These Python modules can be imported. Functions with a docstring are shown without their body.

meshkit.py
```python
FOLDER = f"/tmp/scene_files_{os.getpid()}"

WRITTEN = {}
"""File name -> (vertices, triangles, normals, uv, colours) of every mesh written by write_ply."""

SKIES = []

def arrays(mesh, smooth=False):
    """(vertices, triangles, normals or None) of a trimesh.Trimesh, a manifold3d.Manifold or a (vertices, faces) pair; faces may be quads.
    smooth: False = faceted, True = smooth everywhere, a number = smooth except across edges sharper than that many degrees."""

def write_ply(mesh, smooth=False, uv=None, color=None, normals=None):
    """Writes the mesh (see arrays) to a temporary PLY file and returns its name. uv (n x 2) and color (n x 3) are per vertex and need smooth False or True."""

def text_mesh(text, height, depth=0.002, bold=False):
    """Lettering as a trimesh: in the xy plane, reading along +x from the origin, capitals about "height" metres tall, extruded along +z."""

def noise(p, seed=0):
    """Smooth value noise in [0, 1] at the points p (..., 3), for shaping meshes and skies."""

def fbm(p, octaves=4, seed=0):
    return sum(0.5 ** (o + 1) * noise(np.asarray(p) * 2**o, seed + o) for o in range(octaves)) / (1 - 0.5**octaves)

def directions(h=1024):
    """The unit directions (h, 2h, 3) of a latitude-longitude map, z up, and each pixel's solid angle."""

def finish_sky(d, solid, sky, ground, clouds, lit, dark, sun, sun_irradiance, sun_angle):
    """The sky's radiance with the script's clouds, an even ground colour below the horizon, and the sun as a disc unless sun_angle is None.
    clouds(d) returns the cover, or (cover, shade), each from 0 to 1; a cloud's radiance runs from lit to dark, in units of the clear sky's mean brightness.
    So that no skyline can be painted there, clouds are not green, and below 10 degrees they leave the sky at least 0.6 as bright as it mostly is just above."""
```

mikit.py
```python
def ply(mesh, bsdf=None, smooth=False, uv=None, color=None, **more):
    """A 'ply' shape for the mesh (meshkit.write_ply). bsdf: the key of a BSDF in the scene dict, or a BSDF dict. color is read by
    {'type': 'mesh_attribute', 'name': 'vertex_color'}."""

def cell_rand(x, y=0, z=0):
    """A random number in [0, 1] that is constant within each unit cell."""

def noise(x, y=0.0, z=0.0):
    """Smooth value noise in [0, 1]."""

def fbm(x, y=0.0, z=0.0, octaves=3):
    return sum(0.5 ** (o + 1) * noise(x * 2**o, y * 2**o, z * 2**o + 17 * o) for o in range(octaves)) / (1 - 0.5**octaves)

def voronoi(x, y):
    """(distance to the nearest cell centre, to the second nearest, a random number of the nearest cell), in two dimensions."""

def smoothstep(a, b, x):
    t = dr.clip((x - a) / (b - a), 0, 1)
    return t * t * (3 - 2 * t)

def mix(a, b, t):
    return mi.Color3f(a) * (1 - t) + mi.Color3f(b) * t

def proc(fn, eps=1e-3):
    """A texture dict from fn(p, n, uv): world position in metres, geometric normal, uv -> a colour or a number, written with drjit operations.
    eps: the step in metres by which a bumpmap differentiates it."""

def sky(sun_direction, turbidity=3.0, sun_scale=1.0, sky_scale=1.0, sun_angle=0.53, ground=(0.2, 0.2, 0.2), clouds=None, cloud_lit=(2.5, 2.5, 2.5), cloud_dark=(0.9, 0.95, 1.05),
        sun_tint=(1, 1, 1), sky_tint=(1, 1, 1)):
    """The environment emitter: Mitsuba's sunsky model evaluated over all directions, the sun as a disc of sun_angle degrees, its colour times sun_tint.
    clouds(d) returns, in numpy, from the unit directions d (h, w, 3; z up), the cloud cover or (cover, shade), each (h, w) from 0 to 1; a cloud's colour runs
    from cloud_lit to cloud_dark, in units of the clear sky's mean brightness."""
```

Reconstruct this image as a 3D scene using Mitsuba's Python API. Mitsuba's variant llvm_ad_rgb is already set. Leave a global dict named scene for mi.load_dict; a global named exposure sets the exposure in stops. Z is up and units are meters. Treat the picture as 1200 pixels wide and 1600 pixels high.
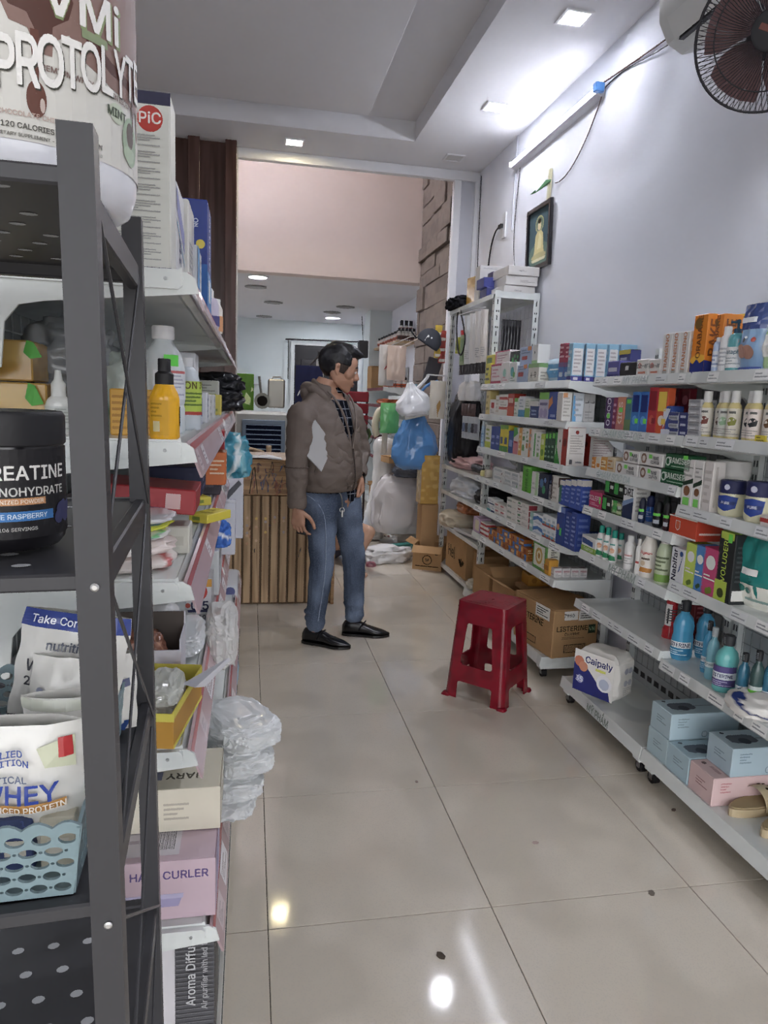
import math, random
import numpy as np, trimesh, manifold3d as m3
import mitsuba as mi, drjit as dr
import mikit, meshkit
from mikit import proc, noise, fbm, voronoi, cell_rand, smoothstep, mix
T = mi.ScalarTransform4f
rng = random.Random(7)
scene, labels = {}, {}

# ---------------------------------------------------------------- camera, daylight, exposure
F, YAW, PITCH, ROLL, EYE = 1090.0, .1932, -.1582, .0410, 1.347
def camera_axes():
    cy, sy, cp, sp, cr, sr = math.cos(YAW), math.sin(YAW), math.cos(PITCH), math.sin(PITCH), math.cos(ROLL), math.sin(ROLL)
    fw = np.array([sy*cp, cy*cp, sp]); r0 = np.array([cy, -sy, 0.]); u0 = np.cross(r0, fw)
    return cr*r0 + sr*u0, -sr*r0 + cr*u0, fw
_r, _u, _f = camera_axes()
scene['camera'] = {'type': 'perspective', 'fov_axis': 'x', 'fov': math.degrees(2*math.atan(600/F)), 'near_clip': .05, 'far_clip': 100.,
    'to_world': T().look_at(origin=[0, 0, EYE], target=[float(x) for x in np.array([0, 0, EYE]) + _f], up=[float(x) for x in _u])}
def overcast(d):
    return np.ones(d.shape[:2]), np.full(d.shape[:2], .25)
scene['sky'] = mikit.sky((.2, -.5, .7), turbidity=6., sun_scale=0., sky_scale=9.5, clouds=overcast, cloud_lit=(1.0, 1.0, 1.02), cloud_dark=(.75, .78, .82))
exposure = 1.8

# ---------------------------------------------------------------- colours and materials
def lin(h):
    if not isinstance(h, str): return tuple(h)
    h = h.lstrip('#')
    if len(h) == 3: h = ''.join(c*2 for c in h)
    c = [int(h[i:i+2], 16)/255 for i in (0, 2, 4)]; g = .3*c[0] + .59*c[1] + .11*c[2]; c = [g + (x-g)*.86 for x in c]   # every colour greyed a little: a hazy, muted contrast put into the colour
    return tuple(x/12.92 if x <= .04045 else ((x+.055)/1.055)**2.4 for x in c)
def rgb(h): return {'type': 'rgb', 'value': list(lin(h))}
VC = {'type': 'mesh_attribute', 'name': 'vertex_color'}      # blended colours of bags and bundles
FC = proc(lambda p, n, uv: mi.Color3f(dr.floor(uv.x)/1023, (uv.x - dr.floor(uv.x) - .01)/.98, uv.y))     # one colour per face, kept in its uv
def packed(c):
    c = np.clip(np.asarray(c, float), 0, 1); return np.c_[np.round(c[:, 0]*1023) + .01 + .98*c[:, 1], c[:, 2]]
def two(b): return {'type': 'twosided', 'bsdf': b}
def principled(col, rough=.5, spec=.4, metal=0., **k):
    return two({'type': 'principled', 'base_color': col if isinstance(col, dict) else rgb(col), 'roughness': rough, 'specular': spec, 'metallic': metal, **k})
def diffuse(c): return two({'type': 'diffuse', 'reflectance': c})
for name, c in (('', FC), ('_blend', VC)):
    scene['matte'+name] = diffuse(c)
    scene['gloss'+name] = principled(c, .16, .5)
    scene['satin'+name] = diffuse(c) if name else two({'type': 'roughplastic', 'diffuse_reflectance': c, 'alpha': .3, 'int_ior': 1.4, 'nonlinear': False})
scene['metal'] = principled(FC, .32, .5, .9)
scene['film'] = {'type': 'principledthin', 'base_color': FC, 'roughness': .12, 'spec_trans': .62, 'diff_trans': .7, 'eta': 1.4}
scene['crinkled_film'] = {'type': 'blendbsdf', 'weight': .45, 'a': principled(FC, .14, .6), 'b': {'type': 'principledthin', 'base_color': FC, 'roughness': .08, 'spec_trans': .8, 'diff_trans': .4, 'eta': 1.4}}
def speckle(a, b, s, t0=.45, t1=.75, oc=3):
    return proc(lambda p, n, uv: mix(lin(a), lin(b), smoothstep(t0, t1, fbm(p.x*s, p.y*s, p.z*s, oc))))
def bump(b, fn, s=1., eps=1e-3): return {'type': 'bumpmap', 'tex': proc(fn, eps), 'scale': s, 'bsdf': b}
def base(col, rough, spec=.4, **k): return {'type': 'roughplastic', 'diffuse_reflectance': col, 'alpha': max(.05, rough*rough), 'int_ior': 1.3 + .4*spec, 'nonlinear': False}
scene['shelf_paint'] = two(base(speckle('#d9dedc', '#c6cccb', 9., .55, .8, 1), .3, .5))
scene['wall_paint'] = diffuse(speckle('#dee0e8', '#d5d8e1', 2.2, .4, .8, 1))
scene['ceiling_paint'] = diffuse(rgb('#d6d6da'))
scene['tray_paint'] = diffuse(rgb('#d2d1d4'))
scene['pink_paint'] = diffuse(rgb('#d4c5be'))
scene['back_paint'] = diffuse(rgb('#cfd8d8'))
def tile_col(p, n, uv):
    a = fbm(p.x*5, p.y*5, 0, 2); b = cell_rand(p.x*300, p.y*300)
    c = mix(lin('#c8beae'), lin('#beb4a4'), smoothstep(.35, .7, a))
    return mix(c, lin('#b0a99f'), .18*smoothstep(.6, .95, b))
scene['tile_glaze'] = two({'type': 'roughplastic', 'diffuse_reflectance': proc(tile_col), 'alpha': .008, 'int_ior': 1.5, 'nonlinear': False})
scene['grout'] = diffuse(rgb('#5d564e'))
def wood(a, b, axis, s=1.):
    def fn(p, n, uv):
        q = [p.x, p.y, p.z]; g = [q[i]*(3. if i == axis else 60.)*s for i in range(3)]
        v = fbm(g[0], g[1], g[2], 2)
        return mix(lin(a), lin(b), smoothstep(.3, .72, v))
    return proc(fn)
scene['slat_wood'] = two(base(wood('#bd9b73', '#9a7853', 2), .5, .3))
scene['slat_gap_shade'] = two(base(rgb('#6d5236'), .6, .2))  # darker than the slats: shade of the gaps put into the colour
scene['plank_wood'] = two(base(wood('#b48c60', '#946e48', 0), .45, .3))
scene['dark_wood'] = two(base(wood('#583c36', '#43291f', 2, .6), .4, .4))
scene['pine'] = two(base(wood('#cdb08c', '#b8966d', 1), .5, .3))
def stone_col(p, n, uv):
    r = cell_rand(dr.floor(p.y*3.1), dr.floor(p.z*9.))
    c = mix(lin('#7c726c'), lin('#625954'), fbm(p.x*14, p.y*14, p.z*14, 2))
    return mix(c, lin('#887c72'), .5*r)
scene['stone'] = bump(diffuse(proc(stone_col)), lambda p, n, uv: fbm(p.x*40, p.y*40, p.z*40, 2)*.006, 1.)
def card_col(p, n, uv):
    return mix(lin('#b48d63'), lin('#9f7a52'), .6*noise(p.x*12, p.y*12, p.z*12) + .25*cell_rand(p.x*300, p.y*60, p.z*300))
scene['cardboard'] = diffuse(proc(card_col))
scene['tape_wrap'] = two(base(speckle('#b58a3f', '#c9a55c', 30., .45, .75, 1), .18, .5))
scene['black_paint'] = two(base(rgb('#3b3b3f'), .5, .35))
scene['stool_red'] = two(base(speckle('#820c1f', '#720a1a', 20., .45, .75, 1), .28, .5))
def denim(p, n, uv):
    t = cell_rand(p.x*500, p.y*500, p.z*160); f = fbm(p.x*7, p.y*7, p.z*5, 2)
    c = mix(lin('#3c475b'), lin('#66748c'), smoothstep(.35, .72, f))
    return mix(c, lin('#8c98ab'), .22*smoothstep(.55, .9, t))
scene['denim'] = diffuse(proc(denim))
def jacket(p, n, uv):
    return mix(lin('#776961'), lin('#86776d'), .5*noise(p.x*10, p.y*10, p.z*10) + .3*cell_rand(p.x*700, p.y*700, p.z*700))
scene['jacket_cloth'] = two(base(proc(jacket), .7, .2, sheen=.15))
scene['paper_grey'] = diffuse(rgb('#b9b9ba'))
def plaid(p, n, uv):
    a = dr.abs(p.z*22 - dr.floor(p.z*22) - .5); b = dr.abs((p.x+p.y*.4)*26 - dr.floor((p.x+p.y*.4)*26) - .5)
    line = dr.select((a < .045) | (b < .05), 1., 0.)
    return mix(lin('#15171f'), lin('#8d919c'), .75*line)
scene['plaid_cloth'] = diffuse(proc(plaid))
def skin(p, n, uv):
    return mix(lin('#c79478'), lin('#b58268'), noise(p.x*45, p.y*45, p.z*45))
scene['skin'] = two(base(proc(skin), .5, .35))
scene['pale_skin'] = two(base(rgb('#c99b80'), .5, .35))
scene['hair'] = two(base(rgb('#15151a'), .45, .4))
scene['stubble'] = two(base(speckle('#5a463e', '#3a2f2c', 600., .4, .6, 1), .65, .2))
scene['leather'] = two(base(rgb('#101012'), .3, .5))
def lamp(col, power):
    return {'type': 'area', 'radiance': {'type': 'rgb', 'value': [power*c for c in col]}}

# ---------------------------------------------------------------- helpers
def numbered(name):
    if name not in used: used.add(name); return name
    k = 1
    while f'{name}_{k:03d}' in used: k += 1
    used.add(f'{name}_{k:03d}'); return f'{name}_{k:03d}'
used = set()
def M4(x=0, y=0, z=0, rz=0, rx=0, ry=0):
    t = T().translate([float(x), float(y), float(z)])
    if rz: t = t.rotate([0, 0, 1], float(rz))
    if rx: t = t.rotate([1, 0, 0], float(rx))
    if ry: t = t.rotate([0, 1, 0], float(ry))
    return t
def place(m, *a, **k):
    """a copy of (v, f[, c]) moved by M4"""
    A = np.array(M4(*a, **k).matrix)
    return (np.asarray(m[0]) @ A[:3, :3].T + A[:3, 3],) + tuple(m[1:])
def vf(m):
    if isinstance(m, tuple): return m
    if hasattr(m, 'to_mesh'):
        q = m.to_mesh(); return np.array(q.vert_properties[:, :3], float), np.array(q.tri_verts)
    return np.array(m.vertices), np.array(m.faces)
def join(*ms):
    V, Fc, C, n, anyc = [], [], [], 0, any(len(vf(m)) > 2 for m in ms)
    for m in ms:
        m = vf(m); f = np.asarray(m[1])
        if f.shape[1] == 4: f = np.vstack([f[:, [0, 1, 2]], f[:, [0, 2, 3]]])
        V.append(m[0]); Fc.append(f + n); n += len(m[0])
        if anyc: C.append(m[2] if len(m) > 2 else np.ones((len(m[0]), 3))*.8)
    return (np.vstack(V), np.vstack(Fc)) + ((np.vstack(C),) if anyc else ())
def tint(m, c):
    m = vf(m); return (m[0], m[1], np.tile(lin(c), (len(m[0]), 1)))
def put(key, mesh, mat='satin', col=None, smooth=False, at=None, parent=None, label=None, cat=None, group=None, kind=None, emit=None):
    """one entry of scene; mesh is (v, f[, colours]), a Manifold, a Trimesh or a finished shape dict"""
    key = numbered((parent + '__' if parent else '') + key)
    if isinstance(mesh, dict): d = dict(mesh)
    else:
        m = vf(mesh)
        if col is not None and len(m) < 3:
            m = tint(m, col)
        v, f = np.asarray(m[0], float), np.asarray(m[1])
        mat = {'shiny': 'gloss'}.get(mat, mat)
        if len(m) > 2:
            cc = np.asarray(m[2], float)
            if f.shape[1] == 4: f = np.vstack([f[:, [0, 1, 2]], f[:, [0, 2, 3]]])
            if np.ptp(cc[f], axis=1).max() > 1e-6: d = mikit.ply((v, f), mat + '_blend', smooth, color=cc)
            elif np.ptp(cc, axis=0).max() > 1e-6: d = mikit.ply((v, f), mat, smooth, uv=packed(cc))
            else:
                if smooth and smooth is not True:
                    tm = trimesh.graph.smooth_shade(trimesh.Trimesh(v, f, process=False), angle=np.radians(smooth), facet_minarea=None); v, f = np.array(tm.vertices), np.array(tm.faces)
                d = mikit.ply((v, f), mat, bool(smooth), uv=packed(np.tile(cc[0], (len(v), 1))))
        else: d = mikit.ply((v, f), mat, smooth)
    if at is not None: d['to_world'] = at
    if emit: d['emitter'] = emit
    scene[key] = d
    note(key, label, cat, group, kind)
    return key
def note(key, label=None, cat=None, group=None, kind=None):
    l = {k: v for k, v in (('label', label), ('category', cat), ('group', group), ('kind', kind)) if v}
    if l: labels[key] = l
def thing(name, label, cat, group=None):
    key = numbered(name); note(key, label, cat, group); return key
def box(x0, x1, y0, y1, z0, z1):
    v = np.array([[x, y, z] for x in (x0, x1) for y in (y0, y1) for z in (z0, z1)], float)
    f = np.array([[0, 1, 3], [0, 3, 2], [4, 6, 7], [4, 7, 5], [0, 4, 5], [0, 5, 1], [2, 3, 7], [2, 7, 6], [0, 2, 6], [0, 6, 4], [1, 5, 7], [1, 7, 3]])
    return v, f
def cbox(x0, x1, y0, y1, z0, z1, c=.002):
    """box with chamfered edges"""
    P = []
    for x, sx in ((x0, 1), (x1, -1)):
        for y, sy in ((y0, 1), (y1, -1)):
            for z, sz in ((z0, 1), (z1, -1)):
                P += [(x + sx*c, y + sy*c, z), (x + sx*c, y, z + sz*c), (x, y + sy*c, z + sz*c)]
    h = trimesh.convex.convex_hull(np.array(P)); return np.array(h.vertices), np.array(h.faces)
def hull(pts):
    h = trimesh.convex.convex_hull(np.asarray(pts, float)); return np.array(h.vertices), np.array(h.faces)
def prism(poly, h0, h1, axis='z'):
    """closed extrusion of a simple polygon (list of (a, b)); axis: the direction of extrusion"""
    from shapely.geometry import Polygon
    p = Polygon(poly) if not hasattr(poly, 'geom_type') else poly
    m = trimesh.creation.extrude_polygon(p, h1 - h0); v = np.array(m.vertices); v[:, 2] += h0
    if axis == 'x': v = v[:, [2, 0, 1]]
    if axis == 'y': v = v[:, [0, 2, 1]]; return v, np.array(m.faces)[:, ::-1]
    return v, np.array(m.faces)
def tube(pts, r, seg=8, cap=True):
    """round bar along a polyline; r a number or one per point"""
    p = np.asarray(pts, float); n = len(p); r = np.broadcast_to(np.asarray(r, float), n)
    t = np.gradient(p, axis=0); t /= np.maximum(np.linalg.norm(t, axis=1, keepdims=True), 1e-9)
    a = np.array([0, 0, 1.]) if abs(t[0][2]) < .9 else np.array([1., 0, 0])
    V, s = [], np.arange(seg)*2*np.pi/seg
    for i in range(n):
        a = a - t[i]*(a @ t[i]); a /= np.linalg.norm(a); b = np.cross(t[i], a)
        V.append(p[i] + r[i]*(np.cos(s)[:, None]*a + np.sin(s)[:, None]*b))
    V = np.vstack(V); Fc = []
    for i in range(n-1):
        for j in range(seg):
            k = (j+1) % seg; Fc += [[i*seg+j, i*seg+k, (i+1)*seg+k], [i*seg+j, (i+1)*seg+k, (i+1)*seg+j]]
    if cap:
        V = np.vstack([V, p[:1], p[-1:]])
        for j in range(seg):
            k = (j+1) % seg; Fc += [[n*seg, k, j], [n*seg+1, (n-1)*seg+j, (n-1)*seg+k]]
    return V, np.array(Fc)
def spline(pts, n=24):
    from scipy.interpolate import CubicSpline
    p = np.asarray(pts, float); d = np.r_[0, np.cumsum(np.linalg.norm(np.diff(p, axis=0), axis=1)**.5)]
    return CubicSpline(d, p)(np.linspace(0, d[-1], n))
def lathe(prof, seg=24, sx=1., sy=1.):
    """surface of revolution about z; prof = [(r, z)...] from bottom to top, ends closed"""
    pr = [(max(r, 1e-5), z) for r, z in prof]
    if pr[0][0] > 1e-4: pr = [(1e-5, pr[0][1])] + pr
    if pr[-1][0] > 1e-4: pr = pr + [(1e-5, pr[-1][1])]
    a = np.arange(seg)*2*np.pi/seg; V = np.vstack([np.c_[r*np.cos(a)*sx, r*np.sin(a)*sy, np.full(seg, z)] for r, z in pr]); Fc = []
    for i in range(len(pr)-1):
        for j in range(seg):
            k = (j+1) % seg; Fc += [[i*seg+j, i*seg+k, (i+1)*seg+k], [i*seg+j, (i+1)*seg+k, (i+1)*seg+j]]
    return V, np.array(Fc)
_glyph = {}
def glyphs(text, bold=True):
    """flat lettering: (v2, f, width) with capitals 1 high"""
    k = (text, bold)
    if k not in _glyph:
        m = meshkit.text_mesh(text, 1., .02, bold); v, f = np.array(m.vertices), np.array(m.faces)
        n = np.cross(v[f[:, 1]]-v[f[:, 0]], v[f[:, 2]]-v[f[:, 0]]); f = f[(n[:, 2] > 1e-12) & (v[f][:, :, 2].min(1) > .01)]
        idx, inv = np.unique(f, return_inverse=True); v = v[idx][:, :2]; v[:, 0] -= v[:, 0].min()
        _glyph[k] = (v, inv.reshape(-1, 3), v[:, 0].max())
    return _glyph[k]
class Print:
    """flat print on a surface given as a function (u, v, lift) -> point; W, H its size in metres; n columns on a curved one"""
    def __init__(s): s.V, s.F, s.C, s.k = [], [], [], 0
    def add(s, P, f, c):
        s.V.append(P); s.F.append(np.asarray(f) + s.k); s.C.append(np.tile(lin(c), (len(P), 1))); s.k += len(P)
    def rect(s, S, u0, v0, u1, v1, c, lift, n=1):
        u = np.linspace(u0, u1, n+1); P = np.vstack([S(u, np.full(n+1, v0), lift), S(u, np.full(n+1, v1), lift)])
        f = []
        for i in range(n): f += [[i, i+1, n+2+i], [i, n+2+i, n+1+i]]
        s.add(P, f, c)
    def poly(s, S, pts, c, lift, n=1):
        m = trimesh.creation.triangulate_polygon(__import__('shapely.geometry').geometry.Polygon(pts), engine='earcut')
        if n > 1: t = trimesh.Trimesh(np.c_[m[0], np.zeros(len(m[0]))], m[1], process=False).subdivide_to_size(.12); m = (np.array(t.vertices), np.array(t.faces))
        s.add(S(m[0][:, 0], m[0][:, 1], lift), m[1], c)
    def disc(s, S, W, H, u, v, r, c, lift):
        a = np.arange(20)*np.pi/10; q = min(W, H)
        P = S(np.r_[u, u + r*q/W*np.cos(a)], np.r_[v, v + r*q/H*np.sin(a)], lift)
        s.add(P, [[0, 1+i, 1+(i+1) % 20] for i in range(20)], c)
    def text(s, S, W, H, u, v, h, c, t, lift, rot=0, maxw=.94):
        g, f, w = glyphs(t); hh = h*H; lim = maxw*(H if rot else W)
        if rot in (90, 270): hh = h*W
        k = min(hh, lim/max(w, 1e-6));
        if rot in (90, 270): k = min(k, 2*min(v, 1-v)*.96*H/max(w, 1e-6))
        x, y = (g[:, 0] - w/2)*k, (g[:, 1] - .5)*k
        if rot == 90: x, y = -y, x
        if rot == 270: x, y = y, -x
        if rot == 180: x, y = -x, -y
        s.add(S(u + x/W, v + y/H, lift), f, c)
    def run(s, S, W, H, items, n=1, step=.00018):
        lift = .0003
        for it in items:
            a = it[0]; lift += step
            if a == 'r': s.rect(S, *it[1:6], lift, n)
            elif a == 'o': s.disc(S, W, H, *it[1:5], lift)
            elif a == 't': s.text(S, W, H, *it[1:6], lift, *(it[6:7]))
            elif a == 'p': s.poly(S, it[1], it[2], lift, n)
            elif a == 'l':
                _, u0, v0, u1, v1, c, k = it; hh = (v1-v0)/k
                for i in range(k): s.rect(S, u0, v0 + hh*(i+.25), u0 + (u1-u0)*(1 - .35*((i*7919+3) % 5 == 2) - .1*((i*31) % 3)), v0 + hh*(i+.7), c, lift, n)
            elif a == 'b':
                _, u0, v0, u1, v1, c = it; x, q = u0, 0
                while x < u1: 
                    w = (u1-u0)*(.012 + .018*((q*37) % 5)/4); s.rect(S, x, v0, min(x+w, u1), v1, c, lift, 1); x += w*2 + .003; q += 1
    def mesh(s): return np.vstack(s.V), np.vstack(s.F), np.vstack(s.C)
def faces_of(w, d, h):
    """print surfaces of a box: front -y, side +x (r), side -x (l), top (t), back (b); centre bottom front at the origin"""
    A = np.asarray
    def P(a, b, c): return np.stack(np.broadcast_arrays(A(a, float), A(b, float), A(c, float)), 1)
    return {'f': (lambda u, v, e: P((u-.5)*w, -e, v*h), w, h), 'r': (lambda u, v, e: P(w/2+e, u*d, v*h), d, h), 'l': (lambda u, v, e: P(-w/2-e, (1-u)*d, v*h), d, h),
            't': (lambda u, v, e: P((u-.5)*w, v*d, h+e), w, d), 'b': (lambda u, v, e: P((.5-u)*w, d+e, v*h), w, h)}
def carton(name, label, cat, pos, size, rz=0, col='#e6e4de', prints=None, group=None, mat='satin', tilt=0, ry=0, body=None):
    """a printed box: pos the front bottom centre, size (w, d, h), front towards -y before turning by rz"""
    w, d, h = size; at = M4(*pos, rz=rz, rx=tilt, ry=ry); c = min(.0025, .06*min(size))
    m = cbox(-w/2, w/2, 0, d, 0, h, c)
    key = put(name, m, body or mat, None if body else col, at=at, label=label, cat=cat, group=group)
    if prints:
        S = faces_of(w, d, h)
        for fc in sorted(prints):
            p = Print(); p.run(*S[fc], prints[fc]); put('print', p.mesh(), mat, at=at, parent=key)
    return key
def round_print(r, z0, z1, arc=150, a0=-90, sx=1., sy=1.):
    """print surface on an upright cylinder or oval, centred on angle a0 (degrees; -90 faces -y)"""
    R = r if callable(r) else (lambda z: r)
    def S(u, v, e):
        u, v = np.broadcast_arrays(np.asarray(u, float), np.asarray(v, float)); a = np.radians(a0 + (u-.5)*arc); z = z0 + v*(z1-z0)
        q = np.array([R(t) for t in z]) if callable(r) else r
        return np.stack([(q+e)*np.cos(a)*sx, (q+e)*np.sin(a)*sy, z], 1)
    rr = r if not callable(r) else r((z0+z1)/2)
    return S, math.radians(arc)*rr, z1-z0
def bottle(name, label, cat, pos, prof, col, cap=None, capcol='#fff', prints=None, rz=0, group=None, mat='gloss', capmat='satin', sx=1., sy=1., seg=20, tilt=0, solid=None):
    """turned bottle: prof and cap are (r, z) profiles; prints = [(r, z0, z1, arc, a0, items)...]"""
    at = M4(*pos, rz=rz, rx=tilt)
    key = put(name, lathe(prof, seg, sx, sy), solid or mat, None if solid else col, 40, at, label=label, cat=cat, group=group)
    if cap: put('cap', lathe(cap, seg, sx if max(q[0] for q in cap) > .8*max(q[0] for q in prof) else 1, sy if max(q[0] for q in cap) > .8*max(q[0] for q in prof) else 1), capmat, capcol, 40, at, parent=key)
    if prints:
        for r, z0, z1, arc, a0, items in prints:
            p = Print(); p.run(*round_print(r, z0, z1, arc, a0, sx, sy), items, n=12)
            put('label', p.mesh(), 'satin', at=at, parent=key)
    return key
def pillow(w, h, t, nx=14, ny=18, seed=0, wrinkle=.15, pinch=.12, flat=.0):
    """a filled pouch or bag standing in the xz plane, front -y, bottom centre at the origin"""
    g = np.random.default_rng(seed); ph = g.uniform(0, 6.28, 8); V, Fc = [], []
    U, W = np.meshgrid(np.linspace(-1, 1, nx+1), np.linspace(0, 1, ny+1))
    prof = (1 - np.abs(U)**3)*(np.sin(np.pi*np.clip(W*(1-pinch)+.03, 0, 1))**.55)
    prof = np.maximum(prof, 0)*(1 + wrinkle*(np.sin(5*U + 7*W + ph[0])*np.sin(9*W - 4*U + ph[1]) + .6*np.sin(11*U + ph[2])*np.sin(13*W + ph[3])))
    edge = 1 + .02*np.sin(17*W + ph[4])
    for s in (-1, 1):
        V.append(np.stack([U*w/2*edge, s*prof*t/2*(1 if s < 0 else 1-flat), W*h], -1).reshape(-1, 3))
    n = (nx+1)*(ny+1)
    for s in (0, 1):
        for j in range(ny):
            for i in range(nx):
                a = s*n + j*(nx+1) + i; q = [[a, a+1, a+nx+2], [a, a+nx+2, a+nx+1]]
                Fc += q if s == 0 else [x[::-1] for x in q]
    S = lambda u, v, e: _on(V[0].reshape(ny+1, nx+1, 3), u, v, e)
    return (np.vstack(V), np.array(Fc)), S
def _on(G, u, v, e):
    u, v = np.broadcast_arrays(np.asarray(u, float), np.asarray(v, float)); ny, nx = G.shape[0]-1, G.shape[1]-1
    x, y = np.clip(u, 0, 1)*nx, np.clip(v, 0, 1)*ny; i, j = np.minimum(x.astype(int), nx-1), np.minimum(y.astype(int), ny-1); a, b = (x-i)[:, None], (y-j)[:, None]
    p = G[j, i]*(1-a)*(1-b) + G[j, i+1]*a*(1-b) + G[j+1, i]*(1-a)*b + G[j+1, i+1]*a*b
    return p - np.array([0, e*4, 0])
def blob(w, d, h, seed=0, amp=.18, sub=3, freq=2.2, sharp=1.):
    """a slumped, wrinkled bag or bundle resting on z = 0"""
    m = trimesh.creation.icosphere(subdivisions=sub); v = np.array(m.vertices)
    n = meshkit.fbm(v*freq + seed*7.3) if hasattr(meshkit, 'fbm') else 0
    n = np.asarray(n); n = (n - n.mean())/max(np.abs(n - n.mean()).max(), 1e-6)
    v = np.sign(v)*np.abs(v)**.8
    v = v*(1 + amp*(1 - 2*np.abs(n)**sharp))[:, None]*np.array([w, d, h])/2
    v[:, 2] = np.maximum(v[:, 2], -.36*h); v[:, 2] -= v[:, 2].min()
    return v, np.array(m.faces)

# ---------------------------------------------------------------- the shop: floor, walls, ceiling
XL, XR, YF, YP, YB, ZC = -2.6, 1.85, -2.4, 5.9, 11.4, 3.24
put('floor', box(XL-.2, XR+.2, YF, YB+.1, -.12, -.0035), 'grout', kind='structure', label='dark grout bed under the polished beige floor tiles')
tile_dict = mikit.ply(cbox(.001, .599, .001, .599, -.03, 0, .0012), 'tile_glaze')
for j in range(24):
    for i in range(8):
        x, y = .0576 + (i-5)*.6, 3.411 + (j-10)*.6
        put('tile', tile_dict, at=M4(x, y, 0), parent='floor')
put('pavement', box(-12, 12, YF-14, YF, -.2, -.08), 'matte', '#9b978f', kind='structure')
put('wall_right', box(XR, XR+.15, YF, YB+.1, 0, 5.6), 'wall_paint', kind='structure', label='cool white painted wall above the product shelves')
put('wall_left', box(XL-.15, XL, YF, YB+.1, 0, 5.6), 'wall_paint', kind='structure')
# storefront header over the open shop front behind the viewer
put('wall_front', box(XL, XR, YF-.15, YF, 2.75, 5.6), 'wall_paint', kind='structure')
# ceiling: soffit border round a recessed tray with a hung centre panel
TX0, TX1, TY0, TY1 = -1.92, 1.17, -.6, 5.38
c = put('ceiling', join(box(TX1, XR, YF, YP, ZC, ZC+.3), box(XL, TX0, YF, YP, ZC, ZC+.3), box(TX0, TX1, TY1, YP, ZC, ZC+.3), box(TX0, TX1, YF, TY0, ZC, ZC+.3)), 'ceiling_paint', kind='structure', label='white ceiling border round the recessed grey tray')
put('tray', box(XL, XR, YF, YP, ZC+.135, ZC+.3), 'tray_paint', parent=c)
put('hung_panel', cbox(TX0+.4, .77, TY0+.4, 5.03, ZC+.012, ZC+.06, .003), 'tray_paint', parent=c)
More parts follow.
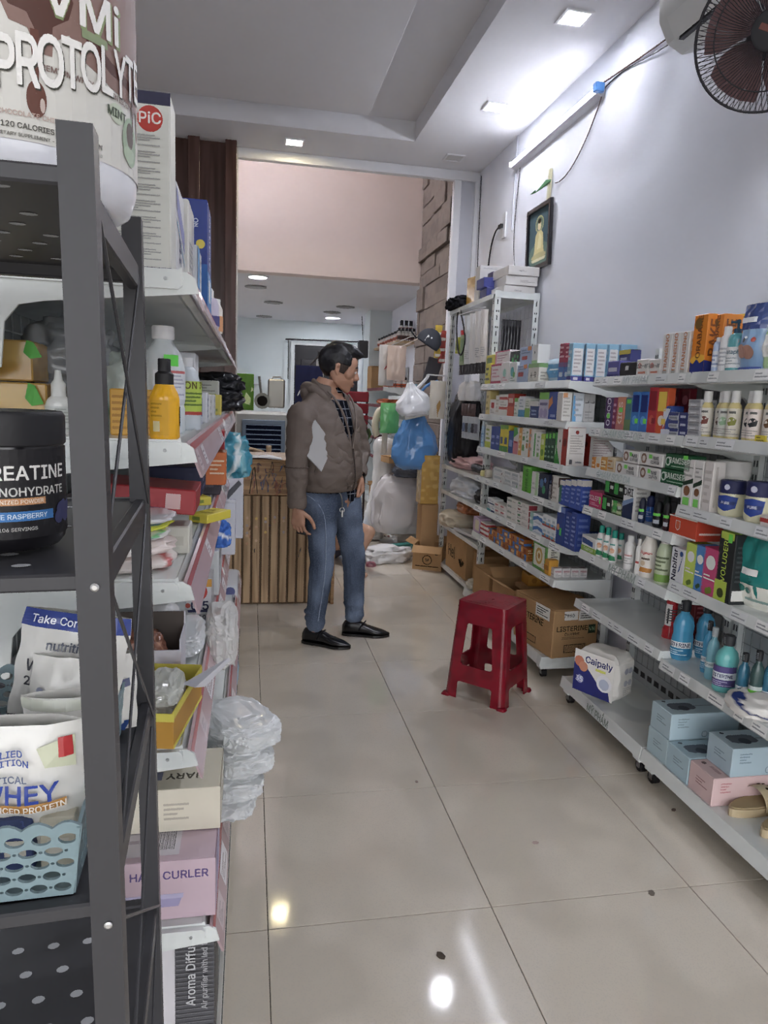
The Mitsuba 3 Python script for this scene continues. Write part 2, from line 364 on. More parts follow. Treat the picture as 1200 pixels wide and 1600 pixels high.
# partition line: wooden cladding on the left, white aluminium frame with a pale panel on the right
w = put('wall_back', box(XL, -.12, YP-.06, YP+.1, 0, ZC), 'dark_wood', kind='structure', label='dark brown wood-clad wall beside the tall opening')
for x in (-2.3, -1.95, -1.6, -1.25, -.86, -.478, -.205):
    put('board', cbox(x, x+.085, YP-.14, YP-.06, 0, ZC, .003), 'dark_wood', parent=w)
put('edge_trim', box(-.12, -.112, YP-.06, YP+.1, 0, ZC), 'satin', '#d8d4cc', parent=w)
t = put('trim_1', cbox(-.12, XR, YP, YP+.06, 3.165, ZC, .003), 'satin', '#e3e4e8', kind='structure', label='white aluminium head frame across the tall opening')
put('post', cbox(1.635, 1.695, YP, YP+.06, 0, 3.165, .003), 'satin', '#e6e7ec', parent=t)
put('jamb', cbox(1.815, XR, YP, YP+.06, 0, 3.165, .003), 'satin', '#e6e7ec', parent=t)
put('infill_panel', box(1.695, 1.815, YP+.02, YP+.04, 0, 3.165), 'satin', '#c3c5cf', parent=t)
# tall void behind it: stone-clad wall, pink fascia over the back room
put('ceiling_void', box(XL, XR, YP, 7.3, 5.0, 5.2), 'ceiling_paint', kind='structure')
put('wall_upper', box(XL, XR, YP, YP+.06, ZC, 5.2), 'pink_paint', kind='structure')
ws = put('wall_stone', box(1.70, XR, 6.0, 7.13, 0, 5.0), 'stone', kind='structure', label='brown stone-clad wall of rough blocks behind the white post')
r = random.Random(3); z = .9; k = 0
while z < 4.0:
    hh = r.choice((.13, .17, .22)); y = 6.0 - r.random()*.3
    while y < 7.13:
        L = r.uniform(.28, .6); y0, y1 = max(y, 6.0), min(y+L, 7.13)
        if y1 - y0 > .03:
            put('stone_block', cbox(1.655 - r.uniform(-.02, .022), 1.705, y0+.002, y1-.002, z+.002, z+hh-.002, .004), 'stone', parent=ws)
        y += L
    z += hh
put('wall_fascia', box(XL, XR-.0, 7.13, 7.3, 2.53, 5.0), 'pink_paint', kind='structure', label='pale pink wall over the opening to the back room')
put('ceiling_rear', box(XL, XR, 7.3, YB, 2.53, 2.7), 'ceiling_paint', kind='structure')
wb = put('wall_rear', join(box(XL, .62, YB, YB+.1, 0, 2.53), box(1.76, XR, YB, YB+.1, 0, 2.53), box(.62, 1.76, YB, YB+.1, 2.21, 2.53)), 'back_paint', kind='structure', label='pale green-white rear wall of the back room')
put('wall_column', box(1.555, XR, 9.45, 9.9, 0, 2.53), 'back_paint', kind='structure', label='white column standing out from the back room wall')
# sloping stair soffit at the left of the back room
put('stair_soffit', prism([(-2.0, 1.3), (.12, 1.52), (-.32, 1.9), (-2.0, 2.53)], 10.9, YB, 'y'), 'back_paint', kind='structure')
d = put('door_1', cbox(.68, 1.70, YB-.03, YB+.04, 0, 2.16, .004), 'satin', '#1d1a1c', kind='structure', label='black panelled door with a white frame at the rear')
for z0, z1 in ((.15, .95), (1.1, 1.95)):
    for x0, x1 in ((.78, 1.13), (1.25, 1.6)):
        put('door_panel', cbox(x0, x1, YB-.045, YB-.03, z0, z1, .008), 'satin', '#232022', parent=d)
put('door_frame', join(box(.62, .68, YB-.05, YB+.05, 0, 2.21), box(1.70, 1.76, YB-.05, YB+.05, 0, 2.21), box(.62, 1.76, YB-.05, YB+.05, 2.16, 2.21)), 'satin', '#cfd4d3', parent=d)
k = put('curtain_rod', tube([(.53, YB-.09, 2.235), (1.76, YB-.09, 2.255)], .012), 'satin', '#2e2c2e', label='thin dark curtain rod above the black rear door', cat='curtain rod')
put('pull_cord', tube([(.575, YB-.09, 2.23), (.58, YB-.09, 1.62)], .008, 6), 'satin', '#4b4d4a', parent=k)

# ---------------------------------------------------------------- lamps
WHITE, WARM = (1., 1.02, 1.12), (1., .86, .52)
tb = thing('tube_light', 'long lit tube light fixed high on the white wall', 'light')
y0, y1, zt = 3.78, 5.03, 3.035
aa = np.radians(np.linspace(100, 260, 13)); V = np.array([[1.806 + .015*math.cos(a), y, zt + .015*math.sin(a)] for y in (y0, y1) for a in aa]); f = np.array([q for i in range(12) for q in ([i, i+14, i+1], [i, i+13, i+14])])
put('tube', (V, f), 'satin', '#fff', parent=tb, emit=lamp(WHITE, 16.0))
put('batten', prism([(1.85, zt-.03), (1.822, zt-.026), (1.803, zt-.0155), (1.803, zt+.0155), (1.822, zt+.026), (1.85, zt+.03)], y0-.01, y1+.01, 'y'), 'satin', '#e8eaf0', parent=tb)
put('end_cap', join(cbox(1.782, 1.835, y0-.035, y0, zt-.018, zt+.03, .004)), 'gloss', '#3a74b8', parent=tb)
put('end_cap', join(cbox(1.785, 1.835, y1, y1+.012, zt-.018, zt+.02, .003)), 'satin', '#e6e8ee', parent=tb)
def downlight(x, y, z, s, power, col, label, lit=True, rz=0, grp=None):
    k = thing('ceiling_light', label, 'light', grp); at = M4(x, y, z, rz=rz); h = s/2
    put('bezel', join(box(-h-.014, h+.014, -h-.014, -h, -.008, 0), box(-h-.014, h+.014, h, h+.014, -.008, 0), box(-h-.014, -h, -h, h, -.008, 0), box(h, h+.014, -h, h, -.008, 0)), 'satin', '#dcdce0', at=at, parent=k)
    put('diffuser', box(-h, h, -h, h, -.005, 0), 'satin', '#f2f2f2' if lit else '#c9c9c9', at=at, parent=k, emit=lamp(col, power) if lit else None)
SPOT = 55.0
downlight(1.54, 3.535, ZC, .118, SPOT, WHITE, 'lit square white ceiling light closest to the wall fan')
downlight(1.525, 4.63, ZC, .118, SPOT, WHITE, 'lit square white ceiling light between the tube light and the grey tray')
downlight(.305, 5.66, ZC, .12, SPOT*.8, WARM, 'lit square yellow ceiling light above the man')
downlight(1.54, 5.62, ZC, .12, 0, WHITE, 'unlit square ceiling light in the corner by the white post', lit=False)
for y in (1.8,): downlight(1.54, y, ZC, .118, SPOT*2.2, WHITE, 'lit square white ceiling light above the shelves nearest the shop front')
for y in (1.8,): downlight(-2.25, y, ZC, .118, SPOT*2.2, WHITE, 'lit square white ceiling light on the other side of the shop')
def round_light(x, y, z, r, label, power=0, grp=None, cat='light'):
    k = thing('round_ceiling_light' if power else 'ceiling_vent', label, cat, grp)
    put('ring', lathe([(r+.02, -.012), (r+.02, 0)], 20), 'satin', '#d4d4d2' if power else '#8e8e8c', at=M4(x, y, z), parent=k)
    put('disc', lathe([(r, -.016), (r, -.012)], 20), 'satin', '#f4f4f4' if power else '#9a9a98', at=M4(x, y, z), parent=k, emit=lamp(WHITE, power) if power else None)
round_light(.061, 7.42, 2.53, .085, 'lit round ceiling light near the pink wall', 40.0)
round_light(1.18, 10.6, 2.53, .1, 'lit round ceiling light in front of the rear door', 40.0)
for x, y in ((.045, 8.1), (.274, 9.32), (.19, 11.0), (1.2, 9.3), (1.1, 9.95)):
    round_light(x, y, 2.53, .1, 'small unlit round fitting in the back room ceiling', 0, 'unlit round fittings in the back room ceiling', 'ceiling fitting')
round_light(-.6, 6.5, 5.0, .2, 'added round lamp high in the tall void, out of view', 60.0)  # unseen lamp, added to brighten the pink fascia
round_light(-1.6, 8.6, 2.53, .12, 'round lamp at the far left of the back room, out of view', 40.0*2)

# wires, switch and picture on the right wall
put('wire', tube(spline([(1.835, 3.76, 3.07), (1.84, 3.3, 3.03), (1.835, 3.05, 3.01), (1.84, 2.9, 3.01)], 16), .004, 6), 'satin', '#55302e', label='brown wire from the tube light to the air conditioner', cat='wire')
put('wire', tube(spline([(1.835, 3.8, 3.03), (1.843, 3.5, 3.04), (1.83, 3.2, 2.985), (1.84, 2.95, 3.0)], 16), .0035, 6), 'satin', '#2b2c30', label='black wire twisted beside the brown one up to the air conditioner', cat='wire')
put('wire', tube(spline([(1.838, 3.78, 3.01), (1.842, 3.95, 2.84), (1.842, 4.15, 2.73), (1.84, 4.32, 2.72)], 20), .003, 6), 'satin', '#4a3436', label='thin wire hanging from the tube light to the flower above the picture', cat='wire')
put('wire', tube(spline([(1.842, 4.96, 3.0), (1.845, 5.0, 2.7), (1.843, 4.98, 2.45), (1.845, 4.85, 2.2)], 20), .003, 6), 'satin', '#55565c', label='thin grey wire hanging down beside the picture', cat='wire')
put('wire', tube(spline([(1.843, 5.85, 3.2), (1.842, 5.83, 2.8), (1.843, 5.8, 2.4), (1.84, 5.75, 2.1)], 20), .004, 6), 'satin', '#3a3b42', label='dark wire running down the corner beside the white frame', cat='wire')
put('wire', tube(spline([(1.84, 5.27, 2.67), (1.83, 5.36, 2.66), (1.84, 5.5, 2.52), (1.842, 5.52, 2.2)], 20), .006, 6), 'satin', '#2a2b30', label='black lead plugged into the wall socket', cat='wire')
put('conduit', cbox(1.838, 1.85, 5.045, 5.06, 2.6, ZC, .002), 'satin', '#c9ccd6', label='narrow cable duct running from the ceiling to the wall socket', cat='cable duct')
k = put('wall_socket', cbox(1.836, 1.85, 5.18, 5.25, 2.58, 2.76, .003), 'satin', '#d9dbdf', label='slim white wall socket with a black plug', cat='socket')
put('plug', cbox(1.815, 1.837, 5.22, 5.28, 2.655, 2.685, .004), 'satin', '#222', parent=k)
k = thing('framed_picture', 'black framed picture of a seated haloed figure on the white wall', 'picture')
yc, z0, zz = 4.50, 2.235, .40; pw = .385; at = M4(1.849, yc, z0, rz=-90, rx=2)
fr = .028
put('frame', join(cbox(-pw/2, pw/2, -.024, 0, 0, fr, .004), cbox(-pw/2, pw/2, -.024, 0, zz-fr, zz, .004), cbox(-pw/2, -pw/2+fr, -.024, 0, 0, zz, .004), cbox(pw/2-fr, pw/2, -.024, 0, 0, zz, .004)), 'gloss', '#1c1c20', at=at, parent=k)
S = faces_of(pw-.05, .012, zz-.05)['f']; S2 = lambda u, v, e: S[0](u, v, e) + np.array([0, -.008, .025])
p = Print(); a = np.linspace(0, 2*np.pi, 24, endpoint=False); el = lambda cx, cy, rx, ry: [(cx+rx*math.cos(t), cy+ry*math.sin(t)) for t in a]
p.run(S2, S[1], S[2], [('r', 0, 0, 1, 1, '#4d6168'), ('p', el(.5, .2, .5, .22), '#6b7f74'), ('p', el(.5, .74, .2, .15), '#a9a677'), ('p', el(.5, .74, .17, .125), '#6f7f6c'),
    ('p', [(.2, .14), (.8, .14), (.72, .28), (.68, .56), (.58, .62), (.42, .62), (.32, .56), (.28, .28)], '#c9bd86'), ('p', [(.42, .3), (.6, .3), (.62, .5), (.5, .6)], '#d9cf9d'), ('p', el(.5, .71, .085, .085), '#d5c49a'), ('p', el(.5, .79, .075, .045), '#3a3226'), ('p', el(.5, .17, .36, .06), '#b5ad7d'), ('p', [(.22, .08), (.78, .08), (.86, .13), (.14, .13)], '#cfc9a8')])
put('painting', p.mesh(), 'matte', at=at, parent=k)
k = thing('plastic_flower', 'small faded plastic flower stuck on the wall above the picture', 'flower')
put('stem', cbox(1.832, 1.848, 4.39, 4.425, 2.64, 2.83, .004), 'satin', '#c9c5a2', parent=k)
put('leaf', join(hull([(1.83, 4.36, 2.75), (1.82, 4.42, 2.765), (1.80, 4.55, 2.715), (1.825, 4.45, 2.735), (1.84, 4.4, 2.74)]), hull([(1.80, 4.55, 2.715), (1.79, 4.6, 2.72), (1.795, 4.52, 2.73), (1.81, 4.56, 2.725)])), 'satin', '#4f8a5a', parent=k)
# air conditioner on the wall
k = thing('air_conditioner', 'white wall-mounted air conditioner behind the fan', 'air conditioner')
ay0, ay1 = 2.02, 2.86
prof = [(1.85, 2.84), (1.73, 2.80), (1.66, 2.83), (1.615, 2.905), (1.605, 3.0), (1.62, 3.12), (1.85, 3.13)]
put('body', prism(prof, ay0, ay1, 'y'), 'satin', '#dcdedc', smooth=35, parent=k)
put('flap', hull([(1.655, y, 2.822) for y in (ay0+.05, ay1-.07)] + [(1.612, y, 2.895) for y in (ay0+.05, ay1-.07)] + [(1.65, y, 2.815) for y in (ay0+.05, ay1-.07)] + [(1.606, y, 2.89) for y in (ay0+.05, ay1-.07)]), 'satin', '#e2e4e2', parent=k)
put('vent_slot', join(box(1.655, 1.675, ay0+.06, ay1-.09, 2.808, 2.83)), 'satin', '#26282c', parent=k)

# ---------------------------------------------------------------- right-hand shelving: three gondola bays and an angle-iron rack
def shelf_mesh(xf, xb, y0, y1, z, lip=.038, th=.028):
    """folded steel shelf board: top at z, sloping price lip along the front edge x = xf"""
    bev = .012
    prof = [(xb, z), (xb, z-th), (xf+bev+.01, z-th), (xf+bev, z-lip), (xf, z-lip+.004), (xf+.008, z+.004), (xf+.012, z)]
    return prism(prof, y0, y1, 'y')
def bracket_mesh(xf, xb, y, z, drop=.11, th=.004):
    pr = [(xb, z-.004), (xf+.02, z-.006), (xf+.015, z-.035), (xf+.06, z-.05), (xf+(xb-xf)*.55, z-.06), (xf+(xb-xf)*.72, z-.078), (xf+(xb-xf)*.82, z-drop), (xb, z-drop-.03)]
    return prism(pr, y, y+th, 'y')
def caster(par, x, y, r=.022):
    c = put('caster', tube([(x-.012, y, r), (x+.012, y, r)], [r, r], 14), 'satin', '#17171a', parent=par)
    put('fork', join(box(x-.016, x-.013, y-.01, y+.01, r-.006, r*2+.02), box(x+.013, x+.016, y-.01, y+.01, r-.006, r*2+.02), box(x-.016, x+.016, y-.012, y+.012, r*2+.004, r*2+.02)), 'metal', '#8a8a8c', parent=c)
def gondola(label, y0, y1, zs, xf=1.465, xbot=1.43, xb=1.775, top=1.6, zb=.077, back='#aab0b2', texts=()):
    g = thing('shelving_unit', label, 'shelving unit')
    bp = put('back_panel', box(xb, xb+.012, y0, y1, .1, top), 'satin', back, parent=g)
    wires = [box(xb-.004, xb-.0015, y0+.005, y1-.005, z, z+.002) for z in np.arange(.2, top, .055)] + [box(xb-.0065, xb-.004, y, y+.002, .2, top) for y in np.arange(y0+.03, y1, .045)]
    put('wire_grid', join(*wires), 'satin', '#7f8688', parent=g, kind='stuff')
    slots = [box(xb-.002, xb+.001, y, y+.034, z, z+.024) for y in np.arange(y0+.05, y1-.05, .055) for z in (.145,)]
    put('slot', join(*slots), 'satin', '#2f3335', parent=g, kind='stuff')
    for y in (y0+.004, y1-.034):
        u = put('upright', box(xb-.028, xb+.002, y, y+.03, .05, top+.02), 'shelf_paint', parent=g)
        put('slot', join(*[box(xb-.0295, xb-.027, y+q, y+q+.006, z, z+.022) for q in (.005, .019) for z in np.arange(.12, top, .05)]), 'satin', '#4d5254', parent=u, kind='stuff')
    put('base_shelf', shelf_mesh(xbot, xb, y0, y1, zb+.038, .05, .03), 'shelf_paint', parent=g)
    for y in (y0+.012, y1-.062):
        put('base_foot', cbox(xbot+.012, xb, y, y+.05, .045, zb+.012, .004), 'shelf_paint', parent=g); caster(g, xbot+.04, y+.025)
    for z in zs:
        s = put('shelf', shelf_mesh(xf, xb, y0, y1, z), 'shelf_paint', parent=g)
        for yy in (y0-.001, y1-.003): put('bracket', bracket_mesh(xf, xb, yy, z), 'shelf_paint', parent=s)
        # price tags along the lip
        rr = random.Random(int(z*1000) + int(y0*100)); p = Print(); L = y1-y0
        S = lambda u, v, e: np.stack(np.broadcast_arrays(xf + .008*np.asarray(v, float) - e, y1 - np.asarray(u, float)*L, z - .034 + .038*np.asarray(v, float)), 1)
        items, u = [('r', 0, .0, 1, .05, '#a9afb0')], .02
        while u < .95:
            wd = rr.uniform(.05, .12)
            if rr.random() < .62: items += [('r', u, .12, u+wd, .9, rr.choice(('#f2f3f2', '#e9ecee', '#dfe3e4'))), ('l', u+.006, .25, u+wd*.9, .75, '#9aa0a4', 2)]
            u += wd + rr.uniform(.005, .09)
        for (tz, items2) in texts:
            if abs(tz-z) < 1e-6: items += items2
        p.run(S, L, .04, items); put('price_strip', p.mesh(), 'satin', parent=s)
    return g
C_Z = [.51, .69, .885, 1.074, 1.285, 1.475]; B_Z = [.488, .717, .92, 1.09, 1.265, 1.481]; A_Z = [.462, .757, 1.027, 1.269, 1.481]
MY = lambda u: ('t', u, .5, .8, '#a3b0aa', 'MỸ PHẨM')
gondola('white shelving unit behind the red stool holding the printed brown carton on its base', 3.11, 4.41, C_Z)
gondola('white shelving unit with the nappy pack on its bottom shelf', 2.19, 2.87, B_Z, texts=[(.717, [MY(.55)]), (1.481, [('t', .5, .5, .7, '#b5bfbf', 'MY PHAM')]), (1.265, [('t', .4, .5, .7, '#bccbc8', 'CHAM SOC TOC')]), (1.09, [('t', .35, .5, .7, '#bccbc8', 'CHAM SOC DA')])])
gondola('white shelving unit with pale blue boxes and slippers on its bottom shelf', 1.44, 2.18, A_Z)
p = Print(); p.run(lambda u, v, e: np.stack(np.broadcast_arrays(1.43 + .004*np.asarray(v, float) - e, 2.87 - .68*np.asarray(u, float), .068 + .044*np.asarray(v, float)), 1), .68, .04, [('t', .52, .45, .7, '#8b978e', 'MỸ PHẨM')])
put('lip_lettering', p.mesh(), 'satin', parent='shelving_unit_001')
# angle-iron rack
g = thing('angle_iron_rack', 'tall white slotted angle-iron rack hung with packets at the end of the shelving', 'rack')
def angle(x, y, sx, sy, z0, z1, par):
    L, th = .04, .002
    k = put('upright', join(box(*sorted((x, x+sx*L)), *sorted((y, y+sy*th)), z0, z1), box(*sorted((x, x+sx*th)), *sorted((y, y+sy*L)), z0, z1)), 'shelf_paint', parent=par)
    h = []
    for i, z in enumerate(np.arange(z0+.04, z1-.03, .05)):
        big = i % 2
        e = .0012
        w0, w1, hh = ((.016, .024, .03) if big else (.012, .02, .012))
        yy = y - sy*e; h.append(box(*sorted((x+sx*w0, x+sx*w1)), *sorted((yy, y+sy*(th+e))), z, z+hh))
        if not big: h.append(box(*sorted((x+sx*.026, x+sx*.033)), *sorted((yy, y+sy*(th+e))), z, z+hh))
        xx = x - sx*e; h.append(box(*sorted((xx, x+sx*(th+e))), *sorted((y+sy*w0, y+sy*w1)), z, z+hh))
    put('slot', join(*h), 'satin', '#3d4042', parent=k, kind='stuff')
DX0, DX1, DY0, DY1 = 1.535, 1.84, 4.43, 5.45
angle(DX0, DY0, 1, 1, 0, 2.075, g); angle(DX0, DY1, 1, -1, 0, 2.10, g); angle(DX1, DY0, -1, 1, 0, 2.075, g); angle(DX1, DY1, -1, -1, 0, 2.10, g)
for z in (.075, .40, .665, .865, 2.055):
    s = put('shelf', prism([(DX0-.012, z-.03), (DX0-.012, z), (DX1, z), (DX1, z-.03), (DX1-.003, z-.03), (DX1-.003, z-.004), (DX0-.009, z-.004), (DX0-.009, z-.03)], DY0+.005, DY1-.005, 'y'), 'shelf_paint', parent=g)
put('cross_rail', join(box(DX0, DX1, DY0-.002, DY0+.001, 2.03, 2.07), box(DX0, DX1, DY1-.001, DY1+.002, 2.03, 2.07)), 'shelf_paint', parent=g)
gr = [tube([(DX1-.02, DY0+.05, z), (DX1-.02, DY1-.05, z)], .0018, 5) for z in np.arange(.95, 2.0, .07)] + [tube([(DX1-.022, y, .95), (DX1-.022, y, 2.0)], .0018, 5) for y in np.arange(DY0+.05, DY1-.04, .07)]
put('wire_grid', join(*gr), 'satin', '#c9cdd2', parent=g, kind='stuff')

# ---------------------------------------------------------------- goods: makers
def L(c, n=4, v0=.14, v1=.86): return ('l', .14, v0, .86, v1, c, n)
def B(v0, v1, c): return ('r', 0, v0, 1, v1, c)
def RS(name, label, cat, xf, yc, z, w, d, h, col, prints=None, group=None, mat='satin'):
    return carton(name, label, cat, (xf, yc, z), (w, d, h), -90, col, prints, group, mat)
def NS(name, label, cat, xc, yf, z, w, d, h, col, prints=None, group=None, mat='satin'):
    return carton(name, label, cat, (xc, yf, z), (w, d, h), 0, col, prints, group, mat)
def POUCH(name, label, cat, pos, w, h, t, col, rz, items, seed=0, mat='satin', group=None, tilt=0, roll=0):
    m, S = pillow(w, h, t, seed=seed); at = M4(*pos, rz=rz, rx=tilt, ry=roll)
    key = put(name, m, mat, col, True, at, label=label, cat=cat, group=group)
    if items:
        p = Print()
        for k, it in enumerate(items):
            e = .0006 + .0002*k
            if it[0] == 'r':
                u = np.linspace(it[1], it[3], 9); vv = np.linspace(it[2], it[4], 7); U, V = np.meshgrid(u, vv)
                f = [q for j in range(6) for i in range(8) for q in ([j*9+i, j*9+i+1, j*9+i+10], [j*9+i, j*9+i+10, j*9+i+9])]
                p.add(S(U.ravel(), V.ravel(), e), f, it[5])
            else: p.run(S, w, h, [it], step=e)
        put('print', p.mesh(), 'satin' if mat in ('film', 'milky') else mat, at=at, parent=key)
    return key
def SOFTBAG(name, label, cat, pos, w, d, h, col, cols=(), seed=0, mat='satin', rz=0, group=None, amp=.2, freq=2.2, sub=3):
    m = blob(w, d, h, seed, amp, sub, freq); C = np.tile(lin(col), (len(m[0]), 1)); rr = np.random.default_rng(seed)
    for c in cols:
        n = rr.normal(size=3); n /= np.linalg.norm(n); q = (m[0]/np.array([w, d, h])) @ n; t = np.quantile(q, rr.uniform(.2, .8)); C[np.abs(q - t) < .06] = lin(c)
    return put(name, (m[0], m[1], C), mat, None, True, M4(*pos, rz=rz), label=label, cat=cat, group=group)
def FLAT(name, label, cat, pos, r, h, col, items, group=None):
    return bottle(name, label, cat, pos, [(r*.9, 0), (r, .004), (r, h*.78), (r*.8, h*.86), (r*.45, h*.9)], col, [(r*.5, h*.88), (r*.5, h)], '#e6e8ec', [(r, h*.05, h*.75, 150, 215, items)], group=group, sx=1, sy=.8)
def TUBEB(name, label, cat, pos, r, h, col, capcol, items, group=None):
    return bottle(name, label, cat, pos, [(r*.9, 0), (r, .004), (r, h*.7), (r*.85, h*.78), (r*.5, h*.82)], col, [(r*.62, h*.8), (r*.62, h*.985), (r*.55, h)], capcol, [(r, h*.06, h*.68, 160, 215, items)], group=group)
def PUMP(name, label, cat, pos, r, h, solid, capcol, items, group=None):
    k = bottle(name, label, cat, pos, [(r*.9, 0), (r, .005), (r, h*.62), (r*.82, h*.7), (r*.4, h*.75)], '#5aa9b0', [(r*.45, h*.73), (r*.45, h*.82), (r*.16, h*.83), (r*.16, h*.92)], capcol, [(r*1.01, h*.05, h*.58, 165, 210, items)], group=group, solid=None)
    put('pump_head', join(cbox(-r*.25, r*.25, -r*.25, r*.25, h*.92, h, .003), cbox(-r*.9, 0, -r*.12, r*.12, h*.93, h*.975, .002)), 'satin', capcol, at=M4(*pos, rz=-35), parent=k)
    return k
def OIL(name, label, cat, pos, r, h, pic, lc, group=None):
    r = .0205
    k = bottle(name, label, cat, pos, [(r*.92, 0), (r, .004), (r, h*.62), (r*.9, h*.7), (r*.62, h*.76), (r*.5, h*.78)], '#d2c282', [(r*.66, h*.76), (r*.68, h*.77), (r*.66, h)], '#e8e8e6',
        [(r*1.02, h*.06, h*.64, 200, 215, [B(0, 1, lc), ('o', .5, .55, .17, pic), ('p', [(.3, .5), (.7, .62), (.66, .42), (.4, .38)], pic), ('r', .36, .82, .64, .9, '#6a6a66'), L('#b5b0a8', 3, .06, .3)])], group=group, mat='shiny')
    return k
def JAR(name, label, cat, pos, r, h, col, capcol, items, group=None):
    return bottle(name, label, cat, pos, [(r*.93, 0), (r*.97, .004), (r*.97, h*.7)], col, [(r*1.02, h*.69), (r*1.03, h*.71), (r*1.03, h*.97), (r*.97, h)], capcol, [(r*.975, h*.05, h*.66, 170, 215, items)], group=group, mat='satin', seg=28)
def JELLY(name, label, cat, pos, r, h, group=None):
    P = [(r*.8, 0), (r*.97, h*.06), (r*1.02, h*.25), (r*.98, h*.5), (r*.92, h*.66)]
    el = [(.5+.4*math.cos(t), .5+.46*math.sin(t)) for t in np.linspace(0, 2*np.pi, 16, endpoint=False)]
    return bottle(name, label, cat, pos, P, '#d6d2b0', [(r*.98, h*.64), (r*1.0, h*.66), (r*1.0, h*.96), (r*.93, h)], '#23285a',
        [(r*1.035, h*.12, h*.62, 120, 205, [('p', [(.08, .85), (.5, .95), (.92, .85), (.85, .25), (.5, .05), (.15, .25)], '#2b46a0'), ('p', [(.14, .62), (.86, .62), (.8, .42), (.2, .42)], '#20347c'), ('t', .5, .52, .14, '#dfe3f0', 'PURE')]), (r*1.01, h*.72, h*.92, 60, 205, [('o', .5, .5, .4, '#c9cbe0')])], group=group, seg=28)
def ROLLON(name, label, cat, pos, r, h, col, cap, tag, group=None):
    k = [('r', .1, .15, .9, .75, col), ('r', .25, .2, .75, .5, '#b9bec9'), ('r', .2, .78, .8, 1, '#6fe050')] if tag else [('r', .1, .15, .9, .75, col), L('#8fa0c4', 3, .2, .7)]
    return bottle(name, label, cat, pos, [(r*.8, 0), (r, h*.08), (r, h*.4), (r*.85, h*.58), (r*.8, h*.6)], col, [(r*.92, h*.58), (r*.95, h*.62), (r*.9, h*.85), (r*.6, h*.97), (r*.3, h)], cap, [(r*1.01, h*.06, h*.56, 160, 215, k)], group=group)
def TEAL(name, label, cat, pos, r, h, group=None):
    return bottle(name, label, cat, pos, [(r*.92, 0), (r, h*.03), (r, h*.6), (r*.86, h*.72), (r*.55, h*.78)], '#e6e6e2', [(r*.62, h*.76), (r*.6, h*.98), (r*.5, h)], '#1f9f8a', [(r*1.01, h*.06, h*.66, 150, 215, [('o', .5, .52, .24, '#e0a07a'), ('o', .45, .45, .14, '#e9c8a8'), ('p', [(.1, 0), (.9, 0), (.8, .22), (.3, .3)], '#2c8a5a'), ('r', .25, .8, .75, .88, '#5fa09a')])], group=group)
def OVALB(name, label, cat, pos, r, h, col, items, group=None):
    return bottle(name, label, cat, pos, [(r*.92, 0), (r, h*.03), (r, h*.5), (r*.9, h*.75), (r*.62, h*.9), (r*.5, h*.92)], col, [(r*.56, h*.91), (r*.56, h*.985), (r*.5, h)], '#efece6', [(r*1.01, h*.06, h*.72, 150, 215, items)], group=group, seg=24)
def MOUTHWASH(name, label, cat, pos, r, h, kind, group=None):
    col = ['#3f93bd', '#77b3c4', '#5fb6b4', '#2f6a86', '#35504e'][kind]; mat = 'shiny'
    items = [[B(.42, .72, '#dfe6ea'), ('t', .5, .57, .18, '#22305a', 'LISTERINE'), B(0, .42, '#2f84b4'), L('#bfe0f0', 3, .06, .36)], [B(.5, .8, '#d9e4e6'), ('t', .5, .66, .12, '#4a6a7a', 'LISTERINE')], [B(.1, .9, '#5a4f8e'), B(.38, .66, '#cfd6e0'), ('t', .5, .53, .13, '#2c3668', 'LISTERINE'), L('#b9b4d8', 3, .12, .34)], [B(.1, .75, '#cfdbe0'), ('t', .5, .45, .5, '#3a5a78', 'ORAL', 90)], [B(.3, .7, '#78e04a'), B(.7, .9, '#c9d4d0')]][kind]
    ht = h*.84
    k = bottle(name, label, cat, pos, [(r*.85, 0), (r, ht*.05), (r, ht*.42), (r*.9, ht*.52), (r*.98, ht*.68), (r*.8, ht*.84), (r*.42, ht*.93), (r*.36, ht)], col, [(r*.44, ht*.98), (r*.46, h*.86), (r*.46, h*.985), (r*.4, h)], ['#1e2126', '#b5bcc0', '#33353a', '#26282c', '#222428'][kind],
        [(r*1.015, ht*.08, ht*.5 if kind != 2 else ht*.62, 150, 218, items)] + [(r*.47, h*.86 + i*h*.03, h*.872 + i*h*.03, 358, 215, [B(0, 1, '#8f979c')]) for i in range(4)], group=group, mat=mat, sy=.8)
    return k
def SEALANT(pos):
    k = bottle('sealant_tube', 'red sealant tube with a white and black label standing alone on the second lowest shelf', 'tube', pos, [(.027, 0), (.027, .035), (.021, .045), (.021, .14)], '#b8242c', [(.022, .14), (.022, .146), (.013, .15), (.009, .19)], '#c22a30', [(.0214, .05, .135, 170, 250, [('r', .0, .0, .45, 1, '#e6e2de'), ('r', .2, .1, .3, .8, '#2a2a2c'), L('#5a5a5c', 5, .2, .8)])])
    put('hook', box(-.004, .004, -.03, -.022, .0, .012), 'satin', '#b8242c', at=M4(*pos), parent=k)
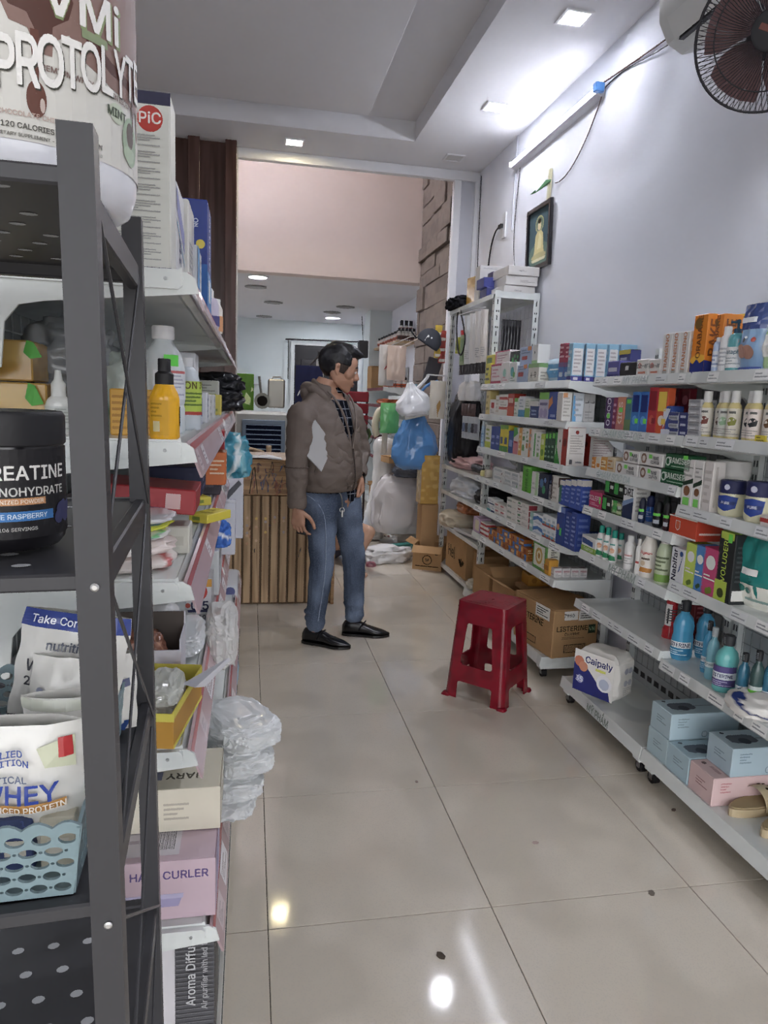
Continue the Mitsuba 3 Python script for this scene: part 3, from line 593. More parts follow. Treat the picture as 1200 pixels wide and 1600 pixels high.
def ORANGE_BLOCK(y1, y0, z):
    r = random.Random(5); g = 'small orange and blue cartons in a block'
    pf = [{'f': [('r', 0, 0, .5, 1, '#4a78b8'), ('r', .55, .2, .95, .8, '#e0a860')], 'r': [L('#7a3f1c', 3)], 't': [('r', 0, 0, .5, 1, '#4a70a8')]}, {'f': [('r', .1, .2, .9, .55, '#e6c08a'), B(.75, 1, '#4a78b8')], 'r': [B(0, .4, '#4a78b8')]}, {'f': [('r', .45, 0, 1, 1, '#4a7cc0'), L('#7a3c18', 2, .3, .7)], 'r': [L('#7a3f1c', 3)]}, {'f': [('o', .5, .5, .3, '#8a3a20'), B(0, .2, '#a04a22')], 'r': [L('#e6c9a0', 2)]}]
    n = 11; w = (y1-y0)/n
    for i in range(n):
        for row in range(2):
            for lev in range(3 if 2 < i < 10 else 2):
                c = ['#b86a26', '#c47a2e', '#a95c20'][(i+lev+row) % 3]
                RS('small_carton', 'small orange and blue carton in the block beside the golden spiral carton', 'box', 1.487 + row*.05 + r.uniform(0, .006), y1 - w*(i+.5) + r.uniform(-.003, .003), z + lev*.036, w-.006, .046, .0355, c, pf[(i*3+lev+row*2) % 4], g)
def NAPPY(pos):
    w, h, t = .21, .205, .15
    m = cbox(-w/2, w/2, -t/2, t/2, 0, h, .03); tm = trimesh.Trimesh(*m).subdivide_to_size(.022); v = np.array(tm.vertices); n = meshkit.fbm(v*26) - .5
    v = v + n[:, None]*np.array([.016, .02, .03])*(v[:, 2:3] > .004); tm2 = (v, np.array(tm.faces))
    at = M4(*pos, rz=-62); key = put('nappy_pack', tm2, 'shiny', '#e3e0da', 40, at, label='white and navy plastic-wrapped nappy pack on the bottom shelf', cat='pack')
    p = Print(); S = lambda u, v, e: np.stack(np.broadcast_arrays((np.asarray(u, float)-.5)*w*.94, -t/2-.009-e, .012 + np.asarray(v, float)*(h-.02)), 1)
    p.run(S, w*.94, h-.02, [B(0, 1, '#e4e2de'), ('p', [(0, 0), (.95, 0), (.9, .2), (.6, .35), (.35, .6), (0, .68)], '#2b2f7c'), ('o', .78, .38, .2, '#e8e8ee'), ('o', .78, .36, .13, '#b9c2d8'), ('o', .13, .72, .13, '#c8765a'), ('o', .24, .62, .12, '#d08a6c'), ('t', .62, .82, .15, '#2c3070', 'Caipaly'), ('r', .55, .62, .8, .68, '#d9d86a'), ('o', .18, .3, .1, '#8f93c8'), ('t', .16, .3, .12, '#e6e6f2', '35')])
    put('print', p.mesh(), 'shiny', at=at, parent=key)
    q = Print(); S3 = lambda u, v, e: np.stack(np.broadcast_arrays(w/2+.008+e, (np.asarray(u, float)-.5)*t, .02 + np.asarray(v, float)*(h-.03)), 1)
    q.run(S3, t, h-.03, [('o', .4, .7, .09, '#a9abb8'), ('o', .6, .7, .09, '#a9abb8'), ('o', .4, .4, .09, '#b5b6be'), ('o', .6, .4, .09, '#b5b6be'), ('l', .3, .1, .75, .3, '#c2c1c0', 4)])
    put('side_print', q.mesh(), 'shiny', at=at, parent=key)
def BOX_STACK():
    W_ = [('t', .5, .62, .11, '#7f95a0', 'MINI'), L('#8fa3ad', 2, .34, .5)]
    pt = [('p', [(.28, .16), (.36, .1), (.64, .1), (.72, .16), (.72, .4), (.64, .46), (.36, .46), (.28, .4)], '#5b6674'), ('o', .62, .28, .16, '#3d4654'), ('r', .48, .46, .54, .95, '#8fa3b0'), ('o', .15, .12, .06, '#4f5a66')]
    pk = lambda a: {'f': [('l', .3, .4, .78, .7, a, 3)], 'r': [('l', .1, .45, .26, .85, a, 4), ('o', .5, .2, .13, a), ('o', .5, .2, .09, '#b9c9d2')], 't': pt}
    pp = {'f': [('l', .3, .4, .78, .7, '#b58a8a', 3)], 'r': [('l', .1, .45, .24, .85, '#c98a8e', 4), ('o', .45, .2, .13, '#c0969a'), ('o', .45, .2, .09, '#d9b5b4')], 't': [('o', .2, .12, .07, '#7a5a5c'), ('l', .4, .1, .8, .3, '#c09a9a', 2)]}
    for x, y, z, c, pr, lb in ((1.449, 2.115, .1155, '#b4cdd6', pk('#8fa9b4'), 'pale blue carton at the bottom of the stack beside the nappy pack'), (1.451, 2.112, .2125, '#b2cbd6', pk('#8fa9b4'), 'pale blue carton on top of the stack beside the nappy pack'),
        (1.447, 1.988, .1155, '#aecad6', pk('#8ca6b4'), 'pale blue carton on the shelf between the stack and the pink carton'), (1.447, 1.862, .1155, '#dcbcbb', pp, 'pale pink carton with rose print under a blue one'), (1.503, 1.862, .2125, '#afc6d2', pk('#8aa2b2'), 'pale blue carton lying on the pink carton')):
        RS('carton', lb, 'box', x, y, z, .122, .27, .0965, c, pr)
def SLIPPERS():
    for i, (x, y, rz, lb) in enumerate(((1.475, 1.752, -79, 'beige clog slipper nearest the pink carton'), (1.50, 1.64, -76, 'second beige clog slipper, nearer the shelf end'))):
        L_, Wd = .23, .092; outl = []
        for t in np.linspace(0, 2*np.pi, 28, endpoint=False):
            a = math.cos(t); outl.append((Wd/2*math.sin(t)*(.86 + .16*a), L_/2*a + L_/2))
        at = M4(x, y, .1155, rz=rz)
        k = put('slipper', prism(outl, 0, .026, 'z'), 'satin', '#c2ad86', at=at, label=lb, cat='slipper')
        put('footbed', prism([(px*.86, (py-L_/2)*.93+L_/2) for px, py in outl], .024, .03, 'z'), 'matte', '#a3906c', at=at, parent=k)
        V, n = [], 14
        for j in range(9):
            yy = L_*(.44 + .55*j/8); wd = Wd/2*(1.02 if j < 6 else 1.0-.16*(j-5)**1.15); hh = .026 + .052*math.sin(math.pi*(.40 + .6*min(1, j/8)))*1.0
            for q in range(n+1):
                t = math.pi*q/n; V.append((wd*math.cos(t), yy, .018 + (hh-.018)*math.sin(t)))
        f = [r_ for j in range(8) for q in range(n) for r_ in ([j*(n+1)+q, j*(n+1)+q+1, (j+1)*(n+1)+q+1], [j*(n+1)+q, (j+1)*(n+1)+q+1, (j+1)*(n+1)+q])]
        put('upper', (np.array(V), np.array(f)), 'satin', '#c4b08a', True, at, parent=k)
        hp = Print()
        for j in (2, 3.3, 4.6):
            for q in (3, 5.5, 8.5, 11):
                yy = L_*(.44 + .55*j/8); t = math.pi*q/n; hh = .026 + .052*math.sin(math.pi*(.40 + .6*j/8)); wd = Wd/2*1.02
                c0 = np.array([wd*math.cos(t), yy, .0185 + (hh-.018)*math.sin(t)]); nn = np.array([math.cos(t), 0, math.sin(t)]); b = np.array([-math.sin(t), 0, math.cos(t)])
                aa = np.linspace(0, 2*np.pi, 10, endpoint=False); hp.add(np.vstack([c0 + nn*.0012, c0 + nn*.0012 + np.outer(np.cos(aa), b)*.0045 + np.outer(np.sin(aa), [0, 1, 0])*.0065]), [[0, 1+w_, 1+(w_+1) % 10] for w_ in range(10)], '#3a3226')
        put('vent_hole', hp.mesh(), 'matte', at=at, parent=k, kind='stuff')

# top shelf of the unit behind the stool
RS('carton','yellow carton standing first on the top shelf beside the slotted post','box',1.481,4.324,1.475,0.098,0.070,0.132,'#d8cc35',{'f':[L('#6b6a3a',3)],'r':[L('#5b5a30',3)]})
RS('carton','yellow carton with a green panel stacked above the first yellow one','box',1.501,4.345,1.573,0.159,0.070,0.088,'#d6c92f',{'f':[('r',.1,.2,.7,.8,'#6d8c3a')],'r':[L('#5b5a30',3)]})
RS('carton','white carton with a crimson border and lower band, lower of two','box',1.481,4.169,1.475,0.184,0.080,0.121,'#efe3e4',{'f':[B(.9,1,'#b8264f'),B(0,.16,'#b8264f'),L('#d58da0',3,.3,.8),('r',0,0,.06,1,'#c13a60')],'r':[L('#c06a80',4)]})
RS('carton','pink-edged white carton stacked behind the green-print carton','box',1.501,4.131,1.575,0.245,0.080,0.100,'#efe6e6',{'f':[('r',0,0,.1,1,'#d97f97'),B(.93,1,'#d1607f'),B(0,.06,'#56655a'),L('#cfaab2',4,.2,.8)],'r':[L('#c7a4ac',4)]})
RS('carton','white carton with a pink and teal mark, beside the crimson-banded carton','box',1.481,4.007,1.475,0.116,0.070,0.126,'#e9e8e6',{'f':[('o',.4,.5,.22,'#9ad0c0'),L('#d79aa8',2,.1,.35)]})
RS('carton','white carton with a teal swirl and a green leaf','box',1.481,3.882,1.475,0.110,0.070,0.120,'#e6ebea',{'f':[('o',.4,.55,.25,'#4fb3b6'),('o',.65,.4,.16,'#62b056'),L('#9fb5b0',2,.08,.3)],'r':[('o',.5,.6,.2,'#5fb9a8'),L('#9fb5b0',3,.1,.4)]})
RS('carton','black carton covered in bright green stars','box',1.501,3.920,1.575,0.151,0.060,0.085,'#17231c',{'f':[('o',.3,.4,.2,'#35b24a'),('o',.65,.3,.16,'#2ea644'),('o',.5,.65,.15,'#248a3b'),('o',.8,.6,.12,'#35b24a')]})
RS('carton','pale blue carton with a red badge and orange corner, lower of two','box',1.481,3.739,1.475,0.150,0.080,0.099,'#a9bbdc',{'f':[('r',.1,.35,.62,.6,'#b63a3f'),('r',.62,.78,.95,1,'#e08a4d'),L('#7f91b5',2,.7,.95)],'r':[B(0,.2,'#8fa3cb'),L('#7f91b5',3)]})
RS('carton','pale blue carton with a red badge, upper of two','box',1.499,3.751,1.573,0.176,0.080,0.100,'#a8b9da',{'f':[('r',.2,.3,.65,.5,'#b63a3f'),('r',.65,.78,.95,1,'#e08a4d'),L('#7f91b5',2,.6,.9)],'r':[L('#7f91b5',3)]})
RS('carton','white carton with grey script and a green top, beside the blue plastic pack','box',1.481,3.581,1.475,0.146,0.070,0.100,'#e4e3d8',{'f':[B(.78,1,'#8cba7a'),('t',.5,.4,.3,'#6b6a62','A-R'),L('#bdbdb3',2,.05,.22)],'r':[B(.78,1,'#7fae6e'),L('#b5b4a8',3,.1,.6)]})
RS('carton','plain white carton stacked above the grey-script carton','box',1.501,3.627,1.573,0.077,0.070,0.105,'#e9ebea',{'f':[('o',.5,.6,.1,'#6d7073'),B(0,.2,'#9fcf92')]})
POUCH('plastic_pack','translucent blue plastic pack with a white label on the top shelf','pack',(1.56,3.433,1.475),0.265,.12,.09,'#b9d6ea',-90,[('r',.05,.05,.3,.4,'#eef0f1'),('r',.35,.2,.95,.75,'#5fa6d6'),('r',.45,.5,.9,.56,'#d9ecf7')],seed=4)
RS('carton','tall crimson and blue carton next to the blue plastic pack','box',1.481,3.239,1.475,0.063,0.060,0.180,'#b03052',{'f':[B(0,.38,'#3d77c4'),B(.38,.5,'#7a5a92'),('r',.2,.12,.8,.24,'#cfe0f2'),L('#e7a9b8',3,.6,.95)],'r':[B(0,.38,'#3d77c4'),L('#e7a9b8',3,.6,.95)]})
RS('carton','tall crimson and blue carton next to the row of pale blue cartons','box',1.481,3.175,1.475,0.061,0.060,0.175,'#b03052',{'f':[B(0,.38,'#3d77c4'),B(.38,.5,'#7a5a92'),('r',.2,.12,.8,.24,'#cfe0f2'),L('#e7a9b8',3,.6,.95)],'r':[B(0,.38,'#3d77c4'),L('#e7a9b8',3,.6,.95)]})
NS('carton','tall pale blue carton with a white back panel, first of five from the aisle','box',1.509,3.125,1.475,0.058,0.045,0.175,'#8fc1de',{'f':[('r',.08,.16,.92,.86,'#e9e9ea'),B(0,.13,'#4a4a9a'),('r',.2,.03,.6,.1,'#e6e4f0'),('l',.16,.22,.84,.82,'#c2bcc0',6)],'l':[B(0,.13,'#40408e'),L('#cfe4f0',4)]})
NS('carton','tall pale blue carton with a white back panel, second of the row from the aisle','box',1.578,3.137,1.475,0.048,0.045,0.178,'#8fc1de',{'f':[('r',.08,.16,.92,.86,'#e9e9ea'),B(0,.13,'#4a4a9a'),('r',.2,.03,.6,.1,'#e6e4f0'),('l',.16,.22,.84,.82,'#c2bcc0',6)],'l':[B(0,.13,'#40408e'),L('#cfe4f0',4)]})
NS('carton','tall pale blue carton with a white back panel, third of the row from the aisle','box',1.641,3.149,1.475,0.053,0.045,0.180,'#8fc1de',{'f':[('r',.08,.16,.92,.86,'#e9e9ea'),B(0,.13,'#4a4a9a'),('r',.2,.03,.6,.1,'#e6e4f0'),('l',.16,.22,.84,.82,'#c2bcc0',6)],'l':[B(0,.13,'#40408e'),L('#cfe4f0',4)]})
NS('carton','tall pale blue carton with a white back panel, fourth of the row from the aisle','box',1.709,3.161,1.475,0.050,0.045,0.183,'#8fc1de',{'f':[('r',.08,.16,.92,.86,'#e9e9ea'),B(0,.13,'#4a4a9a'),('r',.2,.03,.6,.1,'#e6e4f0'),('l',.16,.22,.84,.82,'#c2bcc0',6)],'l':[B(0,.13,'#40408e'),L('#cfe4f0',4)]})
NS('carton','pale blue carton at the wall end of the row of tall cartons','box',1.794,3.173,1.475,0.087,0.045,0.187,'#8fc1de',{'f':[('r',.08,.16,.92,.86,'#e9e9ea'),B(0,.13,'#4a4a9a'),('r',.2,.03,.6,.1,'#e6e4f0'),('l',.16,.22,.84,.82,'#c2bcc0',6)],'l':[B(0,.13,'#40408e'),L('#cfe4f0',4)]})
# top shelf of the unit with the nappy pack
RS('carton','dark purple carton standing before the black carton','box',1.481,2.732,1.481,0.099,0.050,0.067,'#5a5aa6',{'f':[('r',.1,.35,.8,.6,'#c9c9dc'),B(0,.2,'#3c3f80')],'r':[L('#bcbcd6',2)]})
RS('carton','navy carton with a yellow top behind the black carton','box',1.581,2.829,1.481,0.094,0.050,0.123,'#3f437f',{'f':[B(.85,1,'#d8c24a'),L('#a9abc8',3,.2,.8)],'t':[B(0,1,'#d8c24a')]})
RS('carton','small black carton with a white tag on the top shelf','box',1.481,2.617,1.481,0.125,0.060,0.057,'#1f2024',{'f':[('r',.35,.45,.55,.75,'#dcdde0')]})
RS('carton','white carton with grey and red script beside the black carton','box',1.481,2.511,1.481,0.085,0.070,0.064,'#e8e5df',{'f':[('t',.5,.62,.42,'#6e6e70','ion-er'),('t',.3,.62,.3,'#c8554a','O'),('r',.2,.14,.8,.26,'#d98873')],'r':[L('#b9b6b0',3)]})
RS('carton','white carton with grey and red script beside the tall orange-lettered cartons','box',1.481,2.428,1.481,0.079,0.070,0.060,'#e8e5df',{'f':[('t',.5,.62,.42,'#6e6e70','ion-er'),('t',.3,.62,.3,'#c8554a','O'),('r',.2,.14,.8,.26,'#d98873')],'r':[L('#b9b6b0',3)]})
RS('carton','first tall white carton with upright orange lettering, counted from the far end','box',1.481,2.359,1.481,0.055,0.060,0.148,'#e7e5e0',{'f':[('t',.5,.52,.62,'#c9743c','TRANSINO',90),('r',.25,.03,.75,.1,'#b8b8b0')],'r':[L('#c7a58d',5)]})
RS('carton','second tall white carton with upright orange lettering, counted from the far end','box',1.481,2.305,1.481,0.049,0.060,0.147,'#e7e5e0',{'f':[('t',.5,.52,.62,'#c9743c','TRANSINO',90),('r',.25,.03,.75,.1,'#b8b8b0')],'r':[L('#c7a58d',5)]})
RS('carton','third tall white carton with upright orange lettering, counted from the far end','box',1.481,2.252,1.481,0.054,0.060,0.146,'#e7e5e0',{'f':[('t',.5,.52,.62,'#c9743c','TRANSINO',90),('r',.25,.03,.75,.1,'#b8b8b0')],'r':[L('#c7a58d',5)]})
# top shelf nearest the fan
RS('carton','tall orange carton with a navy foot and yellow wave','box',1.481,2.172,1.481,0.075,0.070,0.194,'#e8862a',{'f':[('p',[(0,0),(1,0),(1,.22),(.7,.17),(.45,.24),(.2,.16),(0,.2)],'#2f3a86'),('p',[(0,.2),(.2,.16),(.45,.24),(.7,.17),(1,.22),(1,.3),(.5,.33),(0,.26)],'#f2b63c'),('t',.5,.62,.5,'#6f3a26','ORABAKE',90),('o',.35,.85,.25,'#7d5a2a')],'r':[('p',[(0,0),(1,0),(1,.16),(0,.22)],'#2f3a86'),('t',.4,.6,.5,'#8a4a28','BAKE',90)]},mat='shiny')
RS('carton','second tall orange carton behind the small white bottles','box',1.511,2.127,1.481,0.064,0.070,0.191,'#e8862a',{'f':[('p',[(0,0),(1,0),(1,.22),(.7,.17),(.45,.24),(.2,.16),(0,.2)],'#2f3a86'),('p',[(0,.2),(.2,.16),(.45,.24),(.7,.17),(1,.22),(1,.3),(.5,.33),(0,.26)],'#f2b63c'),('t',.5,.62,.5,'#6f3a26','ORABAKE',90),('o',.35,.85,.25,'#7d5a2a')],'r':[('p',[(0,0),(1,0),(1,.16),(0,.22)],'#2f3a86'),('t',.4,.6,.5,'#8a4a28','BAKE',90)]},mat='shiny')
POUCH('sachet_pack','yellow foil pack with an orange disc leaning behind the white bottle','pack',(1.65,2.153,1.481),.15,.205,.05,'#d6ae3a',-75,[('o',.35,.55,.26,'#c5803a'),('o',.35,.55,.17,'#d8b25a'),('r',.1,.85,.9,.95,'#b98d2c')],seed=9,mat='shiny')
FLAT('flat_bottle','small flat white and blue bottle before the orange carton','bottle',(1.499,2.094,1.481),0.0157,0.113,'#a9bcdc',[('r',.1,.15,.9,.8,'#dfe4ec'),L('#8a9bc0',3,.2,.7)])
TUBEB('lotion_bottle','white bottle with a white cap beside the teal pump bottle','bottle',(1.503,2.058,1.481),0.0196,0.145,'#e9e9ea','#f2f2f2',[L('#b9bcc2',5,.1,.8)])
PUMP('pump_bottle','teal bottle with a dark pump cap and a big white label','bottle',(1.508,2.018,1.481),0.0253,0.163,'teal_liquid','#1e4a66',[('r',.05,.05,.95,.8,'#eef0f0'),('t',.5,.62,.14,'#4a6a7c','Cetaphil'),L('#a9b4ba',3,.15,.45)])
POUCH('wipes_pack','blue and white pack with a hand picture on the top shelf','pack',(1.51,1.938,1.481),.105,.2,.06,'#8fb4dc',-90,[('r',.0,.62,1,1,'#3a4d8c'),('r',.2,.72,.8,.8,'#dfe5ee'),('p',[(0,.55),(.5,.48),(1,.6),(1,.68),(0,.66)],'#e6ecf2'),('o',.35,.3,.2,'#b98a78'),('o',.62,.28,.2,'#a97c6c'),('o',.2,.46,.07,'#c8564a'),('o',.5,.46,.07,'#4a4f58'),('o',.8,.46,.07,'#c8564a'),('r',0,0,1,.06,'#4a62b0')],seed=2,mat='shiny')
POUCH('wipes_pack','pale green and white pack at the near end of the top shelf','pack',(1.52,1.851,1.481),.1,.13,.06,'#b8d6a0',-90,[('r',.1,.3,.9,.8,'#f0f0ea')],seed=3,mat='shiny')
# second shelf from the top, unit behind the stool
RS('carton','thin pale yellow carton at the far end of the second shelf','box',1.481,4.289,1.285,0.072,0.060,0.153,'#dcc77a',{'f':[L('#a8954f',3)]})
RS('carton','small white carton with blue print set back on the second shelf','box',1.581,4.497,1.285,0.138,0.050,0.175,'#dfe2ea',{'f':[L('#4a5aa8',3)]})
RS('carton','white carton with a red square','box',1.481,4.193,1.285,0.104,0.060,0.097,'#ece9e4',{'f':[('r',.25,.45,.8,.8,'#c43c36'),L('#b9b5ae',2,.1,.4)]})
RS('carton','narrow white carton beside the red square carton','box',1.481,4.108,1.285,0.066,0.060,0.121,'#eae6df',{'f':[L('#c9b9a8',4)]})
RS('carton','white carton with red headline print','box',1.481,4.003,1.285,0.139,0.070,0.128,'#efebe4',{'f':[B(.75,.88,'#c8443a'),B(.3,.42,'#cf5a4e'),L('#c9b9b0',2,.45,.7)],'r':[L('#c9b9b0',4)]})
RS('carton','red carton with an orange lower half','box',1.481,3.882,1.285,0.100,0.070,0.132,'#c23a2c',{'f':[B(0,.45,'#dc5a35'),('r',.15,.6,.85,.8,'#e7b9a8')],'r':[B(0,.45,'#cf4f30')]})
RS('carton','white carton with a green top beside the red carton','box',1.481,3.798,1.285,0.057,0.060,0.107,'#e3e9df',{'f':[B(.8,1,'#7fbf55'),L('#a9b9a0',3,.1,.7)]})
RS('carton','white carton with a sky blue foot','box',1.481,3.717,1.285,0.083,0.060,0.117,'#e2e7ec',{'f':[B(0,.36,'#4c9fce'),L('#a9b9c6',3,.45,.9)],'r':[B(0,.36,'#4c9fce')]})
RS('carton','white carton with a lime green foot','box',1.481,3.629,1.285,0.070,0.060,0.107,'#e1e6d8',{'f':[B(0,.5,'#86b94a'),L('#a9b9a0',3,.55,.9)]})
RS('carton','white and navy carton with a white top','box',1.481,3.535,1.285,0.110,0.070,0.091,'#27407e',{'f':[B(.72,1,'#e4e4de'),('r',.2,.4,.8,.5,'#8fa4cf'),('r',.2,.2,.8,.28,'#8fa4cf')],'r':[B(.72,1,'#d9d9d2')]})
RS('carton','lavender carton with green leaves on its top and a pair of discs','box',1.481,3.414,1.285,0.118,0.080,0.137,'#c5bfd6',{'f':[B(.74,1,'#7cc24a'),('r',.1,.52,.9,.62,'#6e648e'),('o',.3,.24,.2,'#a99bc8'),('o',.72,.24,.2,'#a99bc8')],'r':[B(.74,1,'#6db340'),L('#8b82a8',3,.1,.6)]})
RS('carton','royal blue carton with an orange flash','box',1.481,3.304,1.285,0.097,0.080,0.140,'#3550a8',{'f':[('p',[(0,.35),(.5,.6),(.4,.85),(0,.7)],'#e08a4a'),('r',.3,.1,.9,.2,'#8fa0d8')],'r':[('r',.2,.2,.8,.4,'#5a72c0')]})
RS('carton','white carton with a navy strip beside the royal blue one','box',1.481,3.218,1.285,0.056,0.060,0.140,'#e5e4e0',{'f':[('r',.1,0,.8,.5,'#39406f'),L('#b8b6b2',2,.6,.9)]})
NS('carton','pale grey-white carton with orange spots turned to the aisle end','box',1.476,3.130,1.285,0.049,0.060,0.136,'#dedcd6',{'f':[('r',.05,.8,.5,.98,'#d99a6a'),L('#b9b6ae',6)]})
NS('carton','white and sky blue carton at the end of the second shelf','box',1.536,3.135,1.285,0.055,0.060,0.136,'#dfe8f0',{'f':[('p',[(0,0),(.35,0),(.15,.9),(0,.9)],'#6cb0e2'),L('#b6c0ca',4)]})
NS('carton','pair-printed grey carton at the end of the second shelf','box',1.596,3.140,1.285,0.059,0.060,0.135,'#c4c3c1',{'f':[('r',.47,0,.5,1,'#9a9a98'),('t',.25,.7,.3,'#5d5d5f','L',90),('t',.75,.7,.3,'#5d5d5f','L',90),L('#a5a4a2',3,.1,.4)]})
# third shelf from the top, unit behind the stool
TUBEB('lotion_bottle','pale blue plastic bottle at the far end of the third shelf','bottle',(1.496,4.381,1.074),0.0125,0.171,'#a9c6e2','#d6e2ee',[L('#5d86b8',4,.1,.8)])
RS('carton','white carton with lime print at the far end of the third shelf','box',1.481,4.242,1.074,0.107,0.060,0.147,'#e2e4d4',{'f':[B(.05,.3,'#c2cf3a'),L('#8fa04a',3,.35,.9)]})
RS('carton','royal blue carton next to the lime-print carton','box',1.481,4.144,1.074,0.079,0.060,0.143,'#344ca0',{'f':[('r',.2,.5,.8,.62,'#8b9cd6'),('r',.2,.25,.8,.33,'#8b9cd6')]})
RS('carton','royal blue carton next to the yellow cartons','box',1.481,4.064,1.074,0.076,0.060,0.147,'#344ca0',{'f':[('r',.2,.5,.8,.62,'#8b9cd6'),('r',.2,.25,.8,.33,'#8b9cd6')]})
RS('carton','yellow carton with a green foot, nearer the royal blue cartons','box',1.481,3.993,1.074,0.063,0.060,0.158,'#e3cf2e',{'f':[B(0,.22,'#4f9a3a'),('r',.2,.3,.8,.55,'#58607a'),B(.85,1,'#7fb03c')]})
RS('carton','yellow carton with a green foot, nearer the small blue carton','box',1.481,3.923,1.074,0.071,0.060,0.160,'#e3cf2e',{'f':[B(0,.22,'#4f9a3a'),('r',.2,.3,.8,.55,'#58607a'),B(.85,1,'#7fb03c')]})
RS('carton','short blue carton between the yellow and pink cartons','box',1.481,3.841,1.074,0.079,0.060,0.131,'#35509e',{'f':[('r',.2,.3,.8,.6,'#7d94cf')]})
RS('carton','pink and green carton with a white top','box',1.481,3.763,1.074,0.076,0.070,0.153,'#e2d8cf',{'f':[B(0,.5,'#d9858f'),('p',[(0,.6),(.9,.8),(.6,1),(0,1)],'#4fae44'),('r',.2,.42,.8,.5,'#b8323c')]})
RS('carton','narrow amber carton beside the pink and green one','box',1.481,3.700,1.074,0.045,0.070,0.155,'#dfa14a',{'f':[L('#f0dca8',4)]})
RS('carton','white carton with a green botanical print','box',1.481,3.649,1.074,0.053,0.070,0.158,'#e8e8e0',{'f':[('o',.5,.3,.35,'#6aa050'),('r',.2,.55,.8,.7,'#5f8a4a'),L('#b5b8aa',2,.75,.95)]})
RS('carton','white carton with a dark green print','box',1.481,3.598,1.074,0.043,0.070,0.153,'#e6e5dc',{'f':[('o',.5,.4,.35,'#c07a3c'),L('#6c8a5a',3,.5,.95)]})
RS('carton','orange and white carton','box',1.481,3.548,1.074,0.051,0.070,0.155,'#e7e0d4',{'f':[('r',0,0,.5,1,'#dd8a4a'),L('#b5a898',3,.2,.9)]})
RS('carton','white carton with a tall green stripe','box',1.481,3.494,1.074,0.049,0.070,0.141,'#e9eae4',{'f':[('r',.35,.1,.75,.95,'#5fae55')]})
RS('carton','white carton with small green patches beside the lime carton','box',1.481,3.444,1.074,0.048,0.070,0.144,'#e9eae4',{'f':[('r',.2,.1,.8,.25,'#7cb860'),L('#a9b5a2',4,.3,.9)]})
RS('carton','lime green carton beside the dark green cartons','box',1.481,3.390,1.074,0.054,0.060,0.137,'#b5cc3a',{'f':[('o',.5,.3,.35,'#6f9a2e'),('r',.2,.6,.8,.8,'#e6edb4')]})
RS('carton','first dark green carton with a lime tag, counted from the lime carton','box',1.481,3.343,1.074,0.037,0.070,0.149,'#1d4a2c',{'f':[('r',.2,.78,.9,.95,'#6fd24a'),L('#7fa88a',3,.1,.6)],'r':[L('#7fa88a',3)]})
RS('carton','second dark green carton with a lime tag, counted from the lime carton','box',1.481,3.304,1.074,0.036,0.070,0.152,'#1d4a2c',{'f':[('r',.2,.78,.9,.95,'#6fd24a'),L('#7fa88a',3,.1,.6)],'r':[L('#7fa88a',3)]})
RS('carton','third dark green carton with a lime tag, counted from the lime carton','box',1.481,3.262,1.074,0.042,0.070,0.156,'#1d4a2c',{'f':[('r',.2,.78,.9,.95,'#6fd24a'),L('#7fa88a',3,.1,.6)],'r':[L('#7fa88a',3)]})
RS('carton','bright green carton with a pointed white edge','box',1.481,3.230,1.074,0.016,0.070,0.154,'#3c9e3e',{'f':[('r',.3,.3,.7,.6,'#e6efe2')]})
RS('tall_carton','tall white carton with a wide red stripe at the end of the third shelf','box',1.481,3.160,1.074,0.121,0.090,0.183,'#e8e3dc',{'f':[('r',.5,0,.96,1,'#b5392f'),('o',.73,.6,.16,'#7c2a24'),('o',.3,.62,.06,'#55534f'),('p',[(0,0),(.4,0),(0,.5)],'#3c9e3e')],'r':[('o',.5,.88,.1,'#9c3a32'),('l',.12,.3,.9,.82,'#c4bdb6',8),('r',.15,.05,.32,.17,'#55565a'),('r',.5,.08,.85,.12,'#8a8a8c')],'t':[B(0,1,'#b5392f')]})
NS('tall_carton','tall white carton with a red side standing behind the first red-striped one','box',1.675,3.13,1.074,.125,.08,.172,'#e6e0d8',{'f':[('o',.5,.9,.08,'#9c3a32'),('l',.12,.2,.9,.82,'#c9b3ae',9)],'l':[B(0,1,'#b5392f'),('o',.5,.6,.16,'#7c2a24')]})
# fourth shelf from the top, unit behind the stool
RS('carton','lower white carton of the tilted pair with a red spot','box',1.481,4.010,0.885,0.186,0.070,0.044,'#dcdedd',{'f':[('r',.1,.5,.8,.8,'#b9c2c6'),('o',.8,.3,.15,'#8a3a3a')],'r':[L('#b5babb',2)]})
RS('carton','upper white carton of the tilted pair','box',1.481,4.008,0.930,0.185,0.070,0.044,'#dcdedd',{'f':[('r',.1,.5,.8,.8,'#b9c2c6'),('o',.8,.3,.15,'#8a3a3a')],'r':[L('#b5babb',2)]})
RS('carton','grey-white carton at the lower far corner of the stack of four','box',1.481,3.846,0.885,0.110,0.070,0.044,'#d6d9da',{'f':[('r',.1,.5,.9,.8,'#aeb7bc'),L('#b8bec0',2,.1,.4)],'r':[L('#b5babb',2)]})
RS('carton','grey-white carton with a green mark at the lower near corner of the stack of four','box',1.481,3.730,0.885,0.114,0.070,0.044,'#d6d9da',{'f':[('r',.1,.5,.9,.8,'#aeb7bc'),L('#b8bec0',2,.1,.4),('o',.75,.3,.16,'#5fae6a')],'r':[L('#b5babb',2)]})
RS('carton','grey-white carton at the upper far corner of the stack of four','box',1.481,3.854,0.930,0.111,0.070,0.044,'#d6d9da',{'f':[('r',.1,.5,.9,.8,'#aeb7bc'),L('#b8bec0',2,.1,.4)],'r':[L('#b5babb',2)]})
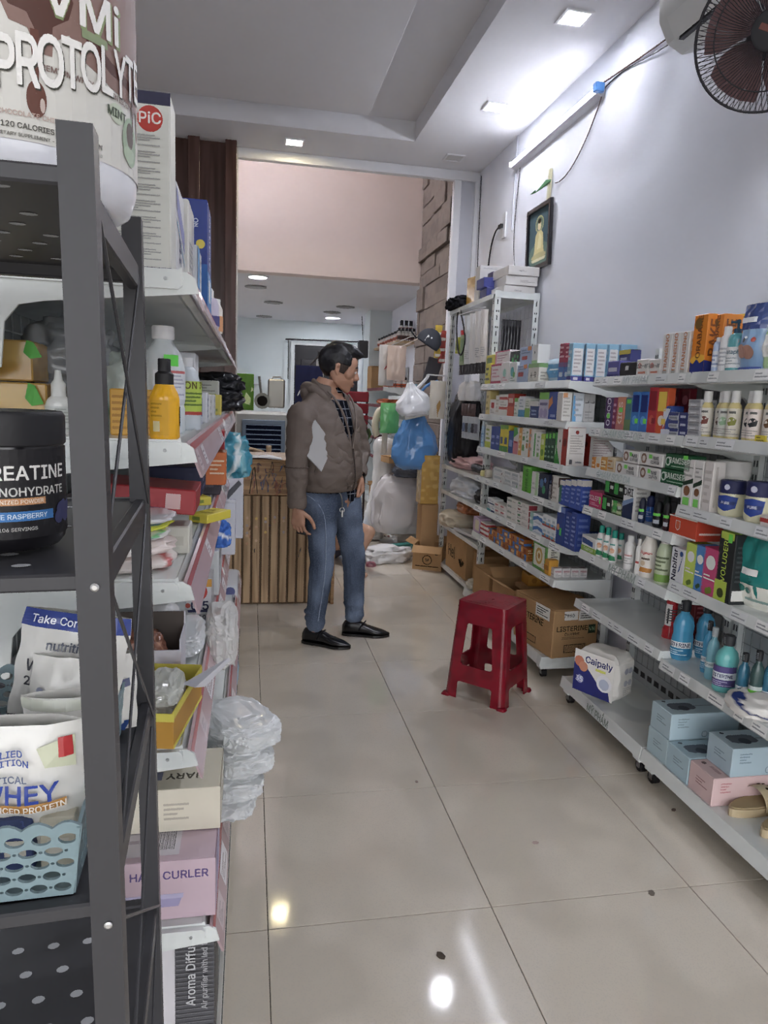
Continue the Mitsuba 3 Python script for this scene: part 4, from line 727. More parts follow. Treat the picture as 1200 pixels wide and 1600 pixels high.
RS('carton','grey-white carton at the upper near corner of the stack of four','box',1.481,3.738,0.930,0.114,0.070,0.044,'#d6d9da',{'f':[('r',.1,.5,.9,.8,'#aeb7bc'),L('#b8bec0',2,.1,.4)],'r':[L('#b5babb',2)]})
RS('carton','narrow white carton before the bright green carton','box',1.481,3.649,0.885,0.045,0.050,0.102,'#dcdad2',{'f':[L('#b8b4a8',3)]})
RS('carton','bright green carton with dark lettering','box',1.481,3.566,0.885,0.122,0.070,0.143,'#5cb82e',{'f':[('t',.5,.5,.5,'#2c6a1c','GREEN',90),('r',.1,.9,.9,.96,'#7fd04e')],'r':[B(0,1,'#4aa02a'),('l',.2,.2,.8,.8,'#3a8420',4)]})
RS('carton','dark green carton set back behind the white-green one','box',1.571,3.629,0.885,0.120,0.050,0.142,'#3f8a2a',{'f':[('r',.2,.4,.8,.7,'#7cc05a')]})
RS('carton','white carton with a pale green side','box',1.481,3.453,0.885,0.090,0.060,0.123,'#e8e9e6',{'f':[('r',.6,0,1,1,'#b5d6a6'),L('#c4c6c2',2,.2,.6)]})
RS('carton','dark navy carton with blue and green dots','box',1.481,3.345,0.885,0.117,0.070,0.125,'#232b44',{'f':[('o',.35,.6,.2,'#4a7ab0'),('o',.6,.35,.18,'#3f9a6a'),('o',.7,.75,.12,'#6a8ac0')],'r':[L('#5a6a90',3)]})
RS('carton','short grey carton beside the navy one','box',1.481,3.254,0.885,0.036,0.050,0.080,'#8c8f96',{'f':[L('#5d6168',2)]})
RS('carton','white carton with a dark brown top edge','box',1.481,3.205,0.885,0.079,0.060,0.131,'#dcd9d2',{'f':[('r',0,.1,.2,.95,'#4a3c3c'),L('#b5b1a8',4,.1,.8)],'r':[('r',0,.6,1,.95,'#5c4a42')]})
RS('carton','first small royal blue white-topped carton in the row of four, from the far end','box',1.481,3.120,0.885,0.054,0.050,0.118,'#3b57b4',{'f':[B(.8,1,'#e3e2de'),L('#7f95d6',4,.15,.75),('r',0,.1,.45,.8,'#3f7a6c')],'r':[B(.8,1,'#d8d6d0'),L('#7f95d6',4,.1,.7)]})
RS('carton','second small royal blue white-topped carton in the row of four, from the far end','box',1.481,3.061,0.885,0.058,0.050,0.126,'#3b57b4',{'f':[B(.8,1,'#e3e2de'),L('#7f95d6',4,.15,.75)],'r':[B(.8,1,'#d8d6d0'),L('#7f95d6',4,.1,.7)]})
RS('carton','third small royal blue white-topped carton in the row of four, from the far end','box',1.481,3.001,0.885,0.056,0.050,0.134,'#3b57b4',{'f':[B(.8,1,'#e3e2de'),L('#7f95d6',4,.15,.75)],'r':[B(.8,1,'#d8d6d0'),L('#7f95d6',4,.1,.7)]})
RS('carton','fourth small royal blue white-topped carton in the row of four, from the far end','box',1.481,2.946,0.885,0.048,0.050,0.141,'#3b57b4',{'f':[B(.8,1,'#e3e2de'),L('#7f95d6',4,.15,.75)],'r':[B(.8,1,'#d8d6d0'),L('#7f95d6',4,.1,.7)]})
POUCH('clear_bag','clear plastic bag lying at the back of the fourth shelf','bag',(1.7,3.95,.885),.2,.14,.06,'#d9dcdc',-90,[],seed=11,mat='film')
# fifth shelf, unit behind the stool
RS('carton','small white and teal carton under the navy-topped one at the far end','box',1.481,4.140,0.690,0.068,0.060,0.041,'#dde1e2',{'f':[B(0,.4,'#4f9aa0'),L('#5a6f88',2,.5,.9)]})
RS('carton','small white carton with navy print at the far end of the fifth shelf','box',1.481,4.069,0.690,0.066,0.060,0.041,'#dde1e2',{'f':[B(.0,.3,'#3a4a78'),L('#8a98b0',2,.5,.9)]})
RS('carton','small white carton stacked on top at the far end of the fifth shelf','box',1.481,4.107,0.732,0.125,0.060,0.041,'#dde1e2',{'f':[B(.1,.3,'#2f4470'),L('#9aa5b8',2,.5,.9)]})
RS('carton','white and pink carton, lower far of the small block beside the tall white stack','box',1.481,3.988,0.690,0.086,0.060,0.035,'#e0dcd8',{'f':[('r',.1,.55,.7,.8,'#c26a74'),L('#b0a8a8',2,.1,.45)],'r':[L('#b8a5a2',2)]})
RS('carton','white and pink carton, lower near of the small block beside the tall white stack','box',1.481,3.894,0.690,0.093,0.060,0.035,'#e0dcd8',{'f':[('r',.1,.55,.7,.8,'#c26a74'),L('#b0a8a8',2,.1,.45)],'r':[L('#b8a5a2',2)]})
RS('carton','white and pink carton, upper far of the small block beside the tall white stack','box',1.481,3.995,0.726,0.086,0.060,0.035,'#e0dcd8',{'f':[('r',.1,.55,.7,.8,'#c26a74'),L('#b0a8a8',2,.1,.45)],'r':[L('#b8a5a2',2)]})
RS('carton','white and pink carton, upper near of the small block beside the tall white stack','box',1.481,3.901,0.726,0.093,0.060,0.035,'#e0dcd8',{'f':[('r',.1,.55,.7,.8,'#c26a74'),L('#b0a8a8',2,.1,.45)],'r':[L('#b8a5a2',2)]})
RS('carton','lowest carton of the plain white stack','box',1.481,3.752,0.690,0.155,0.080,0.033,'#e3e1da',{'f':[('r',.08,.35,.5,.7,'#9aa39a'),('r',.6,.45,.9,.55,'#b5a8a0')],'r':[L('#bdb8ae',2)]})
RS('carton','second lowest carton of the plain white stack','box',1.481,3.755,0.723,0.155,0.080,0.033,'#e3e1da',{'f':[('r',.08,.35,.5,.7,'#9aa39a'),('r',.6,.45,.9,.55,'#b5a8a0')],'r':[L('#bdb8ae',2)]})
RS('carton','second highest carton of the plain white stack','box',1.481,3.757,0.756,0.155,0.080,0.033,'#e3e1da',{'f':[('r',.08,.35,.5,.7,'#9aa39a'),('r',.6,.45,.9,.55,'#b5a8a0')],'r':[L('#bdb8ae',2)]})
RS('carton','topmost carton of the plain white stack','box',1.481,3.760,0.789,0.155,0.080,0.033,'#e3e1da',{'f':[('r',.08,.35,.5,.7,'#9aa39a'),('r',.6,.45,.9,.55,'#b5a8a0')],'r':[L('#bdb8ae',2)]})
RS('carton','lowest carton of the white stack with dark red ends','box',1.481,3.583,0.690,0.170,0.080,0.033,'#e6e3dd',{'f':[('r',.06,.2,.42,.3,'#2c2c30'),('r',.08,.55,.3,.85,'#3a7a4a'),('l',.45,.3,.9,.8,'#b5b0aa',2)],'r':[B(0,1,'#e0dcd6'),('r',.0,.1,.6,.9,'#9c2f3c')]})
RS('carton','second lowest carton of the white stack with dark red ends','box',1.481,3.586,0.723,0.170,0.080,0.033,'#e6e3dd',{'f':[('r',.06,.2,.42,.3,'#2c2c30'),('r',.08,.55,.3,.85,'#3a7a4a'),('l',.45,.3,.9,.8,'#b5b0aa',2)],'r':[B(0,1,'#e0dcd6'),('r',.0,.1,.6,.9,'#9c2f3c')]})
RS('carton','second highest carton of the white stack with dark red ends','box',1.481,3.589,0.756,0.170,0.080,0.033,'#e6e3dd',{'f':[('r',.06,.2,.42,.3,'#2c2c30'),('r',.08,.55,.3,.85,'#9c4a4a'),('l',.45,.3,.9,.8,'#b5b0aa',2)],'r':[B(0,1,'#e0dcd6'),('r',.0,.1,.6,.9,'#9c2f3c')]})
RS('carton','topmost carton of the white stack with dark red ends','box',1.481,3.592,0.789,0.170,0.080,0.033,'#e6e3dd',{'f':[('r',.06,.2,.42,.3,'#2c2c30'),('r',.08,.55,.3,.85,'#3a7a4a'),('l',.45,.3,.9,.8,'#b5b0aa',2)],'r':[B(0,1,'#e0dcd6'),('r',.0,.1,.6,.9,'#9c2f3c')]})
RS('carton','small teal and white carton beside the red-ended stack','box',1.481,3.462,0.690,0.049,0.050,0.101,'#9cc4be',{'f':[L('#e6efec',2)]})
RS('carton','lower white carton with a blue wave of the pair','box',1.481,3.375,0.690,0.120,0.080,0.051,'#dfe6ee',{'f':[('p',[(0,.2),(.5,.5),(1,.3),(1,.7),(.5,.85),(0,.6)],'#4a7cc0'),L('#a9b8cc',1,.05,.2)],'r':[B(.2,.6,'#6a94cc')]})
RS('carton','upper white carton with a blue wave of the pair','box',1.481,3.380,0.742,0.119,0.080,0.051,'#dfe6ee',{'f':[('p',[(0,.2),(.5,.5),(1,.3),(1,.7),(.5,.85),(0,.6)],'#4a7cc0'),L('#a9b8cc',1,.05,.2)],'r':[B(.2,.6,'#6a94cc')]})
RS('carton','white and sky blue carton with red feet, lower far of the block of six','box',1.481,3.286,0.690,0.052,0.080,0.059,'#e2e8ec',{'f':[B(0,.15,'#b5443f'),B(.15,.35,'#6aa6d0'),('r',.2,.5,.8,.7,'#b9cbd8'),('o',.7,.25,.14,'#d8a070')]})
RS('carton','white and sky blue carton with red feet, lower middle of the block of six','box',1.481,3.232,0.690,0.051,0.080,0.059,'#e2e8ec',{'f':[B(0,.15,'#b5443f'),B(.15,.35,'#6aa6d0'),('r',.2,.5,.8,.7,'#b9cbd8'),('o',.7,.25,.14,'#d8a070')]})
RS('carton','white and sky blue carton with red feet, lower near of the block of six','box',1.481,3.179,0.690,0.048,0.080,0.059,'#e2e8ec',{'f':[B(0,.15,'#b5443f'),B(.15,.35,'#6aa6d0'),('r',.2,.5,.8,.7,'#b9cbd8'),('o',.7,.25,.14,'#d8a070')]})
RS('carton','white and sky blue carton with red feet, upper far of the block of six','box',1.481,3.291,0.750,0.052,0.080,0.059,'#e2e8ec',{'f':[B(0,.15,'#b5443f'),B(.15,.35,'#6aa6d0'),('r',.2,.5,.8,.7,'#b9cbd8'),('o',.7,.25,.14,'#d8a070')]})
RS('carton','white and sky blue carton with red feet, upper middle of the block of six','box',1.481,3.237,0.750,0.050,0.080,0.059,'#e2e8ec',{'f':[B(0,.15,'#b5443f'),B(.15,.35,'#6aa6d0'),('r',.2,.5,.8,.7,'#b9cbd8'),('o',.7,.25,.14,'#d8a070')]})
RS('carton','white and sky blue carton with red feet, upper near of the block of six','box',1.481,3.184,0.750,0.049,0.080,0.059,'#e2e8ec',{'f':[B(0,.15,'#b5443f'),B(.15,.35,'#6aa6d0'),('r',.2,.5,.8,.7,'#b9cbd8'),('o',.7,.25,.14,'#d8a070')]})
RS('carton','large royal blue carton with a family picture','box',1.481,3.109,0.690,0.089,0.100,0.186,'#2f4c9e',{'f':[('o',.25,.45,.18,'#d8a080'),('r',.45,.25,.7,.45,'#4ad06a'),B(.85,1,'#6a84c8')],'r':[('r',0,0,1,1,'#30479a')]})
RS('carton','royal blue carton with pale lettering, beside the family picture carton','box',1.481,3.029,0.690,0.058,0.070,0.171,'#30489c',{'f':[('l',.15,.1,.85,.92,'#7f92cc',7)],'r':[('l',.15,.1,.85,.9,'#5a70b4',5)]})
RS('carton','royal blue carton with pale lettering, at the near end of the fifth shelf','box',1.481,2.969,0.690,0.056,0.070,0.181,'#30489c',{'f':[('l',.15,.1,.85,.92,'#7f92cc',7)],'r':[('l',.15,.1,.85,.9,'#5a70b4',5)]})
RS('carton','wide blue carton standing behind the pale-lettered ones','box',1.566,3.146,0.690,0.154,0.050,0.178,'#334ea4',{'f':[('r',.1,.7,.9,.9,'#4a66b8')],'r':[B(0,1,'#3a56ac')]})
NS('carton','small blue carton lying alone at the end of the fifth shelf','box',1.70,3.15,.69,.05,.05,.05,'#2c5a96',{'f':[('r',.2,.3,.8,.7,'#4f84c0')]})
# sixth shelf, unit behind the stool
RS('carton','purple and cream carton standing at the far end by the slotted post','box',1.481,4.365,0.510,0.129,0.080,0.098,'#c9a9c6',{'f':[('r',.35,.15,.95,.85,'#e3d6b8')]})
RS('carton','lower far red and white carton of the little stack at the far end','box',1.481,4.237,0.510,0.084,0.060,0.029,'#e3d9d4',{'f':[B(.3,.75,'#b8343a')],'r':[B(.3,.75,'#b8343a')]})
RS('carton','lower near red and white carton of the little stack at the far end','box',1.481,4.162,0.510,0.058,0.060,0.029,'#e3d9d4',{'f':[B(.3,.75,'#b8343a')],'r':[B(.3,.75,'#b8343a')]})
RS('carton','middle far red and white carton of the little stack at the far end','box',1.481,4.242,0.540,0.085,0.060,0.029,'#e3d9d4',{'f':[B(.3,.75,'#b8343a')],'r':[B(.3,.75,'#b8343a')]})
RS('carton','middle near red and white carton of the little stack at the far end','box',1.481,4.168,0.540,0.058,0.060,0.029,'#e3d9d4',{'f':[B(.3,.75,'#b8343a')],'r':[B(.3,.75,'#b8343a')]})
RS('carton','topmost red and white carton of the little stack at the far end','box',1.481,4.217,0.570,0.120,0.060,0.029,'#e3d9d4',{'f':[B(.3,.75,'#b8343a')],'r':[B(.3,.75,'#b8343a')]})
ORANGE_BLOCK(4.186,3.502,.51)
RS('carton','green and white carton with a golden spiral emblem','box',1.481,3.327,0.510,0.165,0.075,0.147,'#5f9a4a',{'f':[('r',.1,.12,.92,.88,'#e2e2cf'),('o',.5,.5,.3,'#c9a04a'),('o',.5,.5,.2,'#e6dcb0'),('o',.5,.5,.1,'#b8863a')],'r':[B(0,1,'#dfe0d2'),('r',0,0,.12,1,'#5f9a4a'),('l',.35,.55,.85,.85,'#4a4a48',4)],'t':[B(0,1,'#6aa554')]})
RS('carton','small amber carton lying before the white cartons','box',1.481,3.245,0.510,0.097,0.050,0.079,'#d9992e',{'f':[('r',.1,.3,.9,.6,'#b87420')],'t':[B(0,1,'#d2942c')]})
NS('carton','first small white carton from the aisle in the row at the shelf end','box',1.515,3.16,.51,.043,.05,.047,'#dcd9d8',{'f':[('r',.1,.55,.9,.75,'#c79aa0'),L('#b0a9aa',2,.12,.5)],'l':[L('#b9a9aa',2)],'t':[('r',.1,.2,.9,.4,'#c4a0a4')]})
NS('carton','second small white carton from the aisle in the row at the shelf end','box',1.560,3.16,.51,.043,.05,.047,'#dcd9d8',{'f':[('r',.1,.55,.9,.75,'#c79aa0'),L('#b0a9aa',2,.12,.5)],'l':[L('#b9a9aa',2)],'t':[('r',.1,.2,.9,.4,'#c4a0a4')]})
NS('carton','third small white carton from the aisle in the row at the shelf end','box',1.606,3.16,.51,.043,.05,.047,'#dcd9d8',{'f':[('r',.1,.55,.9,.75,'#c79aa0'),L('#b0a9aa',2,.12,.5)],'l':[L('#b9a9aa',2)],'t':[('r',.1,.2,.9,.4,'#c4a0a4')]})
NS('carton','fourth small white carton from the aisle in the row at the shelf end','box',1.651,3.16,.51,.043,.05,.047,'#dcd9d8',{'f':[('r',.1,.55,.9,.75,'#c79aa0'),L('#b0a9aa',2,.12,.5)],'l':[L('#b9a9aa',2)],'t':[('r',.1,.2,.9,.4,'#c4a0a4')]})
# second shelf, unit with the nappy pack
RS('carton','purple carton with white upright lettering','box',1.481,2.738,1.265,0.062,0.050,0.133,'#54346e',{'f':[('t',.5,.55,.6,'#d8d0e4','OOOO',90),('r',.3,.35,.7,.5,'#7fe060')],'r':[('r',.1,.1,.9,.3,'#3f2a58')]})
RS('carton','magenta carton beside the purple one','box',1.481,2.690,1.265,0.030,0.050,0.134,'#8a2f58',{'f':[L('#d09ab8',4)]})
RS('carton','peach carton with upright white lettering','box',1.481,2.643,1.265,0.059,0.050,0.136,'#d8896a',{'f':[('t',.5,.5,.5,'#f2dccc','KIDS',90),('r',.3,.55,.8,.68,'#7fe060'),B(0,.2,'#c97a74')]})
RS('carton','teal carton between the peach one and the blue blister packs','box',1.481,2.584,1.265,0.046,0.050,0.134,'#4d7f84',{'f':[B(0,.35,'#6a8a5a'),('r',.2,.82,.9,.94,'#6fe050')]})
RS('blister_pack','blue blister pack with a toothbrush card and green tag, beside the teal carton','blister pack',1.481,2.531,1.265,0.058,0.030,0.156,'#3f7cc4',{'f':[('r',.1,.5,.9,.92,'#23357c'),('o',.5,.3,.3,'#5fa0e0'),('r',.55,.22,.95,.34,'#6fe050')]},mat='shiny')
RS('blister_pack','blue blister pack with a toothbrush card and green tag, beside the red pack','blister pack',1.481,2.471,1.265,0.056,0.030,0.156,'#3a72c0',{'f':[('r',.1,.5,.9,.92,'#23357c'),('o',.5,.3,.3,'#5fa0e0'),('r',.55,.22,.95,.34,'#6fe050')]},mat='shiny')
RS('blister_pack','tall red blister pack on the second shelf','blister pack',1.481,2.413,1.265,0.058,0.030,0.172,'#b5323c',{'f':[('r',.1,.5,.9,.92,'#8a2430'),('o',.5,.3,.3,'#c8564a'),('r',.55,.22,.95,.34,'#8a2430')]},mat='shiny')
RS('blister_pack','red and yellow blister pack with a rounded clear bubble','blister pack',1.481,2.350,1.265,0.064,0.030,0.169,'#d0562f',{'f':[('r',.1,.5,.9,.92,'#e3c04a'),('o',.5,.3,.3,'#e6dcd0'),('r',.55,.22,.95,.34,'#e3c04a')]},mat='shiny')
RS('blister_pack','dark red blister pack behind the small navy cartons','blister pack',1.591,2.450,1.265,0.053,0.030,0.173,'#7a2430',{'f':[('o',.5,.75,.35,'#b5666c'),L('#a04a52',3,.2,.6)]},mat='shiny')
RS('blister_pack','dark red blister pack behind the grey cartons','blister pack',1.591,2.380,1.265,0.050,0.030,0.172,'#7a2430',{'f':[('o',.5,.75,.35,'#b5666c'),L('#a04a52',3,.2,.6)]},mat='shiny')
RS('carton','small blue carton with a white star beside the navy stack','box',1.481,2.316,1.265,0.054,0.050,0.105,'#3350a0',{'f':[('p',[(.1,.9),(.9,.9),(.2,.2)],'#dfe3ee'),B(0,.2,'#dfe3ee')]})
RS('carton','lowest grey and navy carton of the far column in the small stack','box',1.481,2.269,1.265,0.060,0.060,0.028,'#b9bcc8',{'f':[('r',.0,.55,1,.95,'#3c447f'),('r',.1,.15,.9,.4,'#8b8f9c')]})
RS('carton','lowest navy carton of the near column in the small stack','box',1.481,2.210,1.265,0.053,0.060,0.028,'#343c78',{'f':[('r',.2,.3,.8,.6,'#b9bfd8')]})
RS('carton','middle grey and navy carton of the far column in the small stack','box',1.481,2.272,1.293,0.059,0.060,0.028,'#b9bcc8',{'f':[('r',.0,.55,1,.95,'#3c447f'),('r',.1,.15,.9,.4,'#8b8f9c')]})
RS('carton','middle navy carton of the near column in the small stack','box',1.481,2.213,1.293,0.053,0.060,0.028,'#343c78',{'f':[('r',.2,.3,.8,.6,'#b9bfd8')]})
RS('carton','topmost grey and navy carton of the far column in the small stack','box',1.481,2.274,1.321,0.060,0.060,0.028,'#b9bcc8',{'f':[('r',.0,.55,1,.95,'#3c447f'),('r',.1,.15,.9,.4,'#8b8f9c')]})
RS('carton','topmost navy carton of the near column in the small stack','box',1.481,2.216,1.321,0.053,0.060,0.028,'#343c78',{'f':[('r',.2,.3,.8,.6,'#b9bfd8')]})
RS('carton','lowest grey carton of the stack beside the oil bottles','box',1.481,2.151,1.265,0.068,0.060,0.025,'#b5b6ba',{'f':[('r',.1,.55,.9,.9,'#8b8d94'),('r',.2,.15,.7,.35,'#d9dade')],'r':[('r',.1,.3,.9,.6,'#8b8d94')]})
RS('carton','second grey carton of the stack beside the oil bottles','box',1.481,2.153,1.291,0.068,0.060,0.025,'#b5b6ba',{'f':[('r',.1,.55,.9,.9,'#8b8d94'),('r',.2,.15,.7,.35,'#d9dade')],'r':[('r',.1,.3,.9,.6,'#8b8d94')]})
RS('carton','third grey carton of the stack beside the oil bottles','box',1.481,2.155,1.317,0.069,0.060,0.025,'#b5b6ba',{'f':[('r',.1,.55,.9,.9,'#8b8d94'),('r',.2,.15,.7,.35,'#d9dade')],'r':[('r',.1,.3,.9,.6,'#8b8d94')]})
RS('carton','fourth grey carton of the stack beside the oil bottles','box',1.481,2.158,1.343,0.068,0.060,0.025,'#b5b6ba',{'f':[('r',.1,.55,.9,.9,'#8b8d94'),('r',.2,.15,.7,.35,'#d9dade')],'r':[('r',.1,.3,.9,.6,'#8b8d94')]})
RS('carton','topmost grey carton of the stack beside the oil bottles','box',1.481,2.160,1.369,0.068,0.060,0.025,'#b5b6ba',{'f':[('r',.1,.55,.9,.9,'#8b8d94'),('r',.2,.15,.7,.35,'#d9dade')],'r':[('r',.1,.3,.9,.6,'#8b8d94')]})
# oil bottles on the second shelf
OIL('oil_bottle','square-shouldered oil bottle with a white label and brown almond picture','bottle',(1.507,2.126,1.269),.0205,.153,'#7a3f34','#e4dfd4')
OIL('oil_bottle','square-shouldered oil bottle with a white label and dark seed picture','bottle',(1.530,2.078,1.269),.0205,.153,'#5c4238','#dcd6ca')
OIL('oil_bottle','square-shouldered oil bottle with a white label and pale green leaf picture','bottle',(1.512,2.036,1.269),.0205,.153,'#9ec49a','#e2e6dc')
OIL('oil_bottle','square-shouldered oil bottle with a white label and avocado picture','bottle',(1.505,1.985,1.269),.0205,.153,'#8a8f3a','#e6e0cf')
OIL('oil_bottle','square-shouldered oil bottle with a white label and black seed picture, farther of two','bottle',(1.528,1.938,1.269),.0205,.153,'#2a2c30','#e9dfd6')
OIL('oil_bottle','square-shouldered oil bottle with a white label and black seed picture, nearer of two','bottle',(1.505,1.890,1.269),.0205,.153,'#26282c','#ecdfd8')
OIL('oil_bottle','square-shouldered oil bottle with a white label and brown seed picture','bottle',(1.520,1.842,1.269),.0205,.153,'#6a4a2e','#e0d8cc')
RS('price_tag','small yellow price tag leaning at the shelf front under the oil bottles','tag',1.478,1.825,1.269,.045,.004,.022,'#e3cf3a',{'f':[L('#8a7a2a',2)]})
# third shelf, unit with the nappy pack
RS('carton','narrow orange carton at the far end of the third shelf','box',1.481,2.833,1.090,0.033,0.050,0.050,'#d98a3c',{'f':[L('#f0d8b0',2)]})
RS('carton','white and orange carton beside the narrow orange one','box',1.481,2.793,1.090,0.043,0.050,0.053,'#e6dcc8',{'f':[('r',.3,.2,.9,.5,'#d98a3c')]})
RS('carton','orange carton with a white panel','box',1.481,2.742,1.090,0.053,0.050,0.058,'#dfa04a',{'f':[('r',.15,.25,.85,.75,'#efd9a8'),L('#b86a2a',2,.35,.7)]})
RS('carton','pale orange striped carton beside the coffee cartons','box',1.481,2.683,1.090,0.061,0.050,0.063,'#d8c4a2',{'f':[L('#c98a4a',3)]})
RS('carton','white carton with a brown picture and green tag, lower left of the block of four','box',1.481,2.558,1.090,0.171,0.060,0.050,'#e3e2df',{'f':[('o',.2,.5,.38,'#8a6a58'),('o',.2,.5,.22,'#d8cfc6'),('t',.72,.62,.26,'#2c2c30','NAR'),('t',.7,.3,.22,'#4a4a4e','COFFEE'),('r',.42,.55,.56,.85,'#7fe060')],'t':[B(0,1,'#d9d8d6')]})
RS('carton','white carton with a brown picture and green tag, lower right of the block of four','box',1.481,2.391,1.090,0.143,0.060,0.050,'#e3e2df',{'f':[('o',.2,.5,.38,'#8a6a58'),('o',.2,.5,.22,'#d8cfc6'),('t',.72,.62,.26,'#2c2c30','NAR'),('t',.7,.3,.22,'#4a4a4e','COFFEE'),('r',.42,.55,.56,.85,'#7fe060')],'t':[B(0,1,'#d9d8d6')]})
RS('carton','white carton with a brown picture and green tag, upper left of the block of four','box',1.481,2.530,1.142,0.121,0.060,0.050,'#e3e2df',{'f':[('o',.2,.5,.38,'#8a6a58'),('o',.2,.5,.22,'#d8cfc6'),('t',.72,.62,.26,'#2c2c30','NAR'),('t',.7,.3,.22,'#4a4a4e','COFFEE'),('r',.42,.55,.56,.85,'#7fe060')],'t':[B(0,1,'#d9d8d6')]})
RS('carton','white carton with a brown picture and green tag, upper right of the block of four','box',1.481,2.389,1.145,0.155,0.060,0.050,'#e3e2df',{'f':[('o',.2,.5,.38,'#8a6a58'),('o',.2,.5,.22,'#d8cfc6'),('t',.72,.62,.26,'#2c2c30','NAR'),('t',.7,.3,.22,'#4a4a4e','COFFEE'),('r',.42,.55,.56,.85,'#7fe060')],'t':[B(0,1,'#d9d8d6')]})
RS('carton','lower green carton with white capital lettering','box',1.481,2.240,1.090,0.150,0.060,0.055,'#1f5a36',{'f':[('o',.13,.5,.3,'#cfe0d2'),('o',.13,.5,.2,'#1f5a36'),('t',.58,.6,.36,'#dfeadf','RAMISEP'),('l',.28,.15,.95,.3,'#9cc4a8',1)],'r':[L('#5a9070',2)],'t':[B(0,1,'#235f3b')]})
RS('carton','upper green carton with white capital lettering','box',1.481,2.221,1.146,0.151,0.060,0.055,'#1f5a36',{'f':[('o',.13,.5,.3,'#cfe0d2'),('o',.13,.5,.2,'#1f5a36'),('t',.58,.6,.36,'#dfeadf','RAMISEP'),('l',.28,.15,.95,.3,'#9cc4a8',1),('r',.72,.75,.9,1,'#6fe050')],'r':[L('#5a9070',2)],'t':[B(0,1,'#235f3b')]})
# third shelf nearest the viewer
RS('carton','tall white carton with a green tag and a seed picture, farther of two','box',1.481,2.151,1.027,0.059,0.045,0.164,'#e6e4e0',{'f':[('p',[(0,.5),(1,.62),(1,.52),(0,.42)],'#1f3a2a'),('o',.5,.34,.3,'#8a5a3a'),('r',.2,.04,.8,.2,'#7fe060'),L('#b0b0ac',2,.62,.8),('r',.05,.82,.95,.84,'#8a8a86')],'r':[L('#b9b7b2',5)]})
RS('carton','tall white carton with a green tag and a seed picture, nearer of two','box',1.481,2.096,1.027,0.045,0.045,0.165,'#e6e4e0',{'f':[('p',[(0,.5),(1,.62),(1,.52),(0,.42)],'#1f3a2a'),('o',.5,.34,.3,'#8a5a3a'),('r',.2,.04,.8,.2,'#7fe060'),L('#b0b0ac',2,.62,.8),('r',.05,.82,.95,.84,'#8a8a86')],'r':[L('#b9b7b2',5)]})
RS('carton','tall plain white carton beside the seed picture cartons','box',1.481,2.043,1.027,0.046,0.045,0.167,'#e2dcd8',{'f':[L('#c9c2bd',5)],'r':[('r',.2,.1,.4,.9,'#c6bfba')]})
JAR('cream_jar','large white cream jar set back on the third shelf','jar',(1.624,2.116,1.027),0.0560,0.166,'#e3e0dc','#e6e3df',[('o',.2,.45,.18,'#2c2f44'),('r',.62,.3,.7,.6,'#b9a9a6'),L('#a9a6a4',2,.1,.3)])
JAR('cream_jar','small white cream jar in front of the large one','jar',(1.514,2.059,1.027),0.0309,0.088,'#e8e4e0','#ece9e5',[('o',.3,.6,.16,'#3a4a8a'),L('#a9a6a4',3,.1,.5)])
JELLY('jelly_jar','cream-coloured jelly jar with a navy lid and blue shield label, farther of two','jar',(1.523,1.971,1.027),0.0401,0.114)
JELLY('jelly_jar','cream-coloured jelly jar with a navy lid and blue shield label, nearer of two','jar',(1.522,1.850,1.027),0.0389,0.124)
RS('carton','small red and white carton before the nearer jelly jar','box',1.478,1.748,1.027,.07,.03,.035,'#e6dcd6',{'f':[B(.4,.75,'#c0443e')]})
# fourth shelf, unit with the nappy pack
RS('carton','bright pink carton with white lettering','box',1.481,2.790,0.920,0.106,0.060,0.073,'#c83a6c',{'f':[('t',.45,.6,.28,'#f0d0dc','SOLEPI'),L('#e9a0bc',2,.15,.35),('r',.88,.35,1,.75,'#7fe060')],'t':[B(0,1,'#c24068')]})
RS('carton','black carton with bright green panels, lower far of the block','box',1.481,2.688,0.920,0.078,0.060,0.070,'#17261c',{'f':[('r',.1,.15,.5,.85,'#3fae4c'),('r',.6,.4,.9,.6,'#d0dcd0')],'r':[('o',.5,.5,.3,'#2a4a34')]})
RS('carton','black carton with bright green panels, upper far of the block','box',1.493,2.697,0.992,0.083,0.060,0.070,'#17261c',{'f':[('r',.1,.15,.5,.85,'#3fae4c'),('r',.6,.4,.9,.6,'#d0dcd0')],'r':[('o',.5,.5,.3,'#2a4a34')]})
RS('carton','black carton with bright green panels, upper near of the block','box',1.493,2.622,0.992,0.084,0.060,0.070,'#17261c',{'f':[('r',.1,.15,.5,.85,'#3fae4c'),('r',.6,.4,.9,.6,'#d0dcd0')],'r':[('o',.5,.5,.3,'#2a4a34')]})
RS('carton','black carton with bright green panels, lower near of the block','box',1.481,2.600,0.920,0.083,0.060,0.070,'#17261c',{'f':[('r',.1,.15,.5,.85,'#3fae4c'),('r',.6,.4,.9,.6,'#d0dcd0')],'r':[('o',.5,.5,.3,'#2a4a34')]})
RS('carton','lower pale green and white carton lying before the block','box',1.481,2.599,0.920,0.088,0.040,0.029,'#8fae6a',{'f':[('r',.1,.3,.9,.7,'#c8d6a8')]})
RS('carton','upper white carton lying before the block','box',1.481,2.602,0.950,0.088,0.040,0.029,'#e6e6d2',{'f':[('r',.1,.3,.9,.7,'#b9c48a')]})
RS('carton','white and navy carton with large dark lettering','box',1.481,2.520,0.920,0.078,0.070,0.149,'#e6e8ea',{'f':[('p',[(0,0),(1,0),(1,.5),(0,.3)],'#22345a'),('p',[(0,.3),(1,.5),(1,.6),(0,.45)],'#7f9cc4'),('t',.5,.72,.2,'#26272c','DRI'),('r',.15,.88,.85,.92,'#8a8c90')],'r':[B(0,1,'#dcdcd8'),('l',.15,.2,.85,.9,'#a9a9a6',6)],'t':[B(0,1,'#dfe1e3')]})
